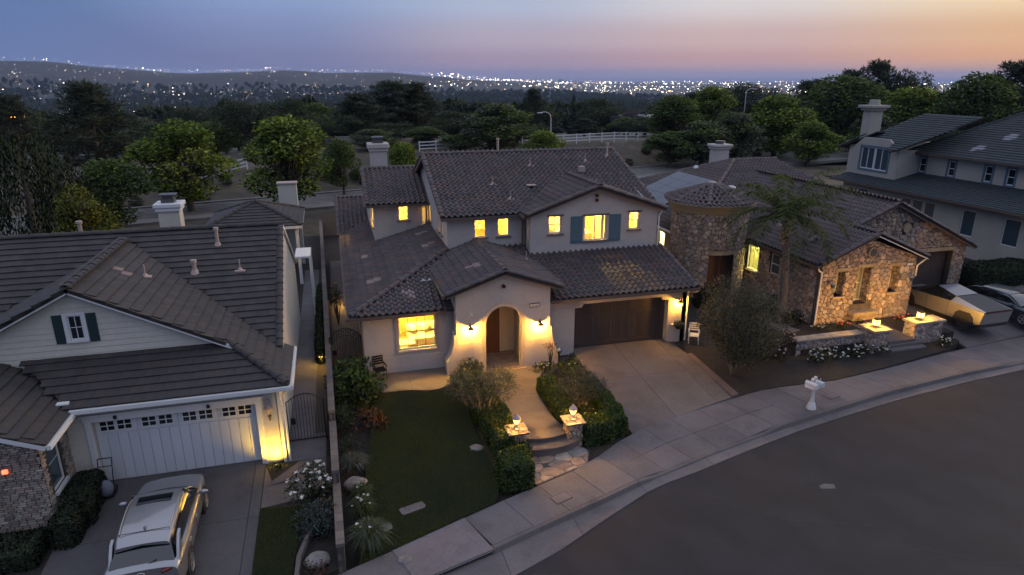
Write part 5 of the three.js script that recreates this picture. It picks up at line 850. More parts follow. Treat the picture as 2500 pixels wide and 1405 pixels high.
// ---------------------------------------------------------------- stone-faced house on the right with a round turret
{
  const H = thing('stone_house', 'single-storey rubble-stone house with round turret and brown barrel-tile roof', 'house', V(27.6, 0, -30)), F = (x, z) => frameOf(V(x, 0, z), X1);
  const sw = new Stonework(41, STONES), sill = mat('sandSill', 0.40, 0.30, 0.19, { map: T.stone });
  // front gable wall with three deep windows
  const ff = F(24.55, -27.7), out = [[0, -0.3], [6.1, -0.3], [6.1, 3.4], [3.05, 4.5], [0, 3.4]], wins = [[0.95, 1.55, 1.5, 2.9], [2.35, 3.2, 0.95, 3.02], [4.5, 5.12, 1.45, 2.95]];
  const w1 = wall(H, ff, out, wins.map((q) => rect(...q)), M.mortar, 0.3);
  const exc = [...wins.map(([a, b, c, d]) => [a - 0.01, b + 0.01, c - 0.12, d + 0.2]), [2.1, 3.5, 0.55, 0.95], [2.72, 3.38, 3.55, 4.12]];
  sw.face(out, exc, (u, v, w) => at(ff, u, v, w));
  for (const [a, b, c, d] of wins) { // reveals lined with stone, lintel and sill
    const big = b - a > 0.7; mesh('window_reveal', new MB().box(ff.o.x + a - 0.02, ff.o.x + a, c, d, -28.25, -27.7).box(ff.o.x + b, ff.o.x + b + 0.02, c, d, -28.25, -27.7).box(ff.o.x + a, ff.o.x + b, d, d + 0.02, -28.25, -27.7).box(ff.o.x + a, ff.o.x + b, c - 0.02, c, -28.25, -27.7), M.mortar, H);
    sw.face(rect(-28.22, -27.68, c, d), [], (u, v, w) => V(ff.o.x + b - w * 0.6, v, u), 0.3, 0.2);
    mesh('lintel', new MB().cbox(ff.o.x + a - 0.12, ff.o.x + b + 0.2, d, d + 0.2, -27.75, -27.62, 0.012), sill, H); if (!big) mesh('sill', new MB().cbox(ff.o.x + a - 0.08, ff.o.x + b + 0.1, c - 0.13, c, -28.2, -27.6, 0.012), sill, H);
    const fw = F(24.55, -28.2); windowIn(H, fw, a, b, c, d, { set: 0.02, cols: 1, rows: 2, mid: 'h', frame: 0.075, glass: M.curtainGlass, sill: 0, fm: M.white });
  }
  mesh('window_ledge', new MB().cbox(26.55, 28.15, 0.42, 0.62, -27.75, -27.15, 0.02).cbox(26.65, 28.05, 0.1, 0.42, -27.75, -27.3, 0.02), sill, H);
  { const v = mesh('gable_vent', new MB().cyl(V(27.6, 3.83, -27.72), V(27.6, 3.83, -27.6), 0.3, 0.3, 20), sill, H); mesh('vent_louvre', new MB().cyl(V(27.6, 3.83, -27.62), V(27.6, 3.83, -27.585), 0.22, 0.22, 18), M.chimMetal, v); }
  // side wall with two windows
  const fl = frameOf(V(24.55, 0, -35.5), Z1), ol = rect(0, 7.5, -0.3, 3.4), wl = [[1.3, 2.45, 1.4, 3.0], [3.6, 4.35, 1.75, 2.95]];
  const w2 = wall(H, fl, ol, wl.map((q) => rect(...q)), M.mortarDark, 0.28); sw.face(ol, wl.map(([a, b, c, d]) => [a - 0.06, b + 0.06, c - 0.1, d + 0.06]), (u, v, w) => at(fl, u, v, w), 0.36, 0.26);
  windowIn(H, fl, ...wl[0], { set: 0.05, cols: 2, rows: 1, frame: 0.06, sill: 0.08, over: 0.06, tm: sill, label: 'lit side window with yellow-green horizontal blinds' }); windowIn(H, fl, ...wl[1], { set: 0.05, cols: 1, rows: 2, mid: 'h', glass: M.blueGlass, sill: 0.08, over: 0.06, tm: sill });
  room(H, 24.85, 27.5, 0.8, 3.2, -34.6, -32.4, ['x0'], mat('roomGreen', 0.74, 0.78, 0.42)); mesh('ceiling_lamp', new MB().lathe([[0.001, -0.09], [0.12, -0.075], [0.17, -0.02], [0.17, 0]], V(25.9, 3.19, -33.5), 14), M.ceilingGlow, H); lampLight(H, V(25.9, 3.05, -33.5), 36, [1, 0.85, 0.32], 5);
  for (let y = 1.5; y < 2.95; y += 0.062) mesh('blind_slat', new MB().quad(V(24.72, y, -34.14), V(24.72, y, -33.11), V(24.76, y + 0.05, -33.11), V(24.76, y + 0.05, -34.14)), M.blind, H);
  // turret
  const C = V(22.3, 0, -35.3), RT = 2.27, dA = -0.12, dW = 0.34; // door direction from +z, half angle
  const cyl = (r, y0, y1, a0, a1, t, n = 40) => { const mb = new MB(); for (let i = 0; i < n; i++) { const a = mix(a0, a1, i / n), b = mix(a0, a1, (i + 1) / n), p = (q, rr, y) => V(C.x + Math.sin(q) * rr, y, C.z + Math.cos(q) * rr); mb.quad(p(a, r, y0), p(b, r, y0), p(b, r, y1), p(a, r, y1)); mb.quad(p(b, r - t, y0), p(a, r - t, y0), p(a, r - t, y1), p(b, r - t, y1)); mb.quad(p(a, r, y1), p(b, r, y1), p(b, r - t, y1), p(a, r - t, y1)); } return mb; };
  const tw = mesh('turret', cyl(RT, -0.3, 5.2, dA + dW, dA - dW + 2 * Math.PI, 0.3), M.mortar, H, 'round stone turret with conical tile roof'); mesh('turret_head', cyl(RT, 2.75, 5.2, dA - dW, dA + dW, 0.3, 10), M.mortar, tw);
  const amax = 1.9; sw.face(rect(-amax * RT, amax * RT, -0.2, 5.15), [[(dA - dW) * RT - 0.02, (dA + dW) * RT + 0.02, -1, 2.98]], (u, v, w) => { const a = u / RT, r = RT + w; return V(C.x + Math.sin(a) * r, v, C.z + Math.cos(a) * r); }, 0.34, 0.25);
  { const m = cyl(RT + 0.06, 2.68, 2.95, dA - dW - 0.05, dA + dW + 0.05, 0.4, 10); mesh('door_lintel', m, sill, tw); const dz = C.z + Math.cos(dA) * (RT - 0.45), dx = C.x + Math.sin(dA) * (RT - 0.45); const d = mesh('turret_door', new MB().cbox(dx - 0.72, dx + 0.72, -0.1, 2.75, dz - 0.05, dz + 0.02, 0.015), M.doorWood, tw, 'dark red timber turret door'); for (const x of [-0.36, 0, 0.36]) mesh('plank_joint', new MB().box(dx + x - 0.008, dx + x + 0.008, 0, 2.7, dz + 0.02, dz + 0.026), M.joint, d); mesh('door_pull', new MB().cyl(V(dx + 0.56, 1.0, dz + 0.08), V(dx + 0.56, 1.35, dz + 0.08), 0.015), M.bronze, d); }
  const tan = mat('cornice', 0.46, 0.35, 0.20, { map: T.stucco }); mesh('cornice', new MB().lathe([[RT - 0.05, 5.05], [RT + 0.08, 5.1], [RT + 0.08, 5.25], [RT + 0.2, 5.4], [RT + 0.33, 5.5], [RT + 0.33, 5.62], [RT + 0.1, 5.66]], C, 48), tan, tw); mesh('turret_gutter', new MB().geo(new THREE.TorusGeometry(RT + 0.42, 0.055, 8, 56), new THREE.Matrix4().makeRotationX(Math.PI / 2).setPosition(V(C.x, 5.66, C.z))), M.offwhite, tw);
  sw.finish(w1, 300);
  // tan stucco link wall behind the turret on the left, with a lit window
  const tl = frameOf(V(21.1, 0, -52), Z1); wall(H, tl, rect(0, 17, -0.1, 3.3), [rect(12.7, 13.5, 1.6, 2.9)], M.stuccoTan); windowIn(H, tl, 12.7, 13.5, 1.6, 2.9, { set: 0.06, cols: 1, rows: 1, sill: 0 }); room(H, 21.34, 23.6, 0.6, 3.1, -40.2, -37.9, ['x0'], M.furniture); mesh('ceiling_lamp', new MB().lathe([[0.001, -0.09], [0.12, -0.075], [0.17, -0.02], [0.17, 0]], V(22.2, 3.09, -39), 14), M.ceilingGlow, H); lampLight(H, V(22.2, 2.95, -39), 30, [1, 0.9, 0.45], 5);
  mesh('wall', new MB().box(21.3, 36, -0.1, 3.3, -52.2, -52), M.stuccoTan, H);
  // garage wing
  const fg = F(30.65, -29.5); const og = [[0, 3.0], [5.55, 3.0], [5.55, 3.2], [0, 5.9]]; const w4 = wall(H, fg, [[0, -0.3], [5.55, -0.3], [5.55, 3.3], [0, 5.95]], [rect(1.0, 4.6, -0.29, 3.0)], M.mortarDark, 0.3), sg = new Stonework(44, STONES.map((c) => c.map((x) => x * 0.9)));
  sg.face([[0, 3.05], [5.55, 3.05], [5.55, 3.25], [0, 5.9]], [[0.55, 1.2, 4.25, 4.85], [0.9, 4.7, 2.9, 3.25]], (u, v, w) => at(fg, u, v, w), 0.36, 0.25); sg.face(rect(4.62, 5.55, -0.3, 3.05), [], (u, v, w) => at(fg, u, v, w), 0.36, 0.25); sg.face(rect(0, 0.98, -0.3, 3.05), [], (u, v, w) => at(fg, u, v, w), 0.36, 0.25);
  { const fg2 = F(24.55, -29.5), p2 = [[3.3, 4.6], [6.1, 3.6], [6.1, 5.95]]; wall(H, fg2, p2, [], M.mortarDark, 0.2); sg.face(p2, [], (u, v, w) => at(fg2, u, v, w), 0.36, 0.25); } sg.finish(w4, 0);
  mesh('lintel', new MB().cbox(31.5, 35.4, 3.0, 3.22, -29.55, -29.42, 0.012), sill, H); mesh('gable_vent', new MB().cyl(V(31.5, 4.55, -29.5), V(31.5, 4.55, -29.4), 0.28, 0.28, 18), sill, H);
  const gd = mesh('garage_door', new MB().box(31.6, 35.3, -0.2, 3.0, -29.95, -29.9), M.garageBrown, H); for (let i = 0; i < 18; i++) mesh('plank', new MB().box(31.62 + i * 0.203, 31.62 + i * 0.203 + 0.193, 0, 2.98, -29.9, -29.885), M.garageBrown, gd); mesh('wall', new MB().box(36.0, 36.2, -0.3, 3.3, -52, -29.8), M.stuccoTan, H);
  // roofs
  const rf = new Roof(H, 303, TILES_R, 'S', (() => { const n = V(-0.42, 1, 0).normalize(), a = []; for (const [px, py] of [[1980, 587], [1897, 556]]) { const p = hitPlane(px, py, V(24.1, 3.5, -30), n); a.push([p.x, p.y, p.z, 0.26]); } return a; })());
  const s = 0.425, k = Math.hypot(1, s); // wide wing, ridge along z at x 30.35
  rf.slope(V(24.05, 3.45, -46), Z1, V(1, s, 0), [[9.0, 0], [18.7, 0], [18.7, 3.3 * k], [16.9, 3.3 * k], [16.9, 6.3 * k], [0, 6.3 * k], [2.0, 4.4 * k]]);
  rf.slope(V(36.6, 3.2, -29.1), V(0, 0, -1), V(-1, 0.47, 0), [[0, 0], [14, 0], [14, 6.25 * Math.hypot(1, 0.47)], [0, 6.25 * Math.hypot(1, 0.47)]]);
  // front gable: right slope meets the wide wing behind
  rf.slope(V(31.1, 3.45, -27.3), V(0, 0, -1), V(-1, 0.42, 0), [[0, 0], [2.1, 0], [2.1, 3.5 * Math.hypot(1, 0.42)], [0, 3.5 * Math.hypot(1, 0.42)]]);
  // hip roof over the main body
  const sh = 0.40, kh = Math.hypot(1, sh);
  rf.slope(V(20.7, 3.4, -35.1), X1, V(0, sh, -1), [[0, 0], [15.9, 0], [12.3, 8.5 * kh], [8.5, 8.5 * kh]]);
  rf.slope(V(20.7, 3.4, -52.5), Z1, V(1, sh, 0), [[0, 0], [17.4, 0], [8.9, 8.5 * kh], [8.5, 8.5 * kh]]);
  rf.plane(V(36, 3.4, -52.5), V(-1, 0, 0), V(0, sh, 1), [[0, 0], [15.3, 0], [6.8, 8.5 * kh], [3, 8.5 * kh]]);
  rf.caps(V(20.8, 3.44, -35.2), V(29.2, 6.8, -43.6)); rf.caps(V(20.8, 3.44, -52.4), V(29.2, 6.8, -44.0)); rf.caps(V(29.2, 6.82, -43.8), V(33.0, 6.82, -43.8)); rf.caps(V(27.55, 4.95, -27.3), V(27.55, 4.95, -29.4)); rf.caps(V(30.35, 6.14, -29.05), V(30.35, 6.14, -45)); rf.caps(V(24.15, 3.5, -27.38), V(27.5, 4.92, -27.38), 0.02); rf.caps(V(31.0, 3.5, -27.38), V(27.6, 4.92, -27.38), 0.02); rf.caps(V(36.5, 3.25, -29.15), V(30.4, 6.12, -29.15), 0.02); rf.caps(V(27.5, 4.9, -29.15), V(30.3, 6.12, -29.15), 0.02);
  // turret cone of radial tile rows
  { const apex = V(C.x, 6.62, C.z), n = 44, er = RT + 0.5, ey = 5.66; rf.deck.geo(new THREE.ConeGeometry(er, 0.95, 40, 1, false), new THREE.Matrix4().makeTranslation(C.x, ey + 0.475, C.z));
    const L = Math.hypot(er, 0.96); for (let j = 0; j < 6; j++) { const r0 = er - j * 0.42, cnt = Math.max(7, Math.round(2 * Math.PI * (r0 - 0.12) / 0.31)); for (let i = 0; i < cnt; i++) { const a = i / cnt * 2 * Math.PI + j * 0.05, d = V(Math.sin(a), 0, Math.cos(a)), v = d.clone().multiplyScalar(-er).add(V(0, 0.96, 0)).normalize(), u = Y1.clone().cross(d), nn = u.clone().cross(v), p = V(C.x, ey, C.z).addScaledVector(d, r0).add(V(0, (er - r0) * 0.96 / er + 0.02, 0)); rf.list.push({ g: barrelTile, m: new THREE.Matrix4().makeBasis(u, v, nn).setPosition(p), name: 'roof_tile', at: p, c: rf.pick(p) }); } }
    for (let i = 0; i < 8; i++) { const a = i / 8 * 6.283 + 0.2, d = V(Math.sin(a), 0, Math.cos(a)); rf.caps(V(C.x, ey, C.z).addScaledVector(d, er - 0.02).add(V(0, 0.02, 0)), apex.clone().addScaledVector(d, 0.25).add(V(0, -0.06, 0)), 0.06); } }
  const roof = rf.finish(300); mesh('turret_finial', new MB().ball(V(C.x, 6.62, C.z), 0.3, 14, 8, 0.45), M.ventTan, roof);
  // solar panels on the left slope
  { const n = V(-sh, 1, 0).normalize(), o = V(20.7, 3.4, -52.5), v = V(1, sh, 0).normalize(); for (let i = 0; i < 3; i++) for (let j = 0; j < 4; j++) { const u0 = 6.2 + i * 1.72, v0 = 1.9 + j * 1.02; const p = mesh('solar_panel', new MB().prism(rect(u0, u0 + 1.69, v0, v0 + 1.0), o, Z1, v, 0.14, 0.18), M.solar, roof); } }
  eaveGutter(H, V(23.98, 3.34, -27.3), V(23.98, 3.34, -37), M.fascia); eaveGutter(H, V(20.64, 3.3, -35.1), V(20.64, 3.3, -52), M.offwhite);
  for (const [a, b, m] of [[[24.1, 3.36, -27.42], [27.55, 4.8, -27.42], M.soffit], [[31.05, 3.36, -27.36], [27.55, 4.82, -27.36], M.offwhite], [[36.55, 3.1, -29.2], [30.35, 6.0, -29.2], M.soffit], [[27.5, 4.78, -29.2], [30.35, 6.0, -29.2], M.soffit]]) eaveGutter(H, V(...a), V(...b), m, 'rake_board');
  pipe(H, [V(24.0, 3.28, -27.35), V(24.2, 3.1, -27.5), V(24.5, 2.95, -27.62), V(24.5, -0.1, -27.62)], M.offwhite, 0.045); pipe(H, [V(31.0, 3.3, -27.4), V(30.85, 3.05, -27.55), V(30.7, 2.9, -27.6), V(30.7, 2.3, -27.6)], M.offwhite, 0.04); pipe(H, [V(20.7, 3.25, -36.2), V(21.02, 3.0, -36.2), V(21.02, 0, -36.2)], M.offwhite, 0.04);
  { const c = mesh('chimney', new MB().box(30.7, 31.9, 4.5, 7.3, -49.4, -48.4), M.stucco, H); mesh('chimney_cap', new MB().cbox(30.58, 32.02, 7.1, 7.3, -49.5, -48.3, 0.03).cbox(30.48, 32.12, 7.3, 7.5, -49.6, -48.2, 0.03), M.stucco, c); mesh('spark_arrestor', new MB().cyl(V(31.3, 7.5, -48.9), V(31.3, 7.65, -48.9), 0.4, 0.35, 12).cyl(V(31.3, 7.7, -48.9), V(31.3, 7.77, -48.9), 0.42, 0.42, 12).cyl(V(31.3, 7.65, -48.9), V(31.3, 7.71, -48.9), 0.2, 0.2, 12), M.chimMetal, c); }
  { const y = 4.1; mesh('roof_vent', new MB().lathe([[0.3, 0], [0.24, 0.2], [0.3, 0.22], [0.26, 0.34], [0.001, 0.42]], V(26.4, 5.3, -39.4), 14), M.galv, roof); mesh('roof_vent', new MB().ball(V(27.2, 6.1, -45.5), 0.2, 10, 6), M.white, roof); }
  // wall lanterns, unlit, and a number plate
  for (const [x, l] of [[25.1, 'unlit pewter wall lantern left of the stone front windows'], [30.25, 'unlit pewter wall lantern at the right end of the stone front']]) { const t = thing('wall_lantern', l, 'lantern', V(x, 2.25, -27.6)), c = V(x, 2.25, -27.42); mesh('bracket', new MB().tube([V(x, 2.35, -27.68), V(x, 2.55, -27.5), V(x, 2.42, -27.42)], 0.014), M.bronze, t); mesh('lantern_cap', new MB().lathe([[0.001, 0.18], [0.06, 0.13], [0.15, 0.07], [0.14, 0.06]], c, 12), M.pewter, t); mesh('lantern_glass', new MB().lathe([[0.03, -0.16], [0.09, -0.06], [0.1, 0.06]], c, 12), M.blueGlass, t); }
  { const t = thing('house_number_plaque', 'pale house number plaque high on the right of the stone front', 'plaque', V(30.2, 3.0, -27.62)); mesh('plaque_frame', new MB().cbox(30.0, 30.42, 2.92, 3.08, -27.68, -27.62, 0.006), M.trimBrown, t); for (let i = 0; i < 4; i++) mesh('number_tile', new MB().cbox(30.02 + i * 0.098, 30.11 + i * 0.098, 2.935, 3.065, -27.62, -27.612, 0.002), M.white, t); }
}
// ---------------------------------------------------------------- blue-grey two-storey house beyond, on the right
{
  const H = thing('slate_roofed_house', 'two-storey grey stucco house with blue-grey flat tile roofs at the right edge', 'house', V(46, 0, -42));
  const f1 = frameOf(V(45.2, 0, -50), Z1), w = { glass: M.blueGlass, set: 0.05, frame: 0.06, cols: 1, rows: 1, sill: 0 };
  const low = [[0.6, 1.7], [1.85, 2.95], [6.6, 7.6], [7.75, 8.75], [8.9, 9.9], [12.3, 13.4], [15.6, 16.8]];
  wall(H, f1, rect(0, 22, -0.2, 4.0), low.map(([a, b], i) => rect(a, b, 1.5, 3.4)), M.stuccoGrey); for (const [a, b] of low) windowIn(H, f1, a, b, 1.5, 3.4, w);
  mesh('wall', new MB().box(45.4, 58, -0.2, 4.0, -50, -49.8).box(45.4, 58, -0.2, 6.5, -28.2, -28), M.stuccoGrey, H);
  // upper storey: a gabled bay at the far end, the long wall set back
  const fb = frameOf(V(46.2, 0, -51), Z1), f2 = frameOf(V(48.6, 0, -45.8), Z1);
  wall(H, fb, [[0, 3.5], [5.6, 3.5], [5.6, 6.9], [4.4, 7.7], [1.6, 7.7], [0, 6.4]], [rect(1.5, 4.6, 5.0, 6.9)], M.stuccoGrey); windowIn(H, fb, 1.5, 3.02, 5.0, 6.9, { ...w, cols: 2, mid: 'v', frame: 0.08 }); windowIn(H, fb, 3.08, 4.6, 5.0, 6.9, { ...w, cols: 2, mid: 'v', frame: 0.08 });
  { const mb = new MB(); for (const q of [[1.35, 1.5, 4.85, 7.05], [4.6, 4.75, 4.85, 7.05], [1.5, 4.6, 6.9, 7.05], [1.5, 4.6, 4.85, 5.0]]) fbox(mb, fb, ...q, -0.02, 0.05); mesh('window_trim', mb, M.shutterBlue, H); }
  const ups = [[0.4, 1.0], [3.2, 3.8], [6.4, 7.0], [8.2, 8.8]], wall2 = wall(H, f2, rect(-0.4, 18, 3.5, 6.9), ups.map(([a, b]) => rect(a, b, 5.1, 6.3)), M.stuccoGrey);
  for (const [a, b] of ups) { windowIn(H, f2, a, b, 5.1, 6.3, { ...w, glass: M.darkGlass, mid: 'h', rows: 2 }); const mb = new MB(); for (const q of [[a - 0.14, a, 4.95, 6.42], [b, b + 0.14, 4.95, 6.42], [a, b, 6.3, 6.42], [a, b, 4.95, 5.1]]) fbox(mb, f2, ...q, -0.02, 0.05); mesh('window_trim', mb, M.shutterBlue, H); }
  mesh('wall', new MB().box(46.4, 48.6, 3.5, 6.9, -45.5, -45.4).box(46.4, 58, 3.5, 6.9, -51.2, -51), M.stuccoGrey, H);
  const rf = new Roof(H, 404, SLATES, 'F', [[49.2, 7.4, -41, 0.4], [51, 8.3, -40, 0.4], [50, 8, -35, 0.4]]), s = 0.5, k = Math.hypot(1, s);
  rf.slope(V(44.4, 4.0, -50.8), Z1, V(1, 0.231, 0), rect(0, 23, 0, 4.3)); rf.slope(V(45.5, 4.0, -51.6), X1, V(0, 0, -1).add(V(0, 0.3, 0)), [[-1, 0], [2, 0], [2, 0.01]]);
  rf.slope(V(48.0, 6.75, -46.4), Z1, V(1, s, 0), [[0, 0], [19, 0], [19, 8 * k], [5.5, 8 * k]]);
  rf.slope(V(45.7, 7.1, -46.6), Z1, V(1, s, 0), [[-3.4, 0.6], [0.4, 0.6], [1.2, -0.6], [1.9, 0.2], [4.2, 5 * k], [-1.5, 5 * k]]);
  rf.slope(V(45.9, 6.6, -51.8), X1, V(0, s, 1), [[0, 0], [9, 0], [9, 3 * k], [1, 3 * k]]);
  rf.plane(V(64.0, 6.75, -27), V(0, 0, -1), V(-1, s, 0), rect(0, 13.5, 0, 8 * k));
  rf.caps(V(56.0, 10.78, -41), V(56.0, 10.78, -27.4), 0.02); rf.caps(V(48.1, 6.8, -46.3), V(56, 10.76, -41), 0.02); rf.caps(V(45.6, 6.65, -51.7), V(46.4, 7.9, -49.6), 0.02);
  rf.finish(0); eaveGutter(H, V(44.34, 3.92, -50.8), V(44.34, 3.92, -27.8), M.fascia); eaveGutter(H, V(47.95, 6.68, -45.6), V(47.95, 6.68, -27.4), M.fascia);
  { const c = mesh('chimney', new MB().box(51.0, 52.4, 4, 9.9, -55.2, -54.2), M.stuccoGrey, H); mesh('chimney_cap', new MB().cbox(50.8, 52.6, 9.7, 9.95, -55.4, -54.0, 0.03).cbox(50.6, 52.8, 9.95, 10.2, -55.6, -53.8, 0.03).cyl(V(51.7, 10.2, -54.7), V(51.7, 10.7, -54.7), 0.5, 0.45, 14), M.stuccoGrey, c); }
}
// ---------------------------------------------------------------- walls, gates, lamps and small things
{ // block wall between the lots, stepping down towards the street
  const t = thing('block_wall', 'long stepped concrete-block garden wall between the two front yards', 'wall', V(-0.85, -0.3, -30)), xz = (z) => -0.60 + (z + 15.5) * 0.0155, bl = [M.blockwall, mat('block2', 0.135, 0.112, 0.102, { map: T.concrete }), mat('block3', 0.165, 0.135, 0.122, { map: T.concrete })], r = RNG(6);
  for (const [z0, z1, top] of [[-57, -22.2, 1.25], [-22.2, -18.9, 0.85], [-18.9, -15.9, 0.38]]) {
    mesh('wall_core', new MB().beam(V(xz(z0), (top - 0.9) / 2 - 0.05, z0), V(xz(z1), (top - 0.9) / 2 - 0.05, z1), 0.17, top + 0.8 - 0.0), M.joint, t);
    for (let y = top - 0.06, row = 0; y > (z1 < -22 ? -0.2 : -0.6); y -= row ? 0.2 : 0.16, row++) { if (z0 < -50 && row > 6) break; for (let z = z0 + (row % 2) * 0.2; z < z1 - 0.05; z += 0.4) { if (z < -34 && row > 0) continue; const e = Math.min(z + 0.39, z1), h = row ? 0.19 : 0.12; mesh(row ? 'block' : 'cap_block', new MB().beam(V(xz(z), y - (row ? 0.03 : 0), z + 0.005), V(xz(e), y - (row ? 0.03 : 0), e), row ? 0.19 : 0.24, h), bl[Math.floor(r() * 3)], t); } }
  }
}
function ironGate(name, label, x0, x1, z, y0, h, arch, scroll) {
  const t = thing(name, label, 'gate', V((x0 + x1) / 2, y0, z)), n = Math.round((x1 - x0) / 0.105), top = (u) => y0 + h + arch * Math.sin(Math.PI * clamp(u));
  for (let i = 1; i < n; i++) { const u = i / n, x = mix(x0, x1, u); mesh('bar', new MB().cyl(V(x, y0 + 0.08, z), V(x, top(u) - 0.01, z), 0.009, 0.009, 6), M.ironBlack, t); }
  mesh('post', new MB().box(x0 - 0.025, x0 + 0.025, y0 - 0.1, y0 + h + 0.02, z - 0.025, z + 0.025), M.ironBlack, t); mesh('post', new MB().box(x1 - 0.025, x1 + 0.025, y0 - 0.1, y0 + h + 0.02, z - 0.025, z + 0.025), M.ironBlack, t);
  mesh('top_rail', new MB().tube(Array.from({ length: 13 }, (_, i) => V(mix(x0, x1, i / 12), top(i / 12), z)), 0.018, 24, 6), M.ironBlack, t); mesh('bottom_rail', new MB().box(x0, x1, y0 + 0.06, y0 + 0.1, z - 0.015, z + 0.015), M.ironBlack, t); mesh('lock_box', new MB().cbox(x0 + 0.12, x0 + 0.28, y0 + h * 0.45, y0 + h * 0.6, z - 0.03, z + 0.03, 0.01), M.ironBlack, t);
  if (scroll) { mesh('inner_rail', new MB().tube(Array.from({ length: 13 }, (_, i) => V(mix(x0, x1, i / 12), top(i / 12) - 0.34, z)), 0.014, 24, 6), M.ironBlack, t); const mb = new MB(); for (let i = 0; i < 7; i++) { const u = (i + 0.5) / 7, c = V(mix(x0, x1, u), top(u) - 0.17, z); mb.geo(new THREE.TorusGeometry(0.075, 0.009, 6, 14), new THREE.Matrix4().setPosition(c)); mb.geo(new THREE.TorusGeometry(0.035, 0.008, 6, 10), new THREE.Matrix4().setPosition(c.clone().add(V(0.07, 0.06, 0)))); } mesh('scrollwork', mb, M.ironBlack, t); const nb = Math.round((x1 - x0) / 0.14); for (let i = 0; i < nb; i++) { const a = mix(x0 + 0.04, x1 - 0.04, i / nb), b = mix(x0 + 0.04, x1 - 0.04, (i + 1) / nb); mesh('gate_board', new MB().box(a + 0.006, b - 0.006, y0 + 0.1, Math.min(top((i + 0.3) / nb), top((i + 0.7) / nb)) - 0.38, z - 0.03, z - 0.012), M.fenceWood, t); } }
  return t;
}
ironGate('iron_gate', 'black arched wrought-iron gate between the left house and the block wall', -2.28, -0.98, -22.6, -0.05, 1.62, 0.3, false);
ironGate('side_gate', 'dark arched side gate with scrollwork beside the stucco house', -0.72, 0.68, -28.75, -0.05, 1.55, 0.42, true);
// stone piers with urn lanterns at the front steps
for (const [x, z, top, label, lab2] of [[5.85, -20.72, 0.34, 'square flagstone-capped pier half hidden by the left hedge', 'lit urn-shaped lantern on the pier in the left hedge'], [8.06, -20.72, 0.42, 'square flagstone-capped pier with bare stone side by the steps', 'lit urn-shaped lantern on the pier right of the steps']]) {
  const t = thing('stone_pier', label, 'pier', V(x, -0.6, z)), core = mesh('pier_core', new MB().box(x - 0.27, x + 0.27, -0.8, top - 0.07, z - 0.27, z + 0.27), M.mortar, t), sw = new Stonework(Math.round(x * 10), STONES);
  sw.face(rect(-0.27, 0.27, -0.7, top - 0.08), [], (u, v, w) => V(x + u, v, z + 0.27 + w), 0.24, 0.16); sw.face(rect(-0.27, 0.27, -0.7, top - 0.08), [], (u, v, w) => V(x - 0.27 - w, v, z + u), 0.24, 0.16); sw.face(rect(-0.27, 0.27, -0.7, top - 0.08), [], (u, v, w) => V(x + 0.27 + w, v, z - u), 0.24, 0.16); sw.finish(core, 200);
  const cap = mesh('pier_cap', new MB().cbox(x - 0.4, x + 0.4, top - 0.07, top - 0.012, z - 0.4, z + 0.4, 0.012), M.mortar, t), s2 = new Stonework(Math.round(x * 10) + 1, STONES.map((c) => c.map((v) => v * 1.05))); s2.face(rect(-0.4, 0.4, -0.4, 0.4), [], (u, v, w) => V(x + u, top - 0.012 + w * 0.3, z - v), 0.34, 0.3, 0.006); s2.finish(cap, 60, 'flagstone');
  const l = thing('urn_lantern', lab2, 'lantern', V(x, top, z)), c = V(x, top, z);
  mesh('lantern_base', new MB().lathe([[0.11, 0.01], [0.11, 0.035], [0.06, 0.06], [0.04, 0.1], [0.055, 0.13], [0.03, 0.16], [0.05, 0.2]], c, 16), M.pewter, l); mesh('lantern_globe', new MB().lathe([[0.05, 0.2], [0.10, 0.27], [0.135, 0.37], [0.14, 0.42]], c, 16), M.globeGlow, l); mesh('lantern_cap', new MB().lathe([[0.16, 0.42], [0.155, 0.45], [0.10, 0.52], [0.05, 0.58], [0.03, 0.62], [0.001, 0.64]], c, 16), M.pewter, l);
  lampLight(l, V(x, top + 0.34, z), 9, [1, 0.46, 0.05], 3);
}
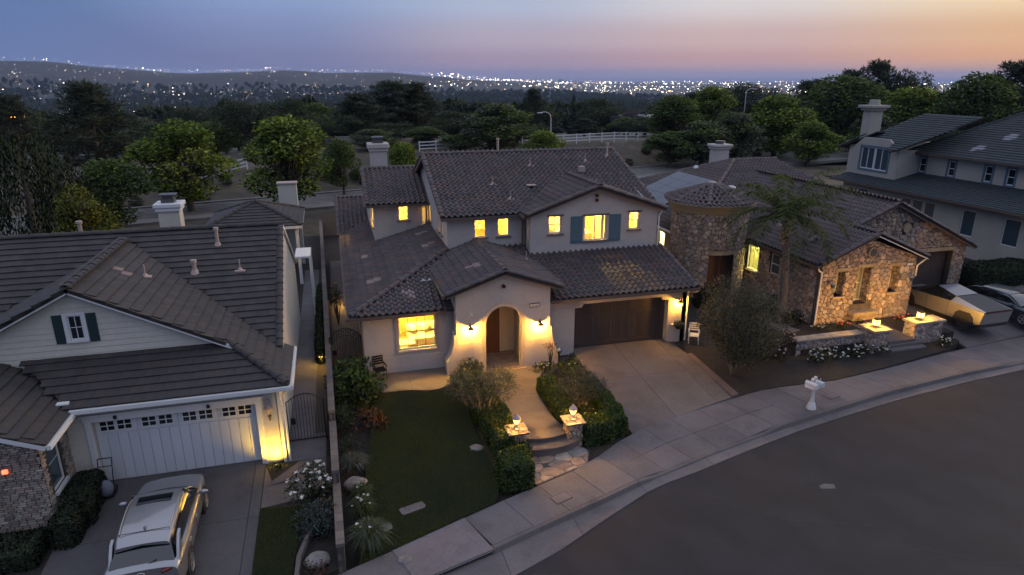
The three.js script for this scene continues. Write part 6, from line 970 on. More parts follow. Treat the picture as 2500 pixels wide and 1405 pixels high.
{ // garden wall of the stone house with its two lamp piers
  const ST2 = STONES.map((c) => [c[0] * 0.95, c[1] * 1.02, c[2] * 1.15]), cap = mat('capStone', 0.42, 0.34, 0.26, { map: T.stone });
  const t = thing('garden_wall', 'low stacked-stone garden wall with smooth cap before the stone house', 'wall', V(23.4, -0.5, -25.15)), core = mesh('wall_core', new MB().box(21.3, 25.25, -0.8, 0.42, -25.3, -25.0), M.mortarDark, t), sw = new Stonework(61, ST2); sw.face(rect(21.3, 25.25, -0.65, 0.42), [], (u, v, w) => V(u, v, -25.0 + w * 0.7), 0.42, 0.12, 0.007); sw.finish(core, 300);
  for (const [a, b] of [[21.22, 22.3], [22.3, 23.3], [23.3, 24.3], [24.3, 25.24]]) mesh('cap_stone', new MB().cbox(a + 0.004, b - 0.004, 0.42, 0.52, -25.42, -24.9, 0.018), cap, t);
  glow('boxGlow', 1, 0.62, 0.14, 3.4);
  for (const [x0, x1, z0, z1, lx, lz, label, lab2] of [[25.28, 26.14, -25.25, -24.35, 25.72, -24.8, 'square stone lamp pier at the end of the low garden wall', 'lit square glass lantern on the pier left of the terrace steps'], [28.15, 29.95, -25.4, -24.75, 28.75, -25.08, 'short stacked-stone wall right of the terrace steps', 'lit square glass lantern on the wall right of the terrace steps']]) {
    const p = thing('lamp_pier', label, 'pier', V((x0 + x1) / 2, -0.5, (z0 + z1) / 2)), pc = mesh('pier_core', new MB().box(x0, x1, -0.8, 0.7, z0, z1), M.mortarDark, p), s = new Stonework(Math.round(x0 * 7), ST2); s.face(rect(x0, x1, -0.6, 0.7), [], (u, v, w) => V(u, v, z1 + w * 0.7), 0.4, 0.13, 0.007); s.face(rect(z0, z1, -0.6, 0.7), [], (u, v, w) => V(x0 - w * 0.7, v, u), 0.4, 0.13, 0.007); s.finish(pc, 150); mesh('pier_cap', new MB().cbox(x0 - 0.1, x1 + 0.1, 0.7, 0.82, z0 - 0.1, z1 + 0.1, 0.02), cap, p);
    const l = thing('box_lantern', lab2, 'lantern', V(lx, 0.82, lz)); mesh('lantern_base', new MB().cbox(lx - 0.2, lx + 0.2, 0.82, 0.835, lz - 0.2, lz + 0.2, 0.004).cyl(V(lx, 0.83, lz), V(lx, 0.93, lz), 0.03, 0.03, 8), M.ironBlack, l); mesh('lantern_glass', new MB().box(lx - 0.115, lx + 0.115, 0.95, 1.2, lz - 0.115, lz + 0.115), M.boxGlow, l); for (const [a, b] of [[-1, -1], [1, -1], [1, 1], [-1, 1]]) mesh('corner_post', new MB().box(lx + a * 0.125 - 0.012, lx + a * 0.125 + 0.012, 0.93, 1.22, lz + b * 0.125 - 0.012, lz + b * 0.125 + 0.012), M.bronze, l); mesh('lantern_cap', new MB().lathe([[0.2, 1.21], [0.1, 1.29], [0.001, 1.32]], V(lx, 0, lz), 4), M.bronze, l); lampLight(l, V(lx, 1.08, lz), 20, [1, 0.50, 0.075], 4);
  }
}
{ // twin mailbox on a turned white post
  const b = V(18.76, -0.59, -20.62), t = thing('twin_mailbox', 'white ornamental post carrying two white mailboxes at the kerb', 'mailbox', b), R2 = new THREE.Matrix4().makeRotationY(0.28).setPosition(b), put = (mb) => new MB().geo(mb.build(), R2);
  mesh('post_base', put(new MB().lathe([[0.20, 0], [0.20, 0.06], [0.17, 0.16], [0.14, 0.22], [0.14, 0.26], [0.10, 0.30]], V(0, 0, 0), 20)), M.white, t); mesh('post', put(new MB().lathe([[0.10, 0.28], [0.075, 0.5], [0.065, 0.86], [0.09, 0.9], [0.06, 0.94], [0.06, 1.02]], V(0, 0, 0), 18)), M.white, t); mesh('cross_arm', put(new MB().cbox(-0.34, 0.34, 1.0, 1.05, -0.22, 0.2, 0.01)), M.white, t);
  const shape = []; for (let i = 0; i <= 8; i++) { const a = Math.PI * i / 8; shape.push([0.095 * Math.cos(a), 0.12 + 0.095 * Math.sin(a)]); } shape.push([-0.095, 0], [0.095, 0]);
  for (const x of [-0.2, 0.2]) { const m = mesh('mailbox', put(new MB().prism(shape, V(x, 1.05, 0), X1, Y1, -0.26, 0.26)), M.white, t); mesh('mailbox_door', put(new MB().prism(shape.map(([u, v]) => [u * 1.07, v * 1.05]), V(x, 1.05, 0), X1, Y1, 0.26, 0.285)), M.white, m); mesh('door_knob', put(new MB().ball(V(x, 1.23, 0.3), 0.014)), M.galv, m); mesh('flag', put(new MB().box(x + 0.1, x + 0.112, 1.15, 1.33, 0.02, 0.06)), M.galv, m); }
  mesh('finial', put(new MB().lathe([[0.09, 1.05], [0.09, 1.2], [0.05, 1.26], [0.035, 1.32], [0.06, 1.36], [0.075, 1.42], [0.05, 1.48], [0.001, 1.5]], V(0, 0, 0), 16)), M.white, t);
}
{ // patio chair, white chair, plant bracket, barrow
  const chair = (name, label, p, turn, m) => { const t = thing(name, label, 'chair', p), R2 = new THREE.Matrix4().makeRotationY(turn).setPosition(p), put = (mb) => new MB().geo(mb.build(), R2); for (const [x, z] of [[-0.24, -0.22], [0.24, -0.22], [-0.24, 0.24], [0.24, 0.24]]) mesh('leg', put(new MB().cyl(V(x, 0, z), V(x * 0.95, z < 0 ? 0.95 : 0.62, z < 0 ? z - 0.08 : z), 0.016, 0.016, 8)), m, t); mesh('seat', put(new MB().cbox(-0.25, 0.25, 0.40, 0.44, -0.24, 0.26, 0.01)), m, t); for (let i = 0; i < 4; i++) mesh('back_slat', put(new MB().box(-0.24, 0.24, 0.56 + i * 0.11, 0.63 + i * 0.11, -0.29 - i * 0.012, -0.27 - i * 0.012)), m, t); for (const x of [-0.25, 0.25]) mesh('armrest', put(new MB().cbox(x - 0.03, x + 0.03, 0.62, 0.65, -0.26, 0.28, 0.008)), m, t); return t; };
  chair('patio_chair', 'black metal patio chair against the stucco wall beside the leafy shrub', V(1.35, -0.02, -27.2), 0.2, M.ironBlack); chair('garden_chair', 'white garden chair at the corner beyond the garage', V(17.0, -0.06, -27.3), -0.5, M.white);
  const t = thing('hanging_planter', 'round hanging planter on the wall below the garage lantern', 'planter', V(16.15, 0.75, -27.55)), r = RNG(9), mb = new MB(); mesh('shelf_bracket', new MB().cbox(15.8, 16.5, 0.93, 0.96, -27.64, -27.45, 0.006), M.offwhite, t); mesh('basket', new MB().lathe([[0.001, -0.2], [0.14, -0.15], [0.22, 0], [0.2, 0.02]], V(16.15, 0.9, -27.4), 14), M.ironBlack, t); for (let i = 0; i < 260; i++) { const a = r() * 6.28, q = 0.24 * Math.sqrt(r()), c = V(16.15 + Math.cos(a) * q, 0.92 + 0.22 * r() - q * 0.3, -27.4 + Math.sin(a) * q), s = 0.045; mb.quad(c, c.clone().add(V((r() - 0.5) * s * 2, s * r(), (r() - 0.5) * s * 2)), c.clone().add(V((r() - 0.5) * s * 2, s, (r() - 0.5) * s * 2)), c.clone().add(V((r() - 0.5) * s, s * 0.7, (r() - 0.5) * s * 2))); } mesh('foliage', mb, M.leafDark, t);
  const d = thing('hand_truck', 'black hand truck with a round bag standing left of the white garage door', 'hand truck', V(-7.75, 0, -20.9)); for (const x of [-7.95, -7.55]) { mesh('side_rail', new MB().cyl(V(x, 0.12, -20.75), V(x, 1.15, -21.05), 0.016, 0.016, 8), M.ironBlack, d); mesh('wheel', new MB().cyl(V(x - 0.03, 0.12, -20.9), V(x + 0.03, 0.12, -20.9), 0.12, 0.12, 14), M.rubber, d); } mesh('handle', new MB().cyl(V(-7.95, 1.15, -21.05), V(-7.55, 1.15, -21.05), 0.018, 0.018, 8).cyl(V(-7.95, 0.9, -20.98), V(-7.55, 0.9, -20.98), 0.014, 0.014, 8), M.ironBlack, d); mesh('toe_plate', new MB().box(-7.98, -7.52, 0.03, 0.05, -20.8, -20.55), M.ironBlack, d); mesh('bag', new MB().geo(new THREE.SphereGeometry(0.26, 14, 10), new THREE.Matrix4().makeScale(0.9, 1.1, 0.75).setPosition(V(-7.72, 0.33, -20.6))), mat('bagGrey', 0.13, 0.14, 0.18), d);
  const st = [[1.65, -18.1, 0.42, 0.34, 'pale stepping stone nearest the lawn corner shrub'], [0.62, -17.38, 0.32, 0.3, 'pale stepping stone beside the spiky grass clump']]; const labels = ['long pale stepping stone set in the lawn', 'short pale stepping stone beside the spiky grass clump at the lawn corner'];
  st.forEach(([x, z, a, b], i) => { const c = Math.cos(0.28), s = Math.sin(0.28), pts = [[-a, -b * 0.45], [-a * 0.8, -b * 0.55], [a * 0.85, -b * 0.55], [a, -b * 0.3], [a * 0.95, b * 0.35], [a * 0.7, b * 0.5], [-a * 0.9, b * 0.5], [-a, b * 0.3]].map(([u, v]) => V(x + u * c + v * s, lawnY(z) + 0.06, z - u * s + v * c)); tag(mesh('stepping_stone', slab(new MB(), ccw(pts), 0.09), concretes[1]), labels[i], 'stone'); });
}
function boulder(p, r, sx, sy, sz, seed, label) { const g = new THREE.IcosahedronGeometry(r, 3), a = g.attributes.position, rr = RNG(seed), o = [rr() * 9, rr() * 9]; for (let i = 0; i < a.count; i++) { const x = a.getX(i), y = a.getY(i), z = a.getZ(i), k = 0.8 + 0.45 * fbm(x * 3 / r * 0.5 + o[0] + y, z * 3 / r * 0.5 + o[1] + y * 0.7, seed, 3); a.setXYZ(i, x * k * sx, y * k * sy, z * k * sz); } g.computeVertexNormals(); g.translate(p.x, p.y, p.z); const m = new MB(); m.geo(g); tag(mesh('boulder', m, M.boulder), label, 'boulder'); }
boulder(V(-0.05, -0.38, -19.85), 0.34, 1.2, 0.6, 0.9, 5, 'flat grey boulder in the narrow bed along the block wall'); boulder(V(4.35, -0.38, -20.9), 0.25, 1.2, 0.5, 1, 6, 'small boulder at the roots of the olive tree'); boulder(V(-1.3, -0.35, -16.3), 0.3, 1.2, 0.6, 1, 8, 'rock in the curved planter under the blue-grey bush'); boulder(V(1.15, -0.58, -15.95), 0.16, 1.3, 0.5, 1, 7, 'dark stone at the sidewalk edge beside the spiky grass');
{ // curved planter kerb by the left driveway
  const mb = new MB(), pts = [[-1.2, -17.8], [-1.55, -17.2], [-1.78, -16.4], [-1.82, -15.6], [-1.7, -14.9], [-1.45, -14.3]]; for (let i = 0; i + 1 < pts.length; i++) mb.beam(V(pts[i][0], driveLY(pts[i][1]) + 0.06, pts[i][1]), V(pts[i + 1][0], driveLY(pts[i + 1][1]) + 0.06, pts[i + 1][1]), 0.12, 0.2); tag(mesh('planter_edging', mb, M.concreteWarm), 'curved concrete edging round the small planter beside the grass strip', 'edging');
}
function spotUplight(name, label, p, to, cd, color, angle) { const t = thing(name, label, 'spotlight', p); mesh('stake', new MB().cyl(p.clone().add(V(0, -0.12, 0)), p.clone().add(V(0, 0.06, 0)), 0.015, 0.015, 8), M.ironBlack, t); const d = to.clone().sub(p).normalize(), c = p.clone().add(V(0, 0.1, 0)); mesh('housing', new MB().cyl(c.clone().addScaledVector(d, -0.09), c.clone().addScaledVector(d, 0.05), 0.035, 0.055, 12), M.ironBlack, t); mesh('lamp_face', new MB().cyl(c.clone().addScaledVector(d, 0.045), c.clone().addScaledVector(d, 0.055), 0.045, 0.045, 12), M.globeGlow, t); lampLight(t, c.clone().addScaledVector(d, 0.08), cd, color, 1.5, { angle, to, blend: 0.7 }); }
spotUplight('garden_spotlight', 'small uplight in the shrub at the corner of the white garage', V(-2.62, 0.0, -20.86), V(-2.66, 0.62, -21.36), 11, [1, 0.55, 0.05], 1.15);
spotUplight('garden_spotlight', 'small uplight in the dark hedge under the brick bay', V(-9.35, -0.1, -18.75), V(-9.4, 0.7, -19.4), 1.6, [1, 0.45, 0.06], 0.7);
for (const [x, z, cd, l] of [[0.35, -37.6, 5, 'path light by the side wall of the stucco house'], [-1.25, -37.6, 4, 'path light along the neighbouring side path'], [-1.25, -29.4, 3, 'path light near the black iron gate']]) { const t = thing('path_light', l, 'lamp', V(x, -0.05, z)); mesh('stake', new MB().cyl(V(x, -0.05, z), V(x, 0.38, z), 0.012, 0.012, 8), M.ironBlack, t); mesh('lamp_cap', new MB().lathe([[0.12, 0.42], [0.02, 0.5], [0.001, 0.51]], V(x, 0, z), 12), M.bronze, t); mesh('lamp_bulb', new MB().cyl(V(x, 0.36, z), V(x, 0.43, z), 0.03, 0.03, 10), M.globeGlow, t); lampLight(t, V(x, 0.395, z), cd, [1, 0.55, 0.08], 1.5); }
{ // wooden yard fence behind the side yard and hose reel
  const t = thing('wooden_fence', 'grey-brown vertical board fence closing the back of the side yard', 'fence', V(0, 0, -56.6)); for (let x = -1.2; x < 17; x += 0.2) mesh('fence_board', new MB().box(x + 0.006, x + 0.194, -0.1, 1.9, -56.62, -56.6), M.fenceWood, t); mesh('rail', new MB().box(-1.2, 17, 0.4, 0.5, -56.66, -56.62), M.fenceWood, t); mesh('rail', new MB().box(-1.2, 17, 1.5, 1.6, -56.66, -56.62), M.fenceWood, t);
  const h = thing('garden_hose', 'coiled garden hose lying on the lit side path', 'hose', V(0.1, 0, -31.6)), mb = new MB(); for (let i = 0; i < 4; i++) mb.geo(new THREE.TorusGeometry(0.2 + 0.02 * i, 0.016, 6, 22), new THREE.Matrix4().makeRotationX(Math.PI / 2).setPosition(V(0.1, -0.01 + 0.03 * i, -31.6))); mesh('coil', mb, mat('hose', 0.06, 0.07, 0.08), h);
}
// ---------------------------------------------------------------- vehicles
function ringLoft(rings) { // rings of equal length, closed across; smooth normals along the surface
  const n = rings[0].length, pos = [], idx = []; rings.forEach((r) => r.forEach((p) => pos.push(p.x, p.y, p.z)));
  for (let i = 0; i + 1 < rings.length; i++) for (let j = 0; j + 1 < n; j++) { const a = i * n + j, b = a + 1, c = a + n, d = c + 1; idx.push(a, c, b, b, c, d); }
  const g = new THREE.BufferGeometry(); g.setAttribute('position', new THREE.Float32BufferAttribute(pos, 3)); g.setIndex(idx); g.computeVertexNormals(); return g;
}
const spline = (t, x) => { // smooth interpolation of [x, ...values]
  let i = 1; while (i < t.length - 1 && x > t[i][0]) i++; const p0 = t[Math.max(0, i - 2)], p1 = t[i - 1], p2 = t[i], p3 = t[Math.min(t.length - 1, i + 1)], u = clamp((x - p1[0]) / (p2[0] - p1[0] || 1));
  return p1.slice(1).map((_, k) => { const a = p0[k + 1], b = p1[k + 1], c = p2[k + 1], d = p3[k + 1]; const m1 = (c - a) / 2, m2 = (d - b) / 2; return (2 * u ** 3 - 3 * u * u + 1) * b + (u ** 3 - 2 * u * u + u) * m1 + (-2 * u ** 3 + 3 * u * u) * c + (u ** 3 - u * u) * m2; });
};
function car(name, label, p, turn, paint, o = {}) { // front towards -z before turning
  const t = thing(name, label, 'car', p), Rm = new THREE.Matrix4().makeRotationY(turn).setPosition(p), put = (x) => new MB().geo(x instanceof MB ? x.build() : x, Rm);
  const dy = o.drop || 0, roofY = 1.64 - dy * 1.6, belt = 1.02 - dy * 0.6;
  const body = [[-2.44, 0.60, 0.66], [-2.36, 0.80, 0.80], [-2.1, 0.90, 0.90], [-1.5, 0.945, 0.99], [-1.05, 0.95, 1.04], [0, 0.95, 1.06], [1.2, 0.955, 1.08], [1.9, 0.945, 1.12], [2.25, 0.90, 1.12], [2.4, 0.82, 1.02], [2.45, 0.74, 0.86]].map(([z, w, h]) => [z, w, h - dy * 0.7]);
  const rings = []; for (let z = -2.44; z <= 2.451; z += 0.1) { const [w, h] = spline(body, z), y0 = 0.30 + 0.12 * smooth(2.0, 2.45, Math.abs(z)); const half = [[w * 0.90, y0], [w * 0.97, y0 + 0.1], [w * 1.0, 0.52], [w * 1.0, 0.66], [w * 0.985, 0.78], [w * 0.99, h - 0.15], [w * 0.95, h - 0.06], [w * 0.86, h - 0.015], [w * 0.6, h + 0.012], [w * 0.25, h + 0.03], [0, h + 0.032]]; rings.push([...half.map(([x, y]) => V(x, y, z)), ...half.slice(0, -1).reverse().map(([x, y]) => V(-x, y, z))]); }
  const cap = (r, flip) => { const mb = new MB(), c = r.reduce((a, q) => a.add(q), V(0, 0, 0)).divideScalar(r.length); for (let i = 0; i + 1 < r.length; i++) flip ? mb.tri(r[i + 1], r[i], c) : mb.tri(r[i], r[i + 1], c); return mb.build(); };
  const bm = new MB(); bm.geo(ringLoft(rings)); bm.geo(cap(rings[0], false)); bm.geo(cap(rings[rings.length - 1], true));
  const B = mesh('body', put(bm), paint, t);
  // greenhouse of dark glass
  const gl = [[-1.2, 0.80, belt], [-0.9, 0.81, 1.26 - dy], [-0.55, 0.80, 1.48 - dy * 1.4], [-0.2, 0.78, roofY - 0.07], [0.5, 0.78, roofY - 0.04], [1.3, 0.76, roofY - 0.07], [1.75, 0.74, 1.47 - dy * 1.4], [2.1, 0.76, 1.24 - dy], [2.28, 0.78, belt + 0.02]];
  const gr = []; for (let z = -1.2; z <= 2.281; z += 0.116) { const [w, h] = spline(gl, z), f = clamp((h - belt) / (roofY - belt)); const half = [[w + 0.06, belt - 0.06], [w + 0.05 - 0.02 * f, mix(belt, h, 0.3)], [w - 0.03 * f, mix(belt, h, 0.62)], [w - 0.09 * f, mix(belt, h, 0.9)], [w - 0.17 * f - 0.02, h], [w * 0.4, h + 0.02], [0, h + 0.025]]; gr.push([...half.map(([x, y]) => V(x, y, z)), ...half.slice(0, -1).reverse().map(([x, y]) => V(-x, y, z))]); }
  mesh('greenhouse_glass', put(ringLoft(gr)), M.carGlass, t);
  // roof skin with spoiler lip
  const rs = [[-0.36, 0.60, roofY - 0.075], [-0.15, 0.63, roofY - 0.025], [0.4, 0.64, roofY + 0.01], [1.1, 0.63, roofY - 0.005], [1.6, 0.61, roofY - 0.06], [1.9, 0.57, roofY - 0.12]], rr = []; const zEnd = o.sedan ? 1.25 : 1.92;
  for (let z = -0.36; z <= zEnd + 0.01; z += 0.12) { const [w, h] = spline(rs, z), half = [[w + 0.075, h - 0.10], [w + 0.055, h - 0.03], [w, h + 0.002], [w * 0.7, h + 0.022], [w * 0.3, h + 0.034], [0, h + 0.036]]; rr.push([...half.map(([x, y]) => V(x, y, z)), ...half.slice(0, -1).reverse().map(([x, y]) => V(-x, y, z))]); }
  const RM = new MB(); RM.geo(ringLoft(rr)); RM.geo(cap(rr[0], false)); RM.geo(cap(rr[rr.length - 1], true)); const roof = mesh('roof', put(RM), paint, t);
  if (!o.sedan) {
    const sr = []; for (let z = -0.12; z <= 0.37; z += 0.07) { const [w, h] = spline(rs, z); sr.push([-0.44, -0.2, 0, 0.2, 0.44].reverse().map((x) => V(x, h + 0.040 - 0.012 * Math.abs(x), z))); } mesh('sunroof', put(ringLoft(sr)), M.carGlass, roof);
    for (const x of [-1, 1]) mesh('roof_rail', put(new MB().tube([V(x * 0.61, roofY - 0.005, -0.1), V(x * 0.63, roofY + 0.045, 0.2), V(x * 0.62, roofY + 0.04, 1.0), V(x * 0.60, roofY - 0.03, 1.5)], 0.016, 18, 6)), M.alloy, roof);
    mesh('antenna_fin', put(new MB().prism([[0, 0], [0.16, 0], [0.15, 0.07]], V(0, roofY + 0.02, 1.3), Z1, Y1, -0.02, 0.02)), paint, roof); mesh('roof_seam', put(new MB().beam(V(-0.6, roofY + 0.0, 1.5), V(0.6, roofY + 0.0, 1.5), 0.012, 0.012)), M.blackPlastic, roof);
  }
  const pill = (a, b, w) => mesh('pillar', put(new MB().beam(V(...a), V(...b), w, 0.03, V(1, 0, 0))), paint, t);
  for (const x of [-1, 1]) {
    mesh('pillar', put(new MB().tube([V(x * 0.85, belt + 0.02, -1.12), V(x * 0.78, 1.36 - dy, -0.72), V(x * 0.66, roofY - 0.06, -0.3)], 0.035, 12, 6)), paint, t);
    if (!o.sedan) mesh('pillar', put(new MB().prism([[1.55, belt], [2.2, belt], [1.98, 1.32], [1.75, roofY - 0.1], [1.55, roofY - 0.06], [1.72, 1.3]], V(x > 0 ? 0.70 : -0.76, 0, 0), V(0, 0, 1), Y1, x > 0 ? -0.17 : -0.06, x > 0 ? -0.10 : 0.01)), paint, t);
    mesh('window_trim', put(new MB().tube([V(x * 0.875, belt + 0.0, -1.0), V(x * 0.88, belt + 0.01, 0.4), V(x * 0.86, belt + 0.05, 1.6)], 0.012, 16, 6)), M.alloy, t);
    for (const z of [-0.05, 1.0]) mesh('door_handle', put(new MB().cbox(x * 0.955 - 0.02, x * 0.955 + 0.02, 0.86 - dy, 0.89 - dy, z, z + 0.2, 0.008)), M.alloy, t);
    for (const z of [-0.95, 0.15, 1.15]) mesh('door_seam', put(new MB().box(x * 0.962 - 0.004, x * 0.962 + 0.004, 0.4, 0.92 - dy, z - 0.006, z + 0.006)), M.blackPlastic, t);
    const mr = mesh('wing_mirror', put(new MB().geo(new THREE.SphereGeometry(0.12, 12, 8), new THREE.Matrix4().makeScale(1.1, 0.7, 0.6).setPosition(V(x * 1.08, 1.1 - dy, -0.78))).beam(V(x * 0.86, 1.04 - dy, -0.8), V(x * 1.02, 1.08 - dy, -0.78), 0.04, 0.03)), paint, t);
    for (const z of [-1.48, 1.42]) {
      mesh('wheel_arch', put(new MB().cyl(V(x * 0.70, 0.36, z), V(x * 0.963, 0.36, z), 0.435, 0.435, 28)), M.blackPlastic, t);
      const wh = mesh('wheel', put(new MB().geo(new THREE.TorusGeometry(0.275, 0.085, 12, 28), new THREE.Matrix4().makeRotationY(Math.PI / 2).setPosition(V(x * 0.90, 0.36, z))).cyl(V(x * 0.8, 0.36, z), V(x * 0.955, 0.36, z), 0.3, 0.3, 24)), M.rubber, t); const rm = new MB(); for (let k = 0; k < 5; k++) { const a = k / 5 * 6.283; rm.beam(V(x * 0.965, 0.36, z), V(x * 0.96, 0.36 + Math.cos(a) * 0.24, z + Math.sin(a) * 0.24), 0.07, 0.03, V(1, 0, 0)); } rm.geo(new THREE.TorusGeometry(0.235, 0.022, 8, 26), new THREE.Matrix4().makeRotationY(Math.PI / 2).setPosition(V(x * 0.962, 0.36, z))); mesh('rim', put(rm), M.alloy, wh);
    }
    const q = [0.1, 0.32, 0.5, 0.68, 0.85].map((u) => V(x * mix(0.93, 0.40, u), mix(0.98, 1.0, u) - dy * 0.7, mix(2.02, 2.47, Math.sqrt(u)))); mesh('tail_lamp', put(new MB().tube(q, 0.05, 14, 8)), M.tailLamp, t);
    mesh('head_lamp', put(new MB().geo(new THREE.SphereGeometry(0.16, 12, 8), new THREE.Matrix4().makeScale(1.1, 0.45, 0.9).setPosition(V(x * 0.7, 0.74 - dy * 0.6, -2.24)))), M.carGlass, t);
  }
  mesh('rear_bumper', put(new MB().cbox(-0.74, 0.74, 0.36, 0.5, 2.38, 2.49, 0.04)), M.blackPlastic, t); mesh('badge', put(new MB().geo(new THREE.TorusGeometry(0.07, 0.014, 6, 18), new THREE.Matrix4().makeScale(1.3, 1, 1).setPosition(V(0, 0.98 - dy, 2.42)))), M.alloy, t); mesh('wiper', put(new MB().beam(V(0, 1.1 - dy, 2.27), V(0.35, 1.2 - dy, 2.17), 0.015, 0.015)), M.blackPlastic, t);
  mesh('windscreen_cowl', put(new MB().tube([V(-0.78, belt + 0.03, -1.2), V(0, belt + 0.05, -1.28), V(0.78, belt + 0.03, -1.2)], 0.04, 14, 6)), M.blackPlastic, t);
  return t;
}
car('silver_suv', 'silver sport-utility car parked nose-in before the white garage door', V(-5.55, driveLY(-17.9) + 0.0, -17.95), 0.03, M.silverPaint).rotation.set(-0.0, 0, 0);
car('dark_sedan', 'dark blue sedan parked beyond the angular steel truck', V(36.4, -0.12, -26.4), Math.PI + 0.08, M.navyPaint, { drop: 0.12, sedan: true });
{ // angular steel pickup, tail towards the street
  const p = V(32.85, -0.15, -27.1), t = thing('angular_pickup', 'flat-panelled angular stainless steel pickup truck beside the stone house', 'truck', p), Rm = new THREE.Matrix4().makeRotationY(0.02).setPosition(p), put = (mb) => new MB().geo(mb.build(), Rm);
  const W = 0.99, quadS = (mb, a, b, c, d) => { mb.quad(a, b, c, d); const m = (v) => V(-v.x, v.y, v.z); mb.quad(m(d), m(c), m(b), m(a)); };
  // side panels, with hexagonal wheel cut-outs
  const cut = (z) => [[z - 0.62, 0.42], [z - 0.52, 0.86], [z - 0.3, 1.04], [z + 0.3, 1.04], [z + 0.52, 0.86], [z + 0.62, 0.42]];
  const side = [[-2.8, 0.5], ...cut(-1.85).map(([a, b], i) => [a, i % 5 ? b : 0.5]), ...cut(1.8).map(([a, b], i) => [a, i % 5 ? b : 0.5]), [2.72, 0.62], [2.86, 1.3], [0.9, 1.36], [-1.2, 1.28], [-2.86, 1.02]];
  for (const x of [-1, 1]) mesh('side_panel', put(new MB().prism(side.map(([z, y]) => [z, y]), V(x > 0 ? W - 0.03 : -W, 0, 0), Z1, Y1, x > 0 ? -0.03 : -0.03, 0)), M.steel, t);
  const A = V(0.66, 1.86, -0.25), top = new MB();
  mesh('bed_cover', put(new MB().quad(V(-0.86, 1.33, 2.84), V(0.86, 1.33, 2.84), V(0.76, 1.62, 1.0), V(-0.76, 1.62, 1.0))), mat('bedCover', 0.03, 0.034, 0.038, { roughness: 0.5 }), t);
  mesh('rear_roof', put(new MB().quad(V(-0.76, 1.625, 1.0), V(0.76, 1.625, 1.0), V(0.66, 1.86, -0.25), V(-0.66, 1.86, -0.25))), mat('roofGlass', 0.16, 0.17, 0.20, { roughness: 0.12 }), t); mesh('windscreen', put(new MB().quad(V(-0.66, 1.86, -0.25), V(0.66, 1.86, -0.25), V(0.9, 1.12, -2.3), V(-0.9, 1.12, -2.3))), M.carGlass, t); mesh('bonnet', put(new MB().quad(V(-0.9, 1.12, -2.3), V(0.9, 1.12, -2.3), V(0.95, 1.0, -2.86), V(-0.95, 1.0, -2.86))), M.steel, t);
  const up = new MB(), gl = new MB(); quadS(up, V(W, 1.3, 2.86), V(W, 1.36, 0.9), V(0.76, 1.62, 1.0), V(0.86, 1.33, 2.84)); quadS(gl, V(W, 1.36, 0.9), V(W, 1.28, -1.2), V(0.68, 1.83, -0.25), V(0.76, 1.60, 0.98)); quadS(gl, V(W, 1.28, -1.2), V(W, 1.06, -2.4), V(0.9, 1.12, -2.3), V(0.66, 1.86, -0.25)); mesh('sail_panel', put(up), M.steel, t); mesh('side_glass', put(gl), M.carGlass, t);
  mesh('roof_edge', put(new MB().beam(V(-0.66, 1.865, -0.25), V(0.66, 1.865, -0.25), 0.04, 0.015).beam(V(-0.76, 1.625, 1.0), V(0.76, 1.625, 1.0), 0.05, 0.015)), M.blackPlastic, t);
  mesh('tailgate', put(new MB().quad(V(-0.97, 0.62, 2.74), V(0.97, 0.62, 2.74), V(0.97, 1.3, 2.865), V(-0.97, 1.3, 2.865))), M.steel, t); mesh('tail_lamp', put(new MB().box(-0.95, 0.95, 1.25, 1.29, 2.85, 2.872)), M.tailLamp, t); mesh('nose', put(new MB().quad(V(0.97, 0.6, -2.8), V(-0.97, 0.6, -2.8), V(-0.97, 1.0, -2.87), V(0.97, 1.0, -2.87))), M.steel, t); mesh('bumper', put(new MB().cbox(-0.92, 0.92, 0.42, 0.62, 2.5, 2.76, 0.03).cbox(-0.92, 0.92, 0.4, 0.6, -2.84, -2.6, 0.03).box(-0.9, 0.9, 0.36, 0.5, -2.6, 2.5)), M.blackPlastic, t);
  for (const x of [-1, 1]) for (const z of [-1.85, 1.8]) { mesh('wheel_arch', put(new MB().prism(cut(z), V(x > 0 ? W : -W, 0, 0), Z1, Y1, x > 0 ? -0.02 : -0.3, x > 0 ? 0.3 : 0.02)), M.blackPlastic, t); const wh = mesh('wheel', put(new MB().cyl(V(x * 0.72, 0.44, z), V(x * 0.98, 0.44, z), 0.44, 0.44, 24)), M.rubber, t); mesh('rim', put(new MB().cyl(V(x * 0.97, 0.44, z), V(x * 0.99, 0.44, z), 0.27, 0.27, 7)), M.blackPlastic, wh); }
  mesh('door_seam', put(new MB().box(-W - 0.004, -W + 0.002, 0.52, 1.3, 0.75, 0.765).box(-W - 0.004, -W + 0.002, 0.52, 1.27, -0.55, -0.535)), M.blackPlastic, t);
}
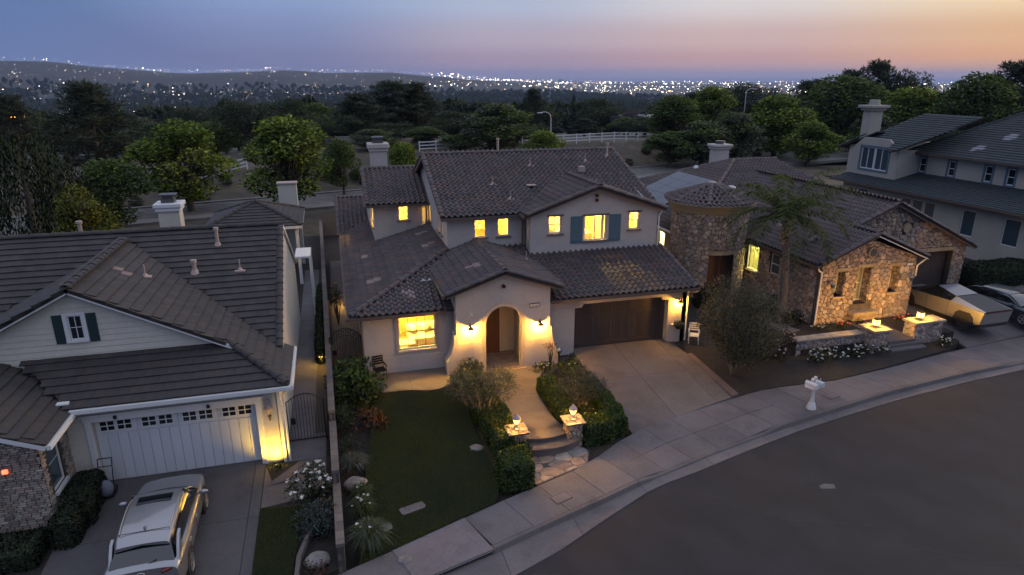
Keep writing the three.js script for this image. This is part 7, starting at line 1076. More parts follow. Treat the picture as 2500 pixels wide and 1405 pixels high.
// ---------------------------------------------------------------- leaves, shrubs, trees
function leaf(mb, x, y, z, dx, dy, dz, len, wid, r) { // diamond leaf from a point along a direction
  let ax = r() - 0.5, ay = r() - 0.5, az = r() - 0.5, sx = dy * az - dz * ay, sy = dz * ax - dx * az, sz = dx * ay - dy * ax; const l = Math.hypot(sx, sy, sz) || 1; sx *= wid / l / 2; sy *= wid / l / 2; sz *= wid / l / 2;
  const mx = x + dx * len * 0.45, my = y + dy * len * 0.45, mz = z + dz * len * 0.45, ex = x + dx * len, ey = y + dy * len, ez = z + dz * len;
  let nx = dy * sz - dz * sy, ny = dz * sx - dx * sz, nz = dx * sy - dy * sx; const q = Math.hypot(nx, ny, nz) || 1; nx /= q; ny /= q; nz /= q; if (ny < 0) { nx = -nx; ny = -ny; nz = -nz; }
  nx += dx * 0.5; ny += dy * 0.5 + 0.35; nz += dz * 0.5; { const k = Math.hypot(nx, ny, nz) || 1; nx /= k; ny /= k; nz /= k; }
  mb.v(x, y, z, nx, ny, nz); mb.v(mx + sx, my + sy, mz + sz, nx, ny, nz); mb.v(ex, ey, ez, nx, ny, nz); mb.v(x, y, z, nx, ny, nz); mb.v(ex, ey, ez, nx, ny, nz); mb.v(mx - sx, my - sy, mz - sz, nx, ny, nz);
}
const rdir = (r) => { const z = r() * 2 - 1, a = r() * 6.2832, s = Math.sqrt(1 - z * z); return [s * Math.cos(a), z, s * Math.sin(a)]; };
const tint = (mb, c, r, k = 0.5) => { const f = 1 - k / 2 + k * r(); mb.col = [c[0] * f * (0.9 + 0.2 * r()), c[1] * f, c[2] * f * (0.9 + 0.2 * r())]; };
// leaves over clumps: each clump is an ellipsoid [x, y, z, rx, ry, rz]
function clumpLeaves(mb, clumps, perArea, len, wid, cols, r, o = {}) {
  for (const [cx, cy, cz, rx, ry, rz] of clumps) {
    const n = Math.round(perArea * 4 * Math.pow((rx * ry + ry * rz + rx * rz) / 3, 1)), base = cols[Math.floor(r() * cols.length)];
    for (let i = 0; i < n; i++) {
      const d = rdir(r); if (o.top && d[1] < o.top && r() < 0.75) continue; const k = o.solid ? Math.cbrt(r()) : 0.72 + 0.34 * r(), x = cx + d[0] * rx * k, y = cy + d[1] * ry * k, z = cz + d[2] * rz * k; if (o.floor !== undefined && y < o.floor) continue;
      const e = rdir(r), m = o.out ?? 0.6; let vx = d[0] * m + e[0], vy = d[1] * m + e[1] + (o.up ?? 0.15), vz = d[2] * m + e[2]; const l = Math.hypot(vx, vy, vz) || 1; tint(mb, base, r, o.vary ?? 0.6); leaf(mb, x, y, z, vx / l, vy / l, vz / l, len * (0.7 + 0.6 * r()), wid * (0.7 + 0.6 * r()), r);
    }
  }
  return mb;
}
const GREEN = { box: [[0.095, 0.15, 0.02], [0.12, 0.17, 0.026], [0.075, 0.12, 0.018]], olive: [[0.12, 0.14, 0.085], [0.14, 0.155, 0.10], [0.09, 0.11, 0.065]], dark: [[0.018, 0.03, 0.012], [0.025, 0.038, 0.016]], mid: [[0.04, 0.065, 0.02], [0.055, 0.08, 0.025], [0.03, 0.055, 0.02]], lime: [[0.19, 0.27, 0.028], [0.155, 0.235, 0.028], [0.22, 0.28, 0.034], [0.13, 0.20, 0.026]], yellow: [[0.16, 0.17, 0.02], [0.13, 0.15, 0.02]], pine: [[0.042, 0.06, 0.03], [0.052, 0.072, 0.034], [0.034, 0.05, 0.025]], red: [[0.09, 0.03, 0.02], [0.06, 0.035, 0.02], [0.04, 0.05, 0.02]], rust: [[0.16, 0.06, 0.025], [0.10, 0.05, 0.02], [0.2, 0.09, 0.04]], grey: [[0.09, 0.13, 0.12], [0.07, 0.11, 0.10]], blade: [[0.06, 0.085, 0.03], [0.09, 0.11, 0.05]], silver: [[0.16, 0.17, 0.14], [0.11, 0.13, 0.09]], broad: [[0.10, 0.155, 0.03], [0.13, 0.185, 0.036], [0.08, 0.13, 0.026]] };
function stems(mb, base, tips, r0, r, bend = 0.2) { for (const t of tips) { const m = base.clone().lerp(t, 0.5).add(V((r() - 0.5) * bend, bend * 0.3, (r() - 0.5) * bend)); mb.cyl(base, m, r0, r0 * 0.7, 7); mb.cyl(m, t, r0 * 0.7, r0 * 0.25, 6); } return mb; }
// clipped hedge following boxes [x0, x1, y0, y1, z0, z1]
function hedge(name, label, boxes, cols, dens, size, seed, cat = 'hedge') {
  const r = RNG(seed), b0 = boxes[0], t = thing(name, label, cat, V((b0[0] + b0[1]) / 2, b0[2], (b0[4] + b0[5]) / 2)), core = new MB(), mb = new MB();
  for (const [x0, x1, y0, y1, z0, z1, rd = 0.16] of boxes) {
    const c = 0.07; core.box(x0 + c, x1 - c, y0, y1 - c, z0 + c, z1 - c); const ar = [(x1 - x0) * (z1 - z0), (x1 - x0) * (y1 - y0), (z1 - z0) * (y1 - y0)], tot = ar[0] + 2 * ar[1] + 2 * ar[2], n = Math.round(tot * dens);
    for (let i = 0; i < n; i++) {
      let q = r() * tot, p, nn; const u = r(), v = r();
      if ((q -= ar[0]) < 0) { p = [mix(x0, x1, u), y1, mix(z0, z1, v)]; nn = [0, 1, 0]; } else if ((q -= ar[1]) < 0) { p = [mix(x0, x1, u), mix(y0, y1, v), z1]; nn = [0, 0, 1]; } else if ((q -= ar[1]) < 0) { p = [mix(x0, x1, u), mix(y0, y1, v), z0]; nn = [0, 0, -1]; } else if ((q -= ar[2]) < 0) { p = [x0, mix(y0, y1, u), mix(z0, z1, v)]; nn = [-1, 0, 0]; } else { p = [x1, mix(y0, y1, u), mix(z0, z1, v)]; nn = [1, 0, 0]; }
      // round the corners
      const ix = clamp(p[0], x0 + rd, x1 - rd), iy = Math.min(p[1], y1 - rd), iz = clamp(p[2], z0 + rd, z1 - rd), ox = p[0] - ix, oy = p[1] - iy, oz = p[2] - iz, l = Math.hypot(ox, oy, oz); if (l > rd) { const k = rd / l; p = [ix + ox * k, iy + oy * k, iz + oz * k]; nn = [ox / l, oy / l, oz / l]; }
      const bump = (fbm(p[0] * 2.2 + p[1], p[2] * 2.2 + p[1] * 1.3, seed, 3) - 0.5) * 0.16 + (r() - 0.5) * 0.05; const e = rdir(r); let vx = nn[0] * 0.7 + e[0], vy = nn[1] * 0.7 + e[1] + 0.2, vz = nn[2] * 0.7 + e[2]; const m = Math.hypot(vx, vy, vz); tint(mb, cols[Math.floor(r() * cols.length)], r, 0.7); leaf(mb, p[0] + nn[0] * bump, p[1] + nn[1] * bump, p[2] + nn[2] * bump, vx / m, vy / m, vz / m, size * (0.7 + 0.7 * r()), size * 0.62, r);
    }
  }
  mesh('branches', core, M.leafDark, t); mesh('foliage', mb, M.leaf, t); return t;
}
hedge('clipped_hedge', 'long clipped green hedge along the left side of the entry walk', [[4.75, 5.75, -0.4, 0.42, -24.2, -22.6], [4.85, 5.85, -0.45, 0.45, -22.75, -21.2], [4.95, 5.65, -0.5, 0.3, -21.4, -20.2], [5.5, 6.15, -0.55, 0.02, -20.4, -19.75]], GREEN.box, 900, 0.075, 71);
hedge('cube_hedge', 'cube-shaped clipped green bush at the sidewalk beside the flagstones', [[4.72, 5.82, -0.6, 0.42, -19.45, -18.25, 0.22]], GREEN.box, 1000, 0.07, 72, 'bush');
hedge('clipped_hedge', 'curved clipped green hedge between the entry walk and the driveway', [[7.85, 8.6, -0.35, 0.45, -24.6, -23.2], [7.8, 8.5, -0.4, 0.45, -23.3, -21.5], [8.45, 9.6, -0.6, 0.25, -21.2, -20.3], [9.3, 10.35, -0.6, 0.2, -21.5, -20.6], [9.7, 10.4, -0.45, 0.3, -23.6, -21.3]], GREEN.box, 900, 0.075, 73);
hedge('dark_hedge', 'tall dark clipped hedge beside the brick bay and the white garage door', [[-8.6, -7.8, -0.1, 0.85, -21.1, -19.3, 0.25], [-8.6, -7.95, -0.2, 0.72, -19.5, -18.5, 0.25]], GREEN.dark, 800, 0.07, 74);
hedge('dark_hedge', 'low dark hedge under the brick bay wall', [[-12.6, -8.8, -0.4, 0.28, -19.2, -17.9, 0.25]], GREEN.dark, 700, 0.07, 75);
hedge('side_hedge', 'narrow ivy hedge along the neighbouring side path', [[-1.38, -1.02, -0.1, 0.75, -40, -29.5, 0.15]], GREEN.mid, 500, 0.09, 76);
hedge('dark_hedge', 'dark clipped hedge right of the stone garage', [[36.6, 38.4, -0.2, 1.9, -30.2, -28.6, 0.3], [38.2, 43.5, -0.2, 1.3, -32, -29.5, 0.3]], GREEN.dark, 300, 0.11, 77);
hedge('dark_hedge', 'dark box hedge by the turret door', [[20.0, 21.2, -0.1, 0.9, -32.6, -31.6, 0.2]], GREEN.dark, 500, 0.09, 78);
function blossoms(parent, pts, m, size, r) { const gs = [0, 1, 2].map((k) => { const mb = new MB(); for (let i = 0; i < 9; i++) { const a = i / 9 * 6.28 * 1.6 + k, q = i < 4 ? 0.5 : 1, e = 0.2 + 0.5 * q; const d = V(Math.cos(a) * q, 0.75 - 0.4 * q, Math.sin(a) * q).normalize(), s = V(-Math.sin(a), 0, Math.cos(a)); const c = d.clone().multiplyScalar(0.2); mb.quad(c.clone().addScaledVector(s, -0.3), c.clone().addScaledVector(d, 0.9), c.clone().addScaledVector(d, 0.6).add(V(0, 0.5, 0)), c.clone().addScaledVector(s, 0.3).add(V(0, 0.15, 0))); } return mb.build(); }); pts.forEach((p, i) => { const o = mesh('blossom', gs[i % 3], m, parent); o.position.add(p); o.scale.setScalar(size * (0.7 + 0.6 * r())); o.rotation.set((r() - 0.5) * 1.2, r() * 6, (r() - 0.5) * 1.2); }); }
function shrub(name, label, p, rx, ry, rz, o) {
  const { cols = GREEN.mid, n = 8, dens = 260, len = 0.1, wid = 0.05, seed = 1, up = 0.15, flowers = 0, fm = M.petal, fs = 0.05, trunk = 0, top, cat = 'shrub', bark = M.bark, spread = 0.62 } = o, r = RNG(seed), t = thing(name, label, cat, p), cl = [], mb = new MB(), st = new MB(), tips = [];
  for (let i = 0; i < n; i++) { const d = rdir(r), k = spread * Math.cbrt(r()) + 0.1, c = V(p.x + d[0] * rx * k, p.y + trunk + ry + d[1] * ry * k, p.z + d[2] * rz * k), q = 0.34 + 0.24 * r(); cl.push([c.x, c.y, c.z, rx * q, ry * q, rz * q]); tips.push(c); }
  clumpLeaves(mb, cl, dens, len, wid, cols, r, { up, floor: p.y - 0.02, out: 0.7, ...o.lo });
  stems(st, p, tips, Math.max(0.012, 0.02 * rx + trunk * 0.02), r); mesh('stems', st, bark, t); mesh('foliage', mb, M.leaf, t);
  if (flowers) { const pts = []; for (let i = 0; i < flowers; i++) { const c = cl[Math.floor(r() * n)], d = rdir(r); pts.push(V(c[0] + d[0] * c[3] * 1.05, Math.max(p.y + 0.05, c[1] + Math.abs(d[1]) * c[4] * 1.1), c[2] + d[2] * c[5] * 1.05)); } blossoms(t, pts, fm, fs, r); }
  return t;
}
function tuft(name, label, p, rad, h, n, cols, seed, flowers = 0) { const r = RNG(seed), t = thing(name, label, 'grass clump', p), mb = new MB(); for (let i = 0; i < n; i++) { const a = r() * 6.283, e = 0.2 + 0.8 * r(), b = V(p.x + Math.cos(a) * rad * 0.25 * r(), p.y, p.z + Math.sin(a) * rad * 0.25 * r()), l = 0.7 + 0.5 * r(), m = b.clone().add(V(Math.cos(a) * rad * 0.55 * e * l, h * (1 - 0.35 * e) * l, Math.sin(a) * rad * 0.55 * e * l)), c = b.clone().add(V(Math.cos(a) * rad * e * l * 1.1, h * (1 - 0.75 * e * e) * l, Math.sin(a) * rad * e * l * 1.1)), s = V(-Math.sin(a), 0, Math.cos(a)).multiplyScalar(0.009); tint(mb, cols[Math.floor(r() * cols.length)], r, 0.6); mb.quad(b.clone().sub(s), b.clone().add(s), m.clone().add(s), m.clone().sub(s)); mb.tri(m.clone().sub(s), m.clone().add(s), c); } mesh('blades', mb, M.leaf, t); if (flowers) { const pts = []; for (let i = 0; i < flowers; i++) { const a = r() * 6.28, q = rad * 0.8 * r(); pts.push(V(p.x + Math.cos(a) * q, p.y + h * (0.8 + 0.35 * r()), p.z + Math.sin(a) * q)); } blossoms(t, pts, M.petal, 0.05, r); } return t; }
const OL = { cols: GREEN.olive, len: 0.13, wid: 0.028, dens: 520, up: 0.35, bark: M.barkPale, cat: 'tree' };
shrub('olive_tree', 'multi-stemmed grey-green olive tree rising from the left hedge', V(5.05, -0.35, -22.7), 1.25, 0.85, 1.2, { ...OL, n: 16, trunk: 0.75, seed: 11, spread: 0.8, dens: 330 });
shrub('olive_tree', 'grey-green olive tree inside the curved hedge by the driveway', V(9.15, -0.35, -22.6), 0.95, 0.75, 0.95, { ...OL, n: 13, trunk: 0.55, seed: 12 });
shrub('olive_tree', 'large drooping grey-green olive tree with pale trunks in the corner bed', V(17.2, -0.4, -24.1), 2.0, 1.75, 1.75, { ...OL, cols: [[0.12, 0.13, 0.085], [0.095, 0.11, 0.07], [0.14, 0.145, 0.105]], n: 34, trunk: 0.75, seed: 13, dens: 300, spread: 0.74, len: 0.16, lo: { up: -0.1 } });
shrub('entry_shrub', 'rounded grey-green shrub against the left flank of the arched entry', V(5.0, -0.05, -25.5), 0.85, 0.65, 0.7, { ...OL, cat: 'shrub', n: 11, seed: 14 });
shrub('nandina_shrub', 'small yellow-tipped shrub beside the arch', V(5.35, -0.05, -26.2), 0.4, 0.62, 0.35, { cols: GREEN.yellow, n: 6, len: 0.09, wid: 0.04, dens: 330, seed: 15 });
shrub('leafy_shrub', 'large leafy viburnum shrub by the side gate', V(0.3, -0.12, -25.6), 1.05, 0.85, 1.15, { cols: GREEN.broad, n: 16, dens: 190, len: 0.19, wid: 0.08, seed: 16, lo: { up: 0.0 } });
shrub('rust_shrub', 'low rust-leaved shrub at the edge of the lawn', V(0.75, -0.2, -23.4), 0.75, 0.32, 0.8, { cols: GREEN.rust, n: 10, dens: 150, len: 0.15, wid: 0.065, seed: 17 });
shrub('leafy_shrub', 'dark strap-leaved shrub between the wall and the rust-leaved shrub', V(-0.25, -0.2, -23.4), 0.55, 0.4, 0.9, { cols: GREEN.mid, n: 9, dens: 240, len: 0.22, wid: 0.04, seed: 18, up: 0.5 });
shrub('small_shrub', 'fine-leaved shrub in the bed halfway along the block wall', V(-0.15, -0.35, -21.6), 0.5, 0.4, 0.6, { cols: GREEN.mid, n: 8, dens: 330, seed: 19, len: 0.1, wid: 0.03 });
tuft('spiky_grass', 'silvery spiky grass clump beside the flat grey boulder', V(-0.1, -0.4, -20.8), 0.6, 0.55, 420, GREEN.silver, 20); tuft('spiky_grass', 'green spiky grass clump below the flat grey boulder', V(0.1, -0.5, -19.0), 0.45, 0.6, 420, GREEN.blade, 21, 2); tuft('spiky_grass', 'spiky grass clump with white blooms beside the lawn', V(0.05, -0.52, -18.2), 0.52, 0.62, 460, GREEN.blade, 22, 9); tuft('spiky_grass', 'largest spiky grass clump at the sidewalk corner of the lawn', V(0.2, -0.58, -16.75), 0.72, 0.8, 800, [...GREEN.blade, GREEN.silver[0]], 23, 3);
shrub('white_rose_bush', 'tall white rose bush on the neighbour side of the block wall', V(-1.45, -0.2, -19.05), 0.75, 0.62, 0.8, { cols: GREEN.mid, n: 13, dens: 190, len: 0.09, wid: 0.055, seed: 24, flowers: 46, fs: 0.075 });
shrub('grey_bush', 'round blue-grey bush beside the white rose bush', V(-1.3, -0.35, -17.5), 0.58, 0.5, 0.58, { cols: GREEN.grey, n: 14, dens: 420, len: 0.07, wid: 0.045, seed: 25, spread: 0.75 });
shrub('ground_cover', 'low brownish ground cover in the small curved planter', V(-1.3, -0.45, -15.6), 0.45, 0.14, 0.9, { cols: GREEN.rust, n: 9, dens: 260, len: 0.08, wid: 0.04, seed: 26 });
shrub('uplit_plant', 'small bright green plant glowing over the garage uplight', V(-2.55, -0.05, -20.95), 0.36, 0.14, 0.22, { cols: GREEN.lime, n: 8, dens: 260, len: 0.1, wid: 0.035, seed: 27 });
shrub('red_leaf_bush', 'reddish bush with small white blooms beside the large olive tree', V(20.2, -0.35, -25.0), 0.95, 0.75, 0.85, { cols: GREEN.red, n: 14, dens: 260, len: 0.09, wid: 0.05, seed: 28, flowers: 40, fs: 0.055 });
['white rose bush at the garden wall end near the reddish bush', 'white rose bush in the row, second from the reddish bush', 'white rose bush in the row, third from the reddish bush', 'white rose bush at the foot of the square lamp pier'].forEach((l, i) => shrub('white_rose_bush', l, V(22.0 + i * 1.15, -0.42, -24.35 + 0.06 * i), 0.66, 0.3, 0.5, { cols: GREEN.mid, n: 9, dens: 230, len: 0.08, wid: 0.05, seed: 30 + i, flowers: 22, fs: 0.06 }));
shrub('white_rose_bush', 'white rose bush right of the terrace steps', V(29.5, -0.48, -24.15), 0.85, 0.3, 0.35, { cols: GREEN.mid, n: 9, dens: 230, len: 0.08, wid: 0.05, seed: 36, flowers: 16, fs: 0.06 });
['pink-flowered plant under the left stone window', 'green perennial under the stone window ledge', 'pink-flowered plant right of the stone window ledge', 'pale-flowered plant at the downspout corner of the stone front'].forEach((l, i) => shrub('flower_plant', l, V([25.6, 27.0, 29.6, 24.3][i], -0.02, -26.9), 0.6, 0.2, 0.3, { cols: i === 1 ? GREEN.mid : GREEN.broad, n: 7, dens: 260, len: 0.09, wid: 0.045, seed: 40 + i, flowers: [9, 0, 10, 9][i], fm: i === 3 ? M.petal : M.petalPink, fs: 0.06 }));
shrub('dark_shrub', 'dark shrub at the foot of the palm', V(23.4, -0.05, -28.0), 0.7, 0.45, 0.7, { cols: GREEN.dark, n: 9, dens: 260, seed: 46 }); shrub('dark_shrub', 'dark shrub beside the stone side wall under the small window', V(23.6, -0.05, -30.8), 0.6, 0.5, 1.0, { cols: GREEN.dark, n: 9, dens: 240, seed: 47 });
shrub('flower_plant', 'low leafy plants in the bed by the entry buttress', V(8.7, -0.05, -26.1), 0.75, 0.22, 0.35, { cols: GREEN.mid, n: 9, dens: 280, len: 0.09, wid: 0.045, seed: 48, flowers: 3 }); shrub('leafy_shrub', 'green shrub at the driveway side of the entry bed', V(9.7, -0.06, -25.6), 0.6, 0.42, 0.55, { cols: GREEN.box, n: 9, dens: 260, len: 0.1, wid: 0.055, seed: 49, flowers: 4 });
shrub('bedding_plants', 'leafy undergrowth inside the curved hedge', V(8.95, -0.35, -22.2), 0.55, 0.3, 1.0, { cols: GREEN.box, n: 10, dens: 220, seed: 50, flowers: 6 });
shrub('rose_standard', 'small rose standard with a ball of orange leaves beside the right buttress', V(9.0, -0.05, -26.25), 0.3, 0.24, 0.3, { cols: GREEN.rust, n: 7, dens: 330, len: 0.07, wid: 0.04, seed: 51, trunk: 0.85, cat: 'rose' });
shrub('flowering_standard', 'slim standard tree with orange flowers in the side yard', V(-0.3, -0.05, -34.6), 0.5, 0.6, 0.5, { cols: GREEN.mid, n: 9, dens: 240, len: 0.1, wid: 0.05, seed: 52, trunk: 1.0, flowers: 16, fm: M.petalOrange, fs: 0.07 }); shrub('small_shrub', 'small shrub behind the side gate', V(-0.4, -0.05, -29.9), 0.35, 0.4, 0.7, { cols: GREEN.mid, n: 7, dens: 240, seed: 53 });
{ const t = thing('gazing_globe', 'blue glass gazing globe on a stand near the right buttress', 'globe', V(9.55, 0, -26.6)); mesh('globe', new MB().ball(V(9.55, 0.62, -26.6), 0.14, 16, 12), mat('gazing', 0.10, 0.16, 0.28, { roughness: 0.12, metalness: 0.6 }), t); mesh('stand', new MB().cyl(V(9.55, -0.06, -26.6), V(9.55, 0.5, -26.6), 0.02, 0.05, 8), M.ironBlack, t); }
{ // queen palm
  const b = V(23.25, -0.1, -28.8), c = atDepth(1921, 548, -28.8), r = RNG(55), t = thing('palm_tree', 'tall feathery palm with smooth grey trunk beside the stone side wall', 'palm', b), tr = [], n = 18;
  const path = (u) => V(mix(b.x, c.x, u) + 0.25 * Math.sin(u * 2.2) * (1 - u), mix(b.y, c.y, u), mix(b.z, c.z, u)); for (let i = 0; i < n; i++) tr.push(path(i / n)); tr.push(c);
  const mb = new MB(); for (let i = 0; i < n; i++) { const u = i / n, R = mix(0.22, 0.17, u) + (i % 2 ? 0.004 : 0); mb.cyl(tr[i], tr[i + 1], R, R * 0.985, 14); } mesh('trunk', mb, M.palmTrunk, t);
  const bo = new MB(); for (let i = 0; i < 26; i++) { const a = i * 2.4, u = i / 26, p = c.clone().add(V(0, -1.1 + 1.1 * u, 0)), d = V(Math.cos(a), 0, Math.sin(a)); bo.cyl(p.clone().addScaledVector(d, 0.12), p.clone().addScaledVector(d, 0.26).add(V(0, 0.42, 0)), 0.06, 0.02, 5); } mesh('leaf_bases', bo, mat('palmBase', 0.28, 0.20, 0.14), t);
  const crown = c.clone().add(V(0, 0.35, 0)); for (let i = 0; i < 30; i++) { // fronds, each with its leaflets
    const a = i * 2.39996 + r() * 0.4, e = mix(1.4, 0.05, i / 30) + (r() - 0.5) * 0.2, L = 3.3 + 0.8 * r(), d = V(Math.cos(a), 0, Math.sin(a)), f = new MB(), pts = []; let p = crown.clone(), ang = e; for (let k = 0; k <= 14; k++) { pts.push(p.clone()); p = p.clone().addScaledVector(d, Math.cos(ang) * L / 14).add(V(0, Math.sin(ang) * L / 14, 0)); ang -= 0.085 + 0.045 * k / 14 + (i > 18 ? 0.03 : 0); }
    tint(f, GREEN.olive[0], r, 0.4); for (let k = 0; k < 14; k++) f.cyl(pts[k], pts[k + 1], 0.022 * (1 - k / 16), 0.02 * (1 - (k + 1) / 16), 4);
    for (let k = 2; k < 14; k++) for (let s = 0; s < 10; s++) { const q = pts[k].clone().lerp(pts[k + 1] || pts[k], s / 10), side = V(-d.z, 0, d.x).multiplyScalar(s % 2 ? 1 : -1), dir = side.multiplyScalar(0.75).add(V((r() - 0.5) * 0.5, -0.55 + (r() - 0.3) * 0.5, (r() - 0.5) * 0.5)).addScaledVector(d, 0.35).normalize(); tint(f, GREEN.mid[s % 3].map((x, i2) => x * (i2 === 0 ? 2.3 : 2.0)), r, 0.7); leaf(f, q.x, q.y, q.z, dir.x, dir.y, dir.z, (0.75 - 0.3 * Math.abs(k - 7) / 7) * (0.8 + 0.4 * r()), 0.035, r); }
    mesh('frond', f, M.leaf, t);
  }
}
// ---------------------------------------------------------------- trees behind the houses
// prototypes about 10 m tall with the base at the origin; copies are scaled
function broadleaf(seed, cols) {
  const r = RNG(seed), cl = [], tips = [], mb = new MB(), st = new MB(); for (let i = 0; i < 34; i++) { const d = rdir(r), h = 5.9 + d[1] * 3.4, w = (1 - Math.max(0, (h - 5.5) / 5.2) * 0.62) * 2.9, k = 0.45 + 0.5 * r(); const c = V(d[0] * w * k, h, d[2] * w * k), q = 0.75 + 0.75 * r(); cl.push([c.x, c.y, c.z, q, q * 0.85, q]); tips.push(c); }
  clumpLeaves(mb, cl, 56, 0.31, 0.18, cols, r, { out: 0.5, up: 0.1, vary: 0.75 }); st.cyl(V(0, 0, 0), V(0.05, 3, 0), 0.26, 0.17, 9); stems(st, V(0.05, 2.8, 0), tips.slice(0, 20), 0.1, r, 0.8); return [mb.build(), st.build()];
}
function pine(seed, cols) {
  const r = RNG(seed), mb = new MB(), st = new MB(); st.cyl(V(0, 0, 0), V(0.1, 9.3, 0), 0.24, 0.05, 9);
  for (let i = 0; i < 52; i++) { const h = 2.2 + 7.6 * Math.pow(i / 52, 0.9), a = i * 2.4 + r(), L = (h < 4 ? 2.2 : 2.7 * (1 - (h - 4) / 7.2) + 0.35) * (0.65 + 0.55 * r()), tip = V(Math.cos(a) * L, h + 0.35 * L * (0.4 + r() * 0.6), Math.sin(a) * L), b = V(0.05, h, 0); st.cyl(b, tip, 0.05, 0.015, 5);
    for (let k = 0; k < 6; k++) { const u = 0.35 + 0.65 * k / 5, c = b.clone().lerp(tip, u).add(V((r() - 0.5) * 0.5, (r() - 0.3) * 0.4, (r() - 0.5) * 0.5)), q = 0.34 + 0.2 * r(), col = cols[Math.floor(r() * cols.length)]; for (let n = 0; n < 26; n++) { const d = rdir(r), dy = d[1] * 0.6 + 0.5, l = Math.hypot(d[0], dy, d[2]); tint(mb, col, r, 0.6); leaf(mb, c.x + d[0] * q * 0.4, c.y + d[1] * q * 0.3, c.z + d[2] * q * 0.4, d[0] / l, dy / l, d[2] / l, 0.5 * (0.7 + 0.5 * r()), 0.085, r); } } }
  return [mb.build(), st.build()];
}
function roundPine(seed, cols) { const r = RNG(seed), cl = [], tips = [], mb = new MB(), st = new MB(); for (let i = 0; i < 40; i++) { const d = rdir(r), c = V(d[0] * 3.2 * (0.5 + 0.5 * r()), 6.2 + d[1] * 3.0, d[2] * 3.2 * (0.5 + 0.5 * r())), q = 0.7 + 0.7 * r(); cl.push([c.x, c.y, c.z, q, q * 0.7, q]); tips.push(c); } clumpLeaves(mb, cl, 46, 0.42, 0.11, cols, r, { up: 0.5, out: 0.6 }); st.cyl(V(0, 0, 0), V(0.2, 4, 0.1), 0.28, 0.18, 9); stems(st, V(0.2, 3.8, 0.1), tips.slice(0, 18), 0.11, r, 0.8); return [mb.build(), st.build()]; }
function cypress(seed, cols) { const r = RNG(seed), cl = [], mb = new MB(); for (let i = 0; i < 26; i++) { const h = 0.5 + 9.2 * i / 26, w = 0.75 * Math.sin(Math.PI * Math.min(1, 0.25 + 0.75 * (1 - i / 26))) * (1 - Math.pow(i / 26, 3)) + 0.12; cl.push([(r() - 0.5) * 0.2, h, (r() - 0.5) * 0.2, w, 0.6, w]); } clumpLeaves(mb, cl, 90, 0.3, 0.12, cols, r, { up: 0.9 }); return [mb.build(), new MB().cyl(V(0, 0, 0), V(0, 9, 0), 0.15, 0.03, 7).build()]; }
function weeping(seed, cols) { const r = RNG(seed), mb = new MB(), st = new MB(); st.cyl(V(0, 0, 0), V(0, 9, 0), 0.28, 0.06, 9); for (let i = 0; i < 300; i++) { const h = 2.5 + 7.3 * r(), a = r() * 6.28, w = (1.5 + 1.5 * (1 - h / 10)) * (0.4 + 0.6 * r()), x = Math.cos(a) * w, z = Math.sin(a) * w, col = cols[Math.floor(r() * cols.length)]; for (let k = 0; k < 16; k++) { tint(mb, col, r, 0.5); leaf(mb, x + (r() - 0.5) * 0.3, h - k * 0.13, z + (r() - 0.5) * 0.3, (r() - 0.5) * 0.5, -0.85, (r() - 0.5) * 0.5, 0.36, 0.09, r); } } return [mb.build(), st.build()]; }
const PROTO = { b1: broadleaf(1, GREEN.lime), b2: broadleaf(2, GREEN.lime), b3: broadleaf(3, GREEN.broad), b4: broadleaf(4, GREEN.broad.concat(GREEN.olive)), p1: pine(5, GREEN.pine), p2: pine(6, GREEN.pine), r1: roundPine(7, GREEN.pine), r2: roundPine(8, GREEN.dark.concat(GREEN.mid)), c1: cypress(9, GREEN.dark), w1: weeping(10, GREEN.pine), y1: broadleaf(11, GREEN.yellow), j1: broadleaf(12, [[0.10, 0.075, 0.13], [0.06, 0.06, 0.06]]) };
const KIND = { b: 'broadleaf_tree', p: 'pine_tree', r: 'pine_tree', c: 'cypress_tree', w: 'weeping_tree', y: 'broadleaf_tree', j: 'broadleaf_tree' };
let treeTurn = 0;
// px, py: the top of the crown in the photograph; w: crown width in pixels; z: how far back it stands
function tree(kind, px, py, w, z, label, group) {
  const top = atDepth(px, py, z), gy = terrainY(top.x, z) - 0.1, h = top.y - gy, dist = top.distanceTo(CAM), wide = w * dist / FPX, base = { b: 6.6, y: 6.6, j: 6.6, p: 5.4, r: 7.2, c: 1.7, w: 5.2 }[kind[0]], t = thing(KIND[kind[0]], label, 'tree', V(top.x, gy, z), group), [cg, tg] = PROTO[kind];
  const cr = new THREE.Mesh(cg, M.leaf), tk = new THREE.Mesh(tg, M.bark); cr.name = 'crown'; tk.name = 'trunk'; for (const o of [cr, tk]) { o.castShadow = o.receiveShadow = true; t.add(o); } t.scale.set(wide / base, h / 9.9, wide / base); t.rotation.y = (treeTurn += 1.7); return t;
}
const TB = 'trees beyond the rear road', LB = 'bright green broadleaf tree behind the houses', LP = 'dark pine rising behind the houses', LR = 'dark round-crowned tree behind the houses', LM = 'mid-green broadleaf tree in the belt behind the right-hand houses', LC = 'thin dark cypress standing among the trees behind';
tree('b1', 690, 292, 240, -66, 'broad bright green tree rising behind the garden pavilion', TB); tree('b2', 435, 303, 215, -72, 'bright green tree behind the left house chimney', TB); tree('y1', 190, 452, 135, -50, 'small yellow-green tree behind the left house roof', TB); tree('b3', 830, 345, 95, -78, 'small green tree beside the rear road left of the stucco chimney', TB); tree('b3', 255, 395, 170, -62, 'green tree between the tall conifer and the bright tree', TB);
tree('w1', 30, 318, 190, -54, 'weeping dark conifer at the left edge behind the sided house', TB); tree('p1', 205, 212, 180, -84, 'tall dark conifer left of the bright green tree', TB); tree('w1', 120, 360, 150, -58, 'dark drooping conifer behind the small yellow-green tree', TB);
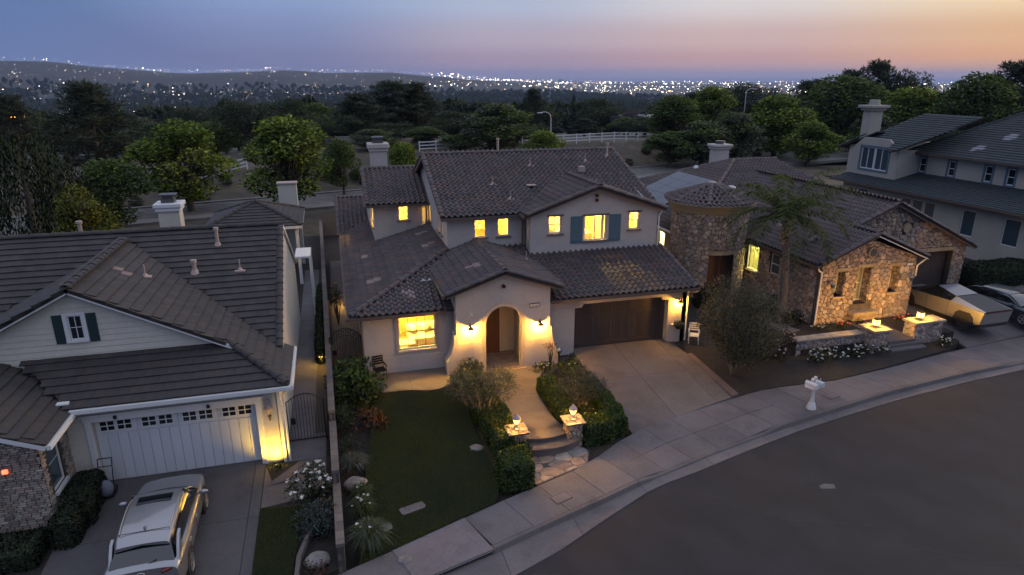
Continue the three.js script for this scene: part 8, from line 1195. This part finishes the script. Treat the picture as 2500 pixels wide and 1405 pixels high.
for (const [k, x, y, w, z] of [['r1', 592, 246, 140, -112], ['p1', 868, 233, 130, -108], ['p2', 955, 203, 150, -114], ['p1', 1015, 208, 130, -116], ['r2', 1110, 270, 140, -102], ['p2', 1302, 220, 60, -135], ['r2', 700, 240, 110, -150], ['r1', 1838, 203, 150, -122], ['p2', 1985, 200, 110, -118], ['p2', 2150, 155, 100, -122], ['r1', 2236, 173, 105, -120], ['p1', 2490, 160, 130, -100], ['p1', 1690, 232, 80, -118], ['p1', 2085, 178, 90, -122]]) tree(k, x, y, w, z, k[0] === 'p' ? LP : LR, TB);
for (const [k, x, y, w, z] of [['b4', 1215, 258, 190, -92], ['b1', 1330, 322, 120, -84], ['b1', 985, 352, 100, -70], ['b3', 1655, 238, 140, -100], ['b1', 1742, 214, 120, -108], ['b4', 1800, 280, 130, -92], ['b2', 1905, 238, 170, -98], ['b3', 2070, 192, 210, -106], ['b1', 2245, 218, 170, -110], ['b4', 2340, 225, 110, -104], ['b3', 2410, 188, 160, -96], ['b2', 1985, 300, 130, -88], ['b4', 2140, 285, 120, -92], ['b3', 1640, 325, 140, -90], ['b4', 1720, 300, 160, -90], ['r2', 2250, 300, 200, -88]]) tree(k, x, y, w, z, x < 1400 ? LB : LM, TB);
for (const [x, y, z] of [[1280, 240, -165], [1288, 250, -160], [1130, 262, -170]]) tree('c1', x, y, 22, z, LC, TB);
for (const [k, x, y, w, z] of [['b4', 905, 318, 120, -96], ['r2', 955, 300, 130, -104], ['b3', 1040, 312, 120, -98], ['r2', 1165, 300, 120, -106], ['b4', 1262, 305, 120, -100], ['b3', 1120, 330, 110, -92], ['b4', 770, 330, 100, -104], ['r2', 640, 330, 90, -104]]) tree(k, x, y, w, z, 'bushy tree crowding the bank behind the white fence line', TB);
tree('r2', 1470, 240, 120, -170, 'open-crowned grey-green tree beyond the white rail fence', TB); tree('j1', 1535, 268, 90, -160, 'purple-tinged tree beyond the white rail fence', TB); tree('r2', 1575, 285, 150, -130, 'dark round tree mass beyond the white rail fence', TB); tree('b3', 520, 300, 120, -120, 'mid-green tree behind the bright green trees on the left', TB); tree('r2', 390, 300, 130, -130, 'dark tree in the valley left of the bright green tree', TB);
['r2', 'b4', 'r1', 'b3', 'r2', 'p1'].forEach((k, i) => tree(k, [60, 330, 470, 760, 140, 20][i], [270, 290, 260, 255, 280, 240][i], [150, 120, 120, 110, 130, 100][i], [-150, -170, -190, -180, -130, -120][i], 'dim tree standing farther back on the left', 'dim trees farther back on the left'));
{ // woodland belt that closes the view behind the road
  const r = RNG(37), ks = ['r2', 'b4', 'r1', 'b3', 'p1', 'r2', 'b3', 'p2']; for (let i = 0; i < 64; i++) { const px = i < 40 ? -20 + i * 33 + r() * 20 : 1300 + (i - 40) * 50 + r() * 30, z = i < 40 ? -120 - 75 * r() : -125 - 55 * r(), py = 268 + 46 * r() - (i >= 52 ? 28 : 0), k = ks[Math.floor(r() * 8)]; tree(k, px, py, (k[0] === 'p' ? 60 : 85) * (0.8 + 0.6 * r()), z, 'dim tree in the woodland belt at the far edge of the slope', 'woodland belt behind the rear road'); }
}
{ // scrub on the dry bank behind the road
  const r = RNG(91); for (let i = 0; i < 26; i++) { const x = -40 + 4.6 * i + r() * 3, z = ROADZ(x) - 5.5 - r() * 6, y = terrainY(x, z), s = 0.5 + 0.8 * r(), t = thing('scrub_bush', 'low scrub bush on the dry bank behind the rear road', 'bush', V(x, y, z), 'scrub bushes on the dry bank'), m = new THREE.Mesh(PROTO[r() < 0.5 ? 'r2' : 'b3'][0], M.leaf); m.name = 'foliage'; m.position.y = -0.9 * s * 0.9; m.scale.set(0.26 * s, 0.2 * s, 0.26 * s); m.castShadow = m.receiveShadow = true; t.add(m); t.rotation.y = r() * 6; }
}
{ // white three-rail fence along the bank
  const seg = (x0, x1, off, label) => { const t = thing('rail_fence', label, 'fence', V((x0 + x1) / 2, 3, ROADZ((x0 + x1) / 2) - off)), P = (x) => { const z = ROADZ(x) - off; return V(x, terrainY(x, z), z); }; for (let x = x0; x < x1 + 0.1; x += 2.4) { const p = P(x); mesh('post', new MB().box(p.x - 0.07, p.x + 0.07, p.y - 0.3, p.y + 1.4, p.z - 0.07, p.z + 0.07), M.white, t); if (x + 2.4 < x1 + 0.1) for (const h of [0.35, 0.8, 1.25]) mesh('rail', new MB().beam(P(x).add(V(0.07, h, 0)), P(x + 2.4).add(V(-0.07, h, 0)), 0.04, 0.14), M.white, t); } };
  seg(28, 57, 13.5, 'white three-rail fence on the bank right of the street lamp'); seg(12, 24, 13.5, 'white three-rail fence seen through the trees behind the tiled ridge'); seg(-22, -8, 13.5, 'white three-rail fence on the bank between the bright green trees'); 
}
for (const [px, pyTop, pyBase, z, s, label] of [[1345, 275, 366, -88, -1, 'grey street lamp on a curved arm behind the tiled ridge'], [1822, 214, 282, -112, 1, 'grey street lamp on a curved arm among the trees on the right']]) {
  const top = atDepth(px, pyTop + 14, z), gy = terrainY(top.x, z), t = thing('street_lamp', label, 'street lamp', V(top.x, gy, z)), a = V(top.x, gy, z), b = V(top.x, top.y, z), h = V(top.x + s * 1.7, top.y + 0.75, z + 0.3); mesh('pole', new MB().cyl(a, b, 0.13, 0.09, 10), M.galv, t); mesh('arm', new MB().tube([b, V(top.x + s * 0.15, top.y + 0.5, z), V(top.x + s * 0.9, top.y + 0.85, z + 0.15), h], 0.06, 16, 8), M.galv, t); mesh('lamp_head', new MB().cbox(h.x - 0.35, h.x + 0.35, h.y - 0.09, h.y + 0.07, h.z - 0.16, h.z + 0.16, 0.04), M.galv, t);
}
// ---------------------------------------------------------------- houses down in the valley
{
  const wallsM = [mat('valleyWallA', 0.42, 0.37, 0.32), mat('valleyWallB', 0.5, 0.47, 0.44)], roofM = [mat('valleyRoofA', 0.10, 0.085, 0.085), mat('valleyRoofB', 0.16, 0.15, 0.16), mat('valleyRoofC', 0.15, 0.10, 0.085)];
  glow('homeWindow', 1, 0.72, 0.32, 0.9);
  const make = (i) => { const g = new THREE.Group(), w = 7 + (i % 3) * 1.5, d = 5.5, h = 3 + (i % 2) * 2.2, R = 2.2; const add = (n, mb, m) => { const o = new THREE.Mesh(mb.build(), m); o.name = n; o.castShadow = o.receiveShadow = true; g.add(o); return o; };
    const wl = add('wall', new MB().prism([[-d, -3], [d, -3], [d, h], [0, h + R], [-d, h]], V(-w, 0, 0), V(0, 0, -1), Y1, -2 * w, 0), wallsM[i % 2]); const rf = new MB(); for (const s of [-1, 1]) rf.beam(V(0, h + R / 2 + 0.1, s * d * 0.53), V(0.001, h + R / 2 + 0.1, s * d * 0.53), 0, 0); const rb = new MB(); for (const s of [-1, 1]) { const A = V(-w - 0.4, h + R + 0.25, 0), B = V(w + 0.4, h + R + 0.25, 0), C = V(w + 0.4, h - 0.15, s * (d + 0.6)), D = V(-w - 0.4, h - 0.15, s * (d + 0.6)), dn = V(0, -0.2, 0); s > 0 ? rb.quad(D, C, B, A) : rb.quad(A, B, C, D); rb.quad(D.clone().add(dn), C.clone().add(dn), C, D); } add('roof', rb, roofM[i % 3]); add('chimney', new MB().box(w * 0.4, w * 0.4 + 1, h, h + R + 1.4, -1.5, -0.6), wallsM[1]); add('fascia', new MB().beam(V(w + 0.42, h + R + 0.1, 0), V(w + 0.42, h - 0.3, d + 0.6), 0.1, 0.3).beam(V(w + 0.42, h + R + 0.1, 0), V(w + 0.42, h - 0.3, -d - 0.6), 0.1, 0.3), M.white);
    for (const [x, l] of [[-w * 0.55, i % 3 === 0], [w * 0.1, false], [w * 0.6, i % 4 === 1]]) add('window', new MB().box(x - 0.7, x + 0.7, 1, 2.3, d, d + 0.06), l ? M.homeWindow : M.darkGlass); return g; };
  const protos = [0, 1, 2, 3, 4, 5].map(make), r = RNG(17), spots = [];
  for (const [px, rr] of [[300, 330], [335, 300], [380, 360], [425, 320], [455, 300], [475, 270], [285, 400], [130, 330], [530, 340], [565, 400], [250, 420], [345, 450], [640, 420], [700, 460], [725, 380], [1120, 420], [1160, 460], [1420, 420], [1450, 400], [1540, 440], [1600, 480], [1400, 520], [1500, 560], [880, 480], [1060, 460], [480, 500], [180, 380], [60, 360], [310, 380], [400, 420]]) spots.push([px, rr]);
  for (let i = 0; i < 60; i++) spots.push([r() * 1700, 480 + r() * 800]);
  spots.forEach(([px, rr], i) => { const d = pixelRay(px, 300), l = Math.hypot(d.x, d.z), x = d.x / l * rr, z = d.z / l * rr, o = protos[i % 6].clone(); o.name = numbered('valley_house'); o.position.set(x, terrainY(x, z) + 1.5, z); o.rotation.y = r() * 6.28; o.scale.setScalar(0.85 + 0.3 * r()); tag(o, 'small gabled house among the trees in the valley', 'house', 'houses down in the valley'); scene.add(o); });
}
{ // woods of the valley floor and hillside, too far to count
  const r = RNG(23), blob = (seed, cols) => { const q = RNG(seed), cl = []; for (let i = 0; i < 9; i++) { const d = rdir(q); cl.push([d[0] * 2.4, 5.2 + d[1] * 2.6, d[2] * 2.4, 1.7, 1.6, 1.7]); } const mb = clumpLeaves(new MB(), cl, 13, 1.3, 0.9, cols, q, { out: 0.6, top: -0.35 }); mb.col = cols[0].map((x) => x * 0.8); mb.geo(new THREE.IcosahedronGeometry(2.9, 1), new THREE.Matrix4().makeScale(1, 1.05, 1).setPosition(V(0, 4.8, 0))); return mb.build(); };
  const kinds = [blob(1, GREEN.mid), blob(2, GREEN.pine), blob(3, GREEN.olive.map((c) => c.map((x) => x * 0.6))), cypress(14, GREEN.dark)[0]], N = [5200, 4600, 3200, 600];
  kinds.forEach((g, k) => { const im = new THREE.InstancedMesh(g, M.leaf, N[k]), m = new THREE.Matrix4(), q = new THREE.Quaternion(); for (let i = 0; i < N[k]; i++) { let x, z, rr; for (;;) { rr = 175 * Math.pow(16, Math.pow(r(), 1.1)); const a = YAW + (r() - 0.5) * 1.55; x = Math.sin(a) * rr; z = -Math.cos(a) * rr; if (rr > 1400 || fbm(x * 0.01, z * 0.01, 401, 3) > (rr < 500 ? 0.5 : 0.42)) break; } const s = (0.8 + 0.75 * r()) * (rr > 1200 ? 1.25 : 1); q.setFromAxisAngle(Y1, r() * 6.28); m.compose(V(x, terrainY(x, z) - 1.6 * s, z), q, V(s, s * (k === 3 ? 1.2 : 0.85 + 0.4 * r()), s)); im.setMatrixAt(i, m); } im.name = numbered('distant_wood'); im.castShadow = im.receiveShadow = true; stuff(im); tag(im, 'dark mass of distant trees filling the valley', 'woodland'); scene.add(im); });
}
{ // lights of the town in the plain and on the hills
  const r = RNG(29), oct = new THREE.OctahedronGeometry(1, 0), kinds = [glow('cityLightWhite', 1, 0.9, 0.75, 7), glow('cityLightWarm', 1, 0.66, 0.30, 5), glow('cityLightCool', 0.8, 0.92, 1, 6)], N = [1000, 760, 380];
  kinds.forEach((mt, k) => { const im = new THREE.InstancedMesh(oct, mt, N[k]), m = new THREE.Matrix4(), q = new THREE.Quaternion(); for (let i = 0; i < N[k]; i++) { let px = r() * 2500, rr; const hill = px < 1050; rr = hill ? (r() < 0.25 ? 500 + 1300 * r() : 1900 + 2300 * r()) : 2600 + 8500 * Math.pow(r(), 1.5); if (!hill && r() < 0.45) { px = 1050 + 1400 * Math.pow(r(), 1.0); rr = [3100, 3700, 4600, 7200][Math.floor(r() * 4)] * (0.97 + 0.06 * r()); } const d = pixelRay(px, 230), l = Math.hypot(d.x, d.z), x = d.x / l * rr, z = d.z / l * rr, s = rr * (hill ? 0.00018 : 0.00042) * (0.45 + 1.3 * Math.pow(r(), 3)); m.compose(V(x, terrainY(x, z) + (rr < 1900 ? 8 : 12) + 6 * r() + (hill ? 0 : rr * 0.001), z), q, V(s * (1 + (r() < 0.2 ? 2.5 * r() : 0)), s, s)); im.setMatrixAt(i, m); } im.name = numbered('town_lights'); stuff(im); tag(im, 'scattered lights of the distant town', 'lights'); scene.add(im); });
  const t = thing('parking_lamp', 'orange twin lamp glowing among the trees at far left', 'street lamp', V(0, 0, 0)), p = atDepth(45, 286, -130); t.position.set(p.x, terrainY(p.x, p.z), p.z); mesh('pole', new MB().cyl(V(p.x, terrainY(p.x, p.z), p.z), p, 0.1, 0.08, 8), M.galv, t); const om = glow('sodiumLight', 1, 0.45, 0.06, 4); for (const s of [-1, 1]) mesh('lamp_head', new MB().cbox(p.x + s * 0.9 - 0.5, p.x + s * 0.9 + 0.5, p.y - 0.1, p.y + 0.15, p.z - 0.2, p.z + 0.2, 0.03), om, t); lampLight(t, p.clone().add(V(0, -0.5, 0.3)), 60, [1, 0.5, 0.1], 10);
}
{ // a few buildings standing out on the plain's edge
  const bm = mat('towerGrey', 0.28, 0.28, 0.32); [[1370, 195, 26, 8000], [1318, 199, 34, 8200], [1395, 199, 60, 7800]].forEach(([px, py, w, rr], i) => { const d = pixelRay(px, py), l = Math.hypot(d.x, d.z), x = d.x / l * rr, z = d.z / l * rr, y0 = terrainY(x, z), y1 = CAM.y + d.y / l * rr, wm = w / FPX * rr * 0.4, t = thing('office_block', ['tall square office block on the distant plain', 'low wide office block left of the tall one on the plain', 'long low office block right of the tall one on the plain'][i], 'building', V(x, y0, z)); mesh('tower', new MB().box(x - wm / 2, x + wm / 2, y0 - 10, Math.max(y1, y0 + 20), z - 30, z + 30), bm, t); mesh('plant_room', new MB().box(x - wm / 4, x + wm / 4, Math.max(y1, y0 + 20), Math.max(y1, y0 + 20) + 6, z - 12, z + 12), bm, t); });
}
// ---------------------------------------------------------------- evening haze
scene.fog = new THREE.FogExp2(new THREE.Color(0.42, 0.60, 0.95), 0.00006);
renderer.setSize(1024, 575);
renderer.render(scene, camera);
